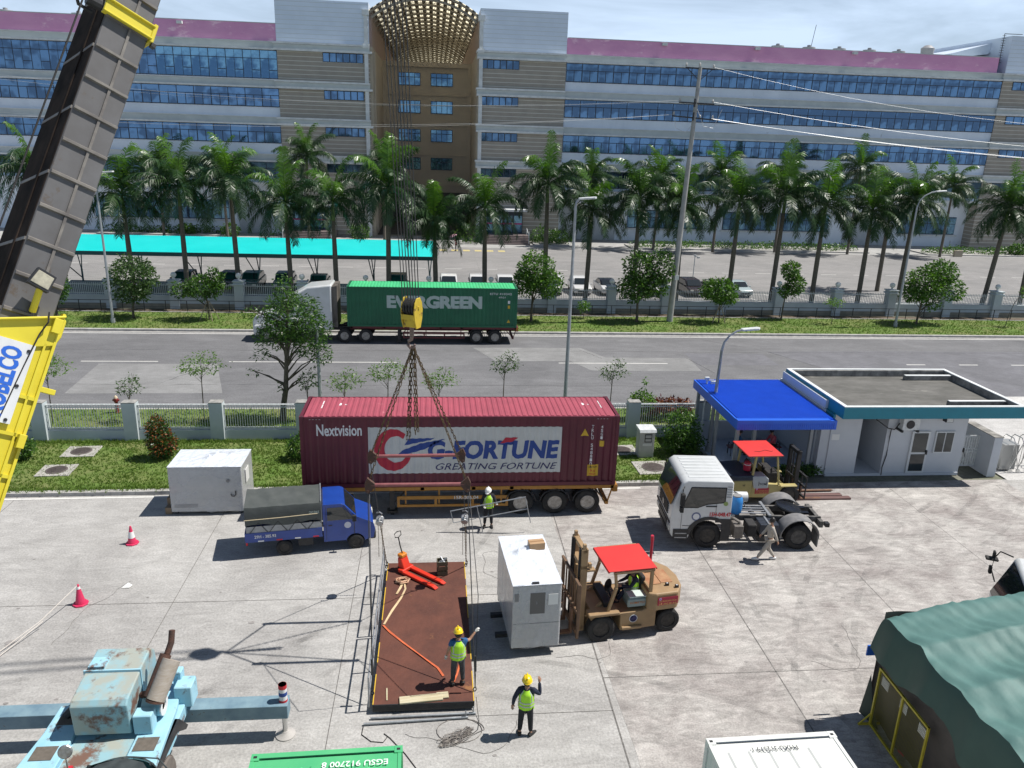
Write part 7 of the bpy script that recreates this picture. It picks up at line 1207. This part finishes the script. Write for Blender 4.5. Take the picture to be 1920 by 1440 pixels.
# ================================================================ cars in the factory car park
def car(loc, paint, lab, rz=0, hatch=True, dark_top=None, sc=1):
    t = thing('parked_car', lab, 'car', loc, rz, 'cars parked behind the factory fence'); t.scale = (sc,) * 3; Wc = 1.75   # nose towards -Y
    m = MB(); m.prism([(-2.1, .3), (-2.15, .6), (-2.0, .8), (-1.2, .95), (1.9, 1.0), (2.1, .85), (2.12, .35), (1.8, .25), (-1.8, .25)], -Wc / 2, Wc / 2, 'x'); m.build('body', paint, t, smooth=True, bevel=.09, seg=3)
    m = MB(); pr = [(-1.2, .93), (-.45, 1.48), (1.0, 1.52), (1.55, 1.45), (1.95, .95)] if hatch else [(-1.15, .93), (-.4, 1.4), (.7, 1.42), (1.6, .98)]
    m.prism(pr, -Wc / 2 + .1, Wc / 2 - .1, 'x'); cb_ = m.build('cabin', dark_top or paint, t, smooth=True, bevel=.07, seg=2)
    m = MB(); x_ = Wc / 2 - .17; a, b = pr[0], pr[1]; m.quad((-x_, a[0] + .05, a[1] + .05), (x_, a[0] + .05, a[1] + .05), (x_ - .08, b[0] - .06, b[1] - .02), (-x_ + .08, b[0] - .06, b[1] - .02)); m.v = [(p[0], p[1] - .02, p[2] + .025) for p in m.v]; c_, d_ = pr[-2], pr[-1]; m.quad((-x_, d_[0], d_[1] + .06), (x_, d_[0], d_[1] + .06), (x_ - .08, c_[0] + .04, c_[1] - .02), (-x_ + .08, c_[0] + .04, c_[1] - .02))
    for s_ in (-1, 1): X = s_ * (Wc / 2 - .093); m.quad((X, a[0] + .25, 1.0), (X, d_[0] - .2, 1.02), (X, c_[0] - .05, 1.4), (X, b[0] + .05, 1.4))
    m.build('windows', glass, t)
    for s_ in (-1, 1):
        m = MB(); m.box(s_ * .6 - .17, s_ * .6 + .17, -2.16, -2.05, .6, .75); m.build('headlight', bpy.data.materials['headlamp glass'], t, bevel=.02); m = MB(); m.box(s_ * .97 - .09, s_ * .97 + .09, -1.0, -.85, .95, 1.07); m.build('mirror', paint, t, bevel=.02)
    m = MB(); m.box(-.5, .5, -2.165, -2.1, .38, .58); m.build('grille', darkm, t)
    for y in (-1.3, 1.3):
        for s_ in (-1, 1): q = MB(T(s_ * (Wc / 2 - .1), y, .31, ry=R(90) * s_)); q.lathe([(.001, .1), (.19, .1), (.2, .08), (.3, .09), (.31, .05), (.31, -.1), (.001, -.1)], n=18); q.build('wheel', tyre, t, smooth=True)
pw = mat('white car paint', (.62, .62, .62), rough=.2, coat=.6); pb = mat('black car paint', (.012, .012, .014), rough=.2, coat=.6); pg = mat('silver car paint with green shade', (.1, .13, .13), rough=.25, coat=.5); pbr = mat('dark brown car paint', (.03, .022, .02), rough=.2, coat=.6); ps = mat('silver blue car paint', (.38, .46, .47), rough=.25, coat=.5)  # silver cars: green shade from the carport roof put into the colour
for x, p, lab, ht, dt, r_ in ((-22.6, pb, 'black car under the left part of the turquoise carport', True, None, .05), (-18.6, pb, 'dark car half hidden behind the staked tree under the carport', True, None, .0), (-16.6, pg, 'silvery car coloured with green carport shade, second from the dark pair', True, None, 0), (-13.7, pg, 'silvery hatchback coloured with green carport shade beside a palm trunk', True, None, .03), (-10.6, pg, 'silvery car just left of the white tractor behind the green truck', False, None, 0), (-3.4, pb, 'dark car whose roof shows over the left half of the green container', True, None, 0), (1.3, pw, 'white car whose roof shows over the middle of the green container', True, None, 0), (4.0, pw, 'white car whose roof shows over the green container, second from its right end', True, None, 0), (6.6, pw, 'white car whose roof shows over the right end of the green container', True, None, 0), (11.3, pw, 'white car partly hidden by the round tree right of the green container', True, None, -.2), (13.75, pw, 'white suv right behind the tall street lamp', True, None, 0), (16.3, pw, 'white car with black soft top behind the factory fence', False, pb, .05), (21.3, pw, 'white car mostly hidden behind the two-crowned tree and concrete pole', True, None, 0), (24.6, pbr, 'dark brown people carrier behind the fence right of the concrete pole', True, None, .05), (26.9, pb, 'black car between the brown carrier and the silver sedan', False, None, .05), (29.3, ps, 'pale silver-blue sedan, rightmost of the parked cars', False, None, .05)): car((x * 1.035, 75.2, 0), p, lab, r_, ht, dt, 1.0 if ht else .96)
t = thing('carport', 'long turquoise sheet carport roof on V-shaped posts in the factory car park', 'carport', (0, 0, 0)); tq = mat('turquoise sheet roofing', (.0, .52, .50), (.01, .57, .55), sc=.5, rough=.45); m = MB(); 
m.grid(lambda u, v: (-34.5 + 34.4 * u, 71.6 + 6.6 * v, 3.75 + .62 * math.sin(v * 1.7) + .02 * math.sin(u * 900)), 300, 8); m.build('roof_sheet', tq, t, smooth=2); m = MB(); m.box(-34.5, -.1, 71.52, 71.6, 3.42, 3.76); m.box(-34.5, -.1, 71.6, 71.7, 3.4, 3.45); m.build('front_fascia', mat('dark teal fascia', (.01, .09, .09), rough=.5), t)
for k in range(7):
    x = -33.5 + k * 5.5; m = MB(); m.cyl((x, 77.5, 0), (x, 77.5, 1.2), .09, n=8)
    for dx in (-.35, .35): m.cyl((x, 77.5, 1.0), (x + dx, 77.3, 4.2), .05, n=6)
    m.cyl((x, 77.5, .3), (x - .1, 72.2, 3.6), .05, n=6); m.build('post', mat('teal steel post', (.03, .09, .1), rough=.5) if k == 0 else bpy.data.materials['teal steel post'], t)
m = MB()
for y in (72.5, 75, 77.5): m.box(-34.4, -.2, y, y + .08, 3.68 + .62 * math.sin((y - 71.6) / 6.6 * 1.7) - .1, 3.70 + .62 * math.sin((y - 71.6) / 6.6 * 1.7))
m.build('purlins', bpy.data.materials['teal steel post'], t)
t = thing('cargo_tricycle', 'small cargo tricycle with green canopy left of the round tree', 'tricycle', (-26.4, 73.2, 0)); m = MB(); m.grid(lambda u, v: (-.9 + 1.8 * u, -.9 + 1.8 * v, 1.9 + .12 * math.sin(PI * u)), 10, 4); m.build('canopy', mat('green awning', (.015, .12, .1), rough=.6), t); m = MB()
for x in (-.85, .85):
    for y in (-.8, .8): m.cyl((x, y, .6), (x, y, 1.92), .02, n=6)
m.box(-.8, .8, -.8, .8, .45, .9); m.build('frame', darkm, t)
for x, y in ((-.7, -.5), (.7, -.5), (0, .9)): q = MB(T(x, y, .3, ry=R(90))); q.lathe([(.22, -.05), (.3, -.05), (.3, .05), (.22, .05)], n=16); q.build('wheel', tyre, t)
t = thing('bollard_sign', 'small beige notice box at the planter edge before the right factory wing', 'sign', (75.2, 106.2, 0)); m = MB(); m.box(-.6, .6, -.2, .2, 0, .9); m.build('box', mat('beige sign', (.35, .3, .22)), t)
t = thing('fire_hydrant', 'dark red hydrant with pale cap just behind the near white fence', 'hydrant', (-16.35, 39.7, .12)); t.scale = (.62, .62, .58); m = MB(); m.lathe([(.2, 0), (.2, .05), (.13, .08), (.13, 1.0), (.19, 1.05), (.19, 1.3), (.12, 1.36)], n=16); m.cyl((-.26, 0, 1.17), (.26, 0, 1.17), .085, n=12); m.build('body', mat('dark red cast iron', (.2, .02, .02), rough=.5), t, smooth=True); m = MB(); m.lathe([(.16, 1.36), (.13, 1.5), (.04, 1.6), (.001, 1.62)], n=14); m.build('cap', mat('hydrant cap', (.55, .45, .32), rough=.6), t, smooth=True)
# ================================================================ trees and palms
def tree(name, lab, loc, H_, blobs, n_, size, mats, seed, fork=None, tr=.12, group='trees on the far verge', stakes=0, asp=.45):
    t = thing(name, lab, 'tree', loc, 0, group); rnd = random.Random(seed); m = MB(); top = fork or blobs[0][2]; base_z = min(b[2] - b[5] for b in blobs); lean = (blobs[0][0] * .3, blobs[0][1] * .3)
    hb = max(base_z * .9, H_ * .22); m.tube([(0, 0, -.05), (lean[0] * .3, lean[1] * .3, hb * .5), (lean[0], lean[1], hb), (blobs[0][0] * .7, blobs[0][1] * .7, top)], [tr, tr * .75, tr * .65, tr * .25], 9); m.build('trunk', barkm, t, smooth=True)
    m = MB()
    def tp(z): k_ = max(0, min(1, (z - hb) / max(.1, top - hb))); return Vector((lean[0], lean[1], hb)).lerp(Vector((blobs[0][0] * .7, blobs[0][1] * .7, top)), k_) if z > hb else Vector((lean[0] * z / hb, lean[1] * z / hb, z))
    for b in blobs:
        for k in range(3 + int(b[3] * 1.5)): p = Vector((rnd.gauss(0, .5) * b[3], rnd.gauss(0, .5) * b[4], rnd.uniform(-.1, .8) * b[5])) + Vector(b[:3]); s_ = tp(max(.35 * hb, b[2] - b[5] * .9 - .5 * rnd.random() - .25 * math.hypot(b[0], b[1]))); q = s_.lerp(p, .5) + Vector((rnd.gauss(0, .1), rnd.gauss(0, .1), .12)); m.tube([s_, q, p], [tr * .3, tr * .15, .008], 5)
    m.build('branches', barkm, t, smooth=True)
    g_ = MB(); g_.raw = 1; leaves(g_, blobs, n_, size, seed, len(mats), asp); g_.build('crown', mats, t)
    if stakes:
        m = MB()
        for k in range(4): a = k * PI / 2 + .5; m.cyl((.75 * math.cos(a), .6 * math.sin(a), 0), (.08 * math.cos(a), .08 * math.sin(a), 1.5), .03, n=5)
        m.bar((-.35, -.3, .9), (.35, -.3, .9), .03); m.build('stakes', mat('bamboo stake', (.3, .24, .17), rough=.9) if 'bamboo stake' not in bpy.data.materials else bpy.data.materials['bamboo stake'], t)
    return t
AB = [leaf_a, leaf_a, leaf_b]
tree('verge_tree', 'round grey-green tree on the far verge right of the crane boom', (-23.2, 61.4, .12), 5, [(.25, 0, 3.2, 1.75, 1.6, 1.6), (.1, 0, 1.95, 1.3, 1.2, .7)], 4200, .26, [leaf_c, leaf_a, leaf_c], 1)
tree('verge_tree', 'low spreading tree with crossed stakes on the far verge', (-17.4, 61.0, .12), 4.2, [(-.2, 0, 2.6, 1.5, 1.2, .9), (.7, 0, 3.3, .7, .6, .8), (-1.9, .1, 2.3, .9, .7, .6)], 2600, .26, AB, 2, tr=.07, stakes=1)
tree('verge_tree', 'full round green tree right of the green container', (7.8, 61.5, .12), 5.8, [(.2, 0, 4.1, 1.5, 1.4, 1.6), (1.3, 0, 3.1, 1.3, 1.2, 1.1), (-.5, 0, 3.2, 1.1, 1.1, 1.1)], 5200, .27, [leaf_b, leaf_a, leaf_b], 3)
tree('verge_tree', 'tall twin-crowned tree just left of the concrete utility pole', (16.65, 61.7, .12), 6.1, [(-.2, 0, 4.5, 1.2, 1.1, 1.5), (1.7, .3, 4.5, 1.2, 1.1, 1.6), (-.3, 0, 2.9, 1.5, 1.3, 1.2), (1.2, 0, 3.2, 1.2, 1.1, 1.1)], 6500, .27, AB, 4, tr=.14)
tree('verge_tree', 'small drooping tree on stakes right of the utility pole', (23.7, 61.8, .12), 3.9, [(-.3, 0, 2.75, 1.5, 1.2, 1.0), (.4, 0, 2.1, .9, .8, .6)], 2600, .27, [leaf_b, leaf_a, leaf_b], 5, tr=.08, stakes=1)
tree('verge_tree', 'slim crooked tree with two leaf clumps beside a fence pillar', (29.8, 63.3, .12), 4.9, [(.25, 0, 4.3, .75, .6, .75), (.8, 0, 3.0, .8, .6, .95), (-.1, 0, 2.5, .5, .5, .5)], 2200, .26, [leaf_b, leaf_a, leaf_b], 6, tr=.08)
tree('verge_tree', 'broad bright green tree on the far verge toward the right', (41.3, 61.9, .12), 5.5, [(.3, 0, 3.6, 1.8, 1.5, 1.4), (1.6, .3, 4.5, 1.3, 1.2, 1.1), (2.7, 0, 3.0, 1.1, 1.0, .9), (-.6, 0, 2.6, 1.2, 1.1, .7), (1.2, 0, 1.8, .8, .7, .6)], 6500, .27, [leaf_b, leaf_b, leaf_a], 7, tr=.12)
tree('verge_tree', 'young sparse tree by the ditch railing near the middle of the far verge', (12.4, 62.9, .12), 1.6, [(0, 0, 1.0, .55, .4, .45)], 260, .22, [leaf_b], 8, tr=.03)
tree('verge_tree', 'tiny new sapling on the far verge between fence pillars', (33.5, 61.6, .12), 2, [(0, 0, 1.9, .9, .6, .35)], 260, .2, [leaf_s], 9, tr=.03); tree('verge_tree', 'thin leaning sapling at the far right of the verge', (49.0, 61.2, .12), 2.6, [(1.3, 0, 3.0, .5, .4, .6)], 220, .2, [leaf_s], 10, tr=.03)
tree('verge_tree', 'dark leafy tree top right beside the crane boom below the carport', (-29.0, 61.8, .12), 3.5, [(0, 0, 2.3, 1.2, 1.0, 1.3)], 1800, .26, AB, 12)
# large tree by the near fence
tree('roadside_tree', 'tall dense tree behind the near fence in front of the white tractor', (-7.75, 38.5, .12), 7.4, [(.75, 0, 5.4, 1.45, 1.3, 1.3), (.45, 0, 6.55, .6, .6, 1.0), (1.5, .1, 4.6, 1.15, 1.0, 1.1), (-.3, 0, 4.5, .85, .8, .75), (-1.0, 0, 5.6, .75, .5, .3), (2.0, 0, 3.5, .65, .55, .55), (.9, .2, 3.7, .5, .5, .3), (-.9, 0, 3.5, .45, .4, .3), (-1.35, 0, 2.6, .4, .3, .22), (1.3, 0, 2.3, .4, .3, .22), (-.05, 0, 1.75, .33, .33, .3)], 7600, .2, [leaf_a, leaf_a, leaf_b], 20, fork=5.8, tr=.2, group='trees behind the near fence', asp=.3)
for i, (x, zt, w_, k_, lab) in enumerate(((-18.9, 3.6, 1.2, leaf_s, 'flat-topped sapling half hidden by the yellow crane foot'), (-15.15, 2.65, .65, leaf_c, 'smallest flat sapling behind the hydrant'), (-11.6, 3.75, 1.35, leaf_s, 'wide sparse sapling left of the big roadside tree'), (-6.45, 2.95, .6, leaf_a, 'small dark sapling between the big tree and the curved lamp'), (-4.6, 2.9, 1.0, leaf_s, 'pale sapling right of the curved lamp'), (-2.4, 3.45, 1.2, leaf_s, 'pale sapling left of the crane chains'), (.2, 3.0, 1.0, leaf_s, 'pale sapling right of the crane chains'), (3.55, 3.85, .85, leaf_c, 'upright sapling with drooping lower twigs above the red container'), (9.25, 3.5, .8, leaf_c, 'sapling behind the right end of the red container'))):
    tree('sapling', lab, (x, 38.3, .12), zt, [(.1, 0, zt - .75, w_, w_ * .6, .42), (.3, 0, zt - .3, w_ * .45, w_ * .35, .3), (-.3 * w_, 0, zt - 1.0, w_ * .5, w_ * .4, .25)], int(520 * w_), .15, [k_], 30 + i, tr=.035, group='saplings behind the near fence', asp=.4)
bush('shrub', 'tall red and green shrub on the lawn left of the wrapped cabinet', 'shrub', (-12.2, 33.6, .12), [(0, 0, 1.0, .55, .5, 1.0), (.15, 0, .7, .65, .55, .6), (-.15, 0, 1.5, .35, .35, .5)], 3600, .14, [leaf_a, leaf_a, leaf_r], 51, 'shrubs on the near lawn')
bush('shrub', 'low dark round shrub beside the crane foot at the left edge', 'shrub', (-18.4, 33.6, .12), [(0, 0, .55, .85, .7, .6)], 2200, .15, [leaf_a, leaf_b], 52, 'shrubs on the near lawn')
bush('shrub', 'dark shrub at the left end of the red container', 'shrub', (-5.9, 33.4, .12), [(0, 0, .6, .75, .6, .7)], 1800, .15, [leaf_a, leaf_a, leaf_b], 53, 'shrubs on the near lawn')
bush('shrub', 'big rounded bright green bush between the electric cabinet and the canopy', 'shrub', (11.75, 33.7, .12), [(0, 0, 1.1, .95, .85, 1.15), (.1, 0, .6, 1.0, .9, .6)], 5200, .14, [leaf_b, leaf_a, leaf_b], 54, 'shrubs on the near lawn')
bush('shrub', 'maroon-leaved bush behind the fence beside the CCTV post', 'shrub', (12.6, 38.6, .12), [(0, 0, .75, 1.5, .6, .35), (-1.0, 0, .6, .6, .5, .35)], 1800, .2, [leaf_m, leaf_m, leaf_r], 55, 'shrubs behind the near fence')
bush('shrub', 'green bush behind the fence left of the maroon one', 'shrub', (11.0, 38.4, .12), [(0, 0, 1.0, .7, .5, .6), (.1, 0, 1.9, .12, .12, .6)], 1300, .17, [leaf_b, leaf_s], 56, 'shrubs behind the near fence')
bush('planter_shrubs', 'low dark planting along the kerb under the left wall of the guard house', 'shrub', (16.6, 31.35, .0), [(0, 0, .25, 1.1, .4, .25)], 1600, .14, [leaf_a, leaf_a, leaf_b], 57)
for i, (x, y, s_) in enumerate(((15.5, 112.5, 1.8), (18, 112, 1.5), (-10.5, 112, 1.6), (-28.5, 113.5, 1.3), (-34.5, 114, 1.2), (5.0, 111, 2.2), (91, 108, 1.6), (86, 108.5, 1.3))): bush('shrub', ('dark round shrub beside the right entrance steps', 'second dark shrub right of the entrance steps', 'yellow-green shrub left of the courtyard mouth', 'small shrub before the left shutter door', 'clipped ball shrub before the left ground-floor windows', 'leafy tree-like shrub in the courtyard mouth behind the palms', 'flowering shrub at the far right planter', 'bushy shrub near the far right corner of the factory')[i], 'shrub', (x, y, .1), [(0, 0, s_ * .6, s_, s_ * .8, s_ * .7)], 700, .35, [leaf_a, leaf_b], 70 + i, 'shrubs before the factory')
# royal palms
shaft = mat('palm crownshaft', (.09, .17, .035), (.13, .2, .05), sc=3, rough=.45); ptr = mat('palm trunk', (.16, .14, .11), (.1, .088, .07), sc=4, rough=.9, bump=.3, stretch=(1, 1, 5)); pl_a = leafmat('palm leaflet', (.014, .045, .014), (.034, .078, .018), .22, sc=.5, rough=.42); pl_b = leafmat('fresh palm leaflet', (.06, .15, .015), (.1, .2, .02), .35, sc=.5, rough=.3)
def crown(seed, n_=21):
    rnd = random.Random(seed); g_ = MB(); g_.raw = 1; g2 = MB(); g2.raw = 1
    for k in range(n_):
        az = k * 2.4 + rnd.uniform(-.25, .25); el = R(84 - 100 * (k / (n_ - 1)) ** .9) + rnd.uniform(-.12, .12); L_ = rnd.uniform(4.2, 5.1); N_ = 24; d = Vector((math.cos(az) * math.cos(el), math.sin(az) * math.cos(el), math.sin(el))); p = Vector((0, 0, .0)); pts = [p.copy()]; drop = rnd.uniform(.028, .055)
        side = Vector((-math.sin(az), math.cos(az), 0)); tw = rnd.uniform(-.4, .4)
        for i in range(N_): d = (d + Vector((0, 0, -drop * (1 + i * .09)))).normalized(); p = p + d * L_ / N_; pts.append(p.copy())
        G = g2 if k in (0, 1, 2) else g_; G.tube(pts, [.06 - .05 * i / N_ for i in range(N_ + 1)], 4)
        for i in range(3, N_):
            for sub in (0, .33, .66):
                P = pts[i].lerp(pts[i + 1], sub); T_ = (pts[i + 1] - pts[i]).normalized(); up = side.cross(T_).normalized(); fl = 1.15 * math.sin(PI * (.14 + .78 * (i + sub) / N_)) ** .6 * rnd.uniform(.8, 1.15)
                for s_ in (-1, 1):
                    q = (side * s_ * .75 + T_ * .6 + up * (rnd.uniform(-.3, .5) + tw * s_) + Vector((0, 0, -.2))).normalized(); mid = P + q * fl * .55; e = mid + (q + Vector((0, 0, -.85))).normalized() * fl * .5; w_ = T_ * .038; j = len(G.v)
                    G.v += [tuple(P - w_ * .6), tuple(P + w_ * .6), tuple(mid + w_), tuple(mid - w_), tuple(e)]; G.f += [(j, j + 1, j + 2, j + 3), (j + 3, j + 2, j + 4)]; G.m += [0, 0]
    return g_, g2
CROWNS = []
def palm(lab, x, y, hub, sc, k, lean=0, group='royal palms along the factory fence', r=.2):
    t = thing('royal_palm', lab, 'palm tree', (x, y, 0), 0, group); sh = hub - 1.5; m = MB(); m.tube([(0, 0, 0), (lean * .3, 0, sh * .25), (lean * .6, 0, sh * .6), (lean * .9, 0, sh)], [r * 1.15, r * 1.05, r * 1.05, r * .75], 12); m.build('trunk', ptr, t, smooth=True); m = MB(); m.tube([(lean * .9, 0, sh - .05), (lean * .95, 0, sh + .7), (lean, 0, hub)], [r * .8, r * .65, r * .35], 10); m.build('crownshaft', shaft, t, smooth=True)
    rz = random.uniform(0, 6.28)
    if len(CROWNS) < 5:
        a, b = crown(100 + len(CROWNS), 20 + 2 * (len(CROWNS) % 3)); o = a.build('fronds', pl_a, t); o2 = b.build('young_fronds', pl_b, t); CROWNS.append((o.data, o2.data))
    else:
        da, db = CROWNS[k % 5]; o = bpy.data.objects.new('fronds', da); C.objects.link(o); o.parent = t; o2 = bpy.data.objects.new('young_fronds', db); C.objects.link(o2); o2.parent = t
    for q in (o, o2): q.location = (lean, 0, hub); q.rotation_euler = (0, 0, rz); q.scale = (sc, sc, sc)
random.seed(21)
hubs = [(-31.8, 10.6), (-25.2, 8.9), (-20.85, 9.7), (-16.55, 10.3), (-12.2, 8.6), (-8.4, 8.8), (-4.0, 10.0), (.15, 7.4), (4.4, 8.6), (9.7, 10.7), (13.35, 8.6), (17.7, 9.7), (21.7, 9.2), (26.5, 9.7), (30.55, 10.3), (34.45, 9.5), (38.95, 9.1), (42.75, 10.0), (46.9, 9.0), (51.2, 9.7), (55.1, 9.4)]
ords = ('palm whose crown shows left of the crane boom', 'palm just right of the crane boom, its crown overlapping the next', 'palm over the left part of the turquoise carport, tall spreading crown', 'tall palm before the left factory wing above the silvery cars', 'bright lower palm before the left shutter door of the factory', 'dark palm left of the hanging hook ropes, before the tan tower', 'tall palm right behind the hook ropes, at the courtyard left side', 'short light green palm before the courtyard mouth', 'palm before the right entrance steps of the courtyard', 'tallest palm, before the right tan tower', 'lower palm right behind the tall straight street lamp', 'palm between the street lamp and the concrete utility pole', 'palm directly behind the concrete utility pole', 'palm right of the utility pole above the dark parked cars', 'tall palm right of the last parked car', 'second palm to the right of the last parked car', 'palm before the right shutter door of the factory', 'palm behind the tall curved street lamp on the right', 'palm with reddish trunk right of the curved lamp', 'leaning palm near the right end of the fence', 'palm cut by the right edge of the picture')
for i, (x, h) in enumerate(hubs):
    palm(ords[i], x, 67.6 if i != 18 else 78.0, h, random.uniform(.84, .98) * (.88 if i == 7 else 1), i, random.uniform(-.2, .2) + (.5 if i in (19,) else 0))
for i, (x, y, h, lab) in enumerate(((-16.6, 106, 11.3, 'background palm whose crown rises before the left tan tower'), (38.6, 106, 10.6, 'background palm before the right wing, third from its left end'), (58.6, 106.5, 11.6, 'background palm before the right factory wing beside the shutter door'), (72.0, 105.5, 9.8, 'background palm near the right end of the factory'), (-6.8, 108, 10.2, 'background palm at the left side of the courtyard mouth'), (21.5, 109, 9.4, 'background palm right of the right tan tower'), (30.5, 107.5, 9.8, 'background palm before the right wing, second from its left end'), (48.0, 107, 10.2, 'background palm before the middle of the right wing'), (-28.5, 112, 9.2, 'background palm before the left wing windows'), (-37, 112, 9.0, 'background palm before the left wing, partly behind the crane boom'))): palm(lab, x, y, h, 1.0, i + 2, random.uniform(-.2, .2), 'palms near the factory wall', .17)
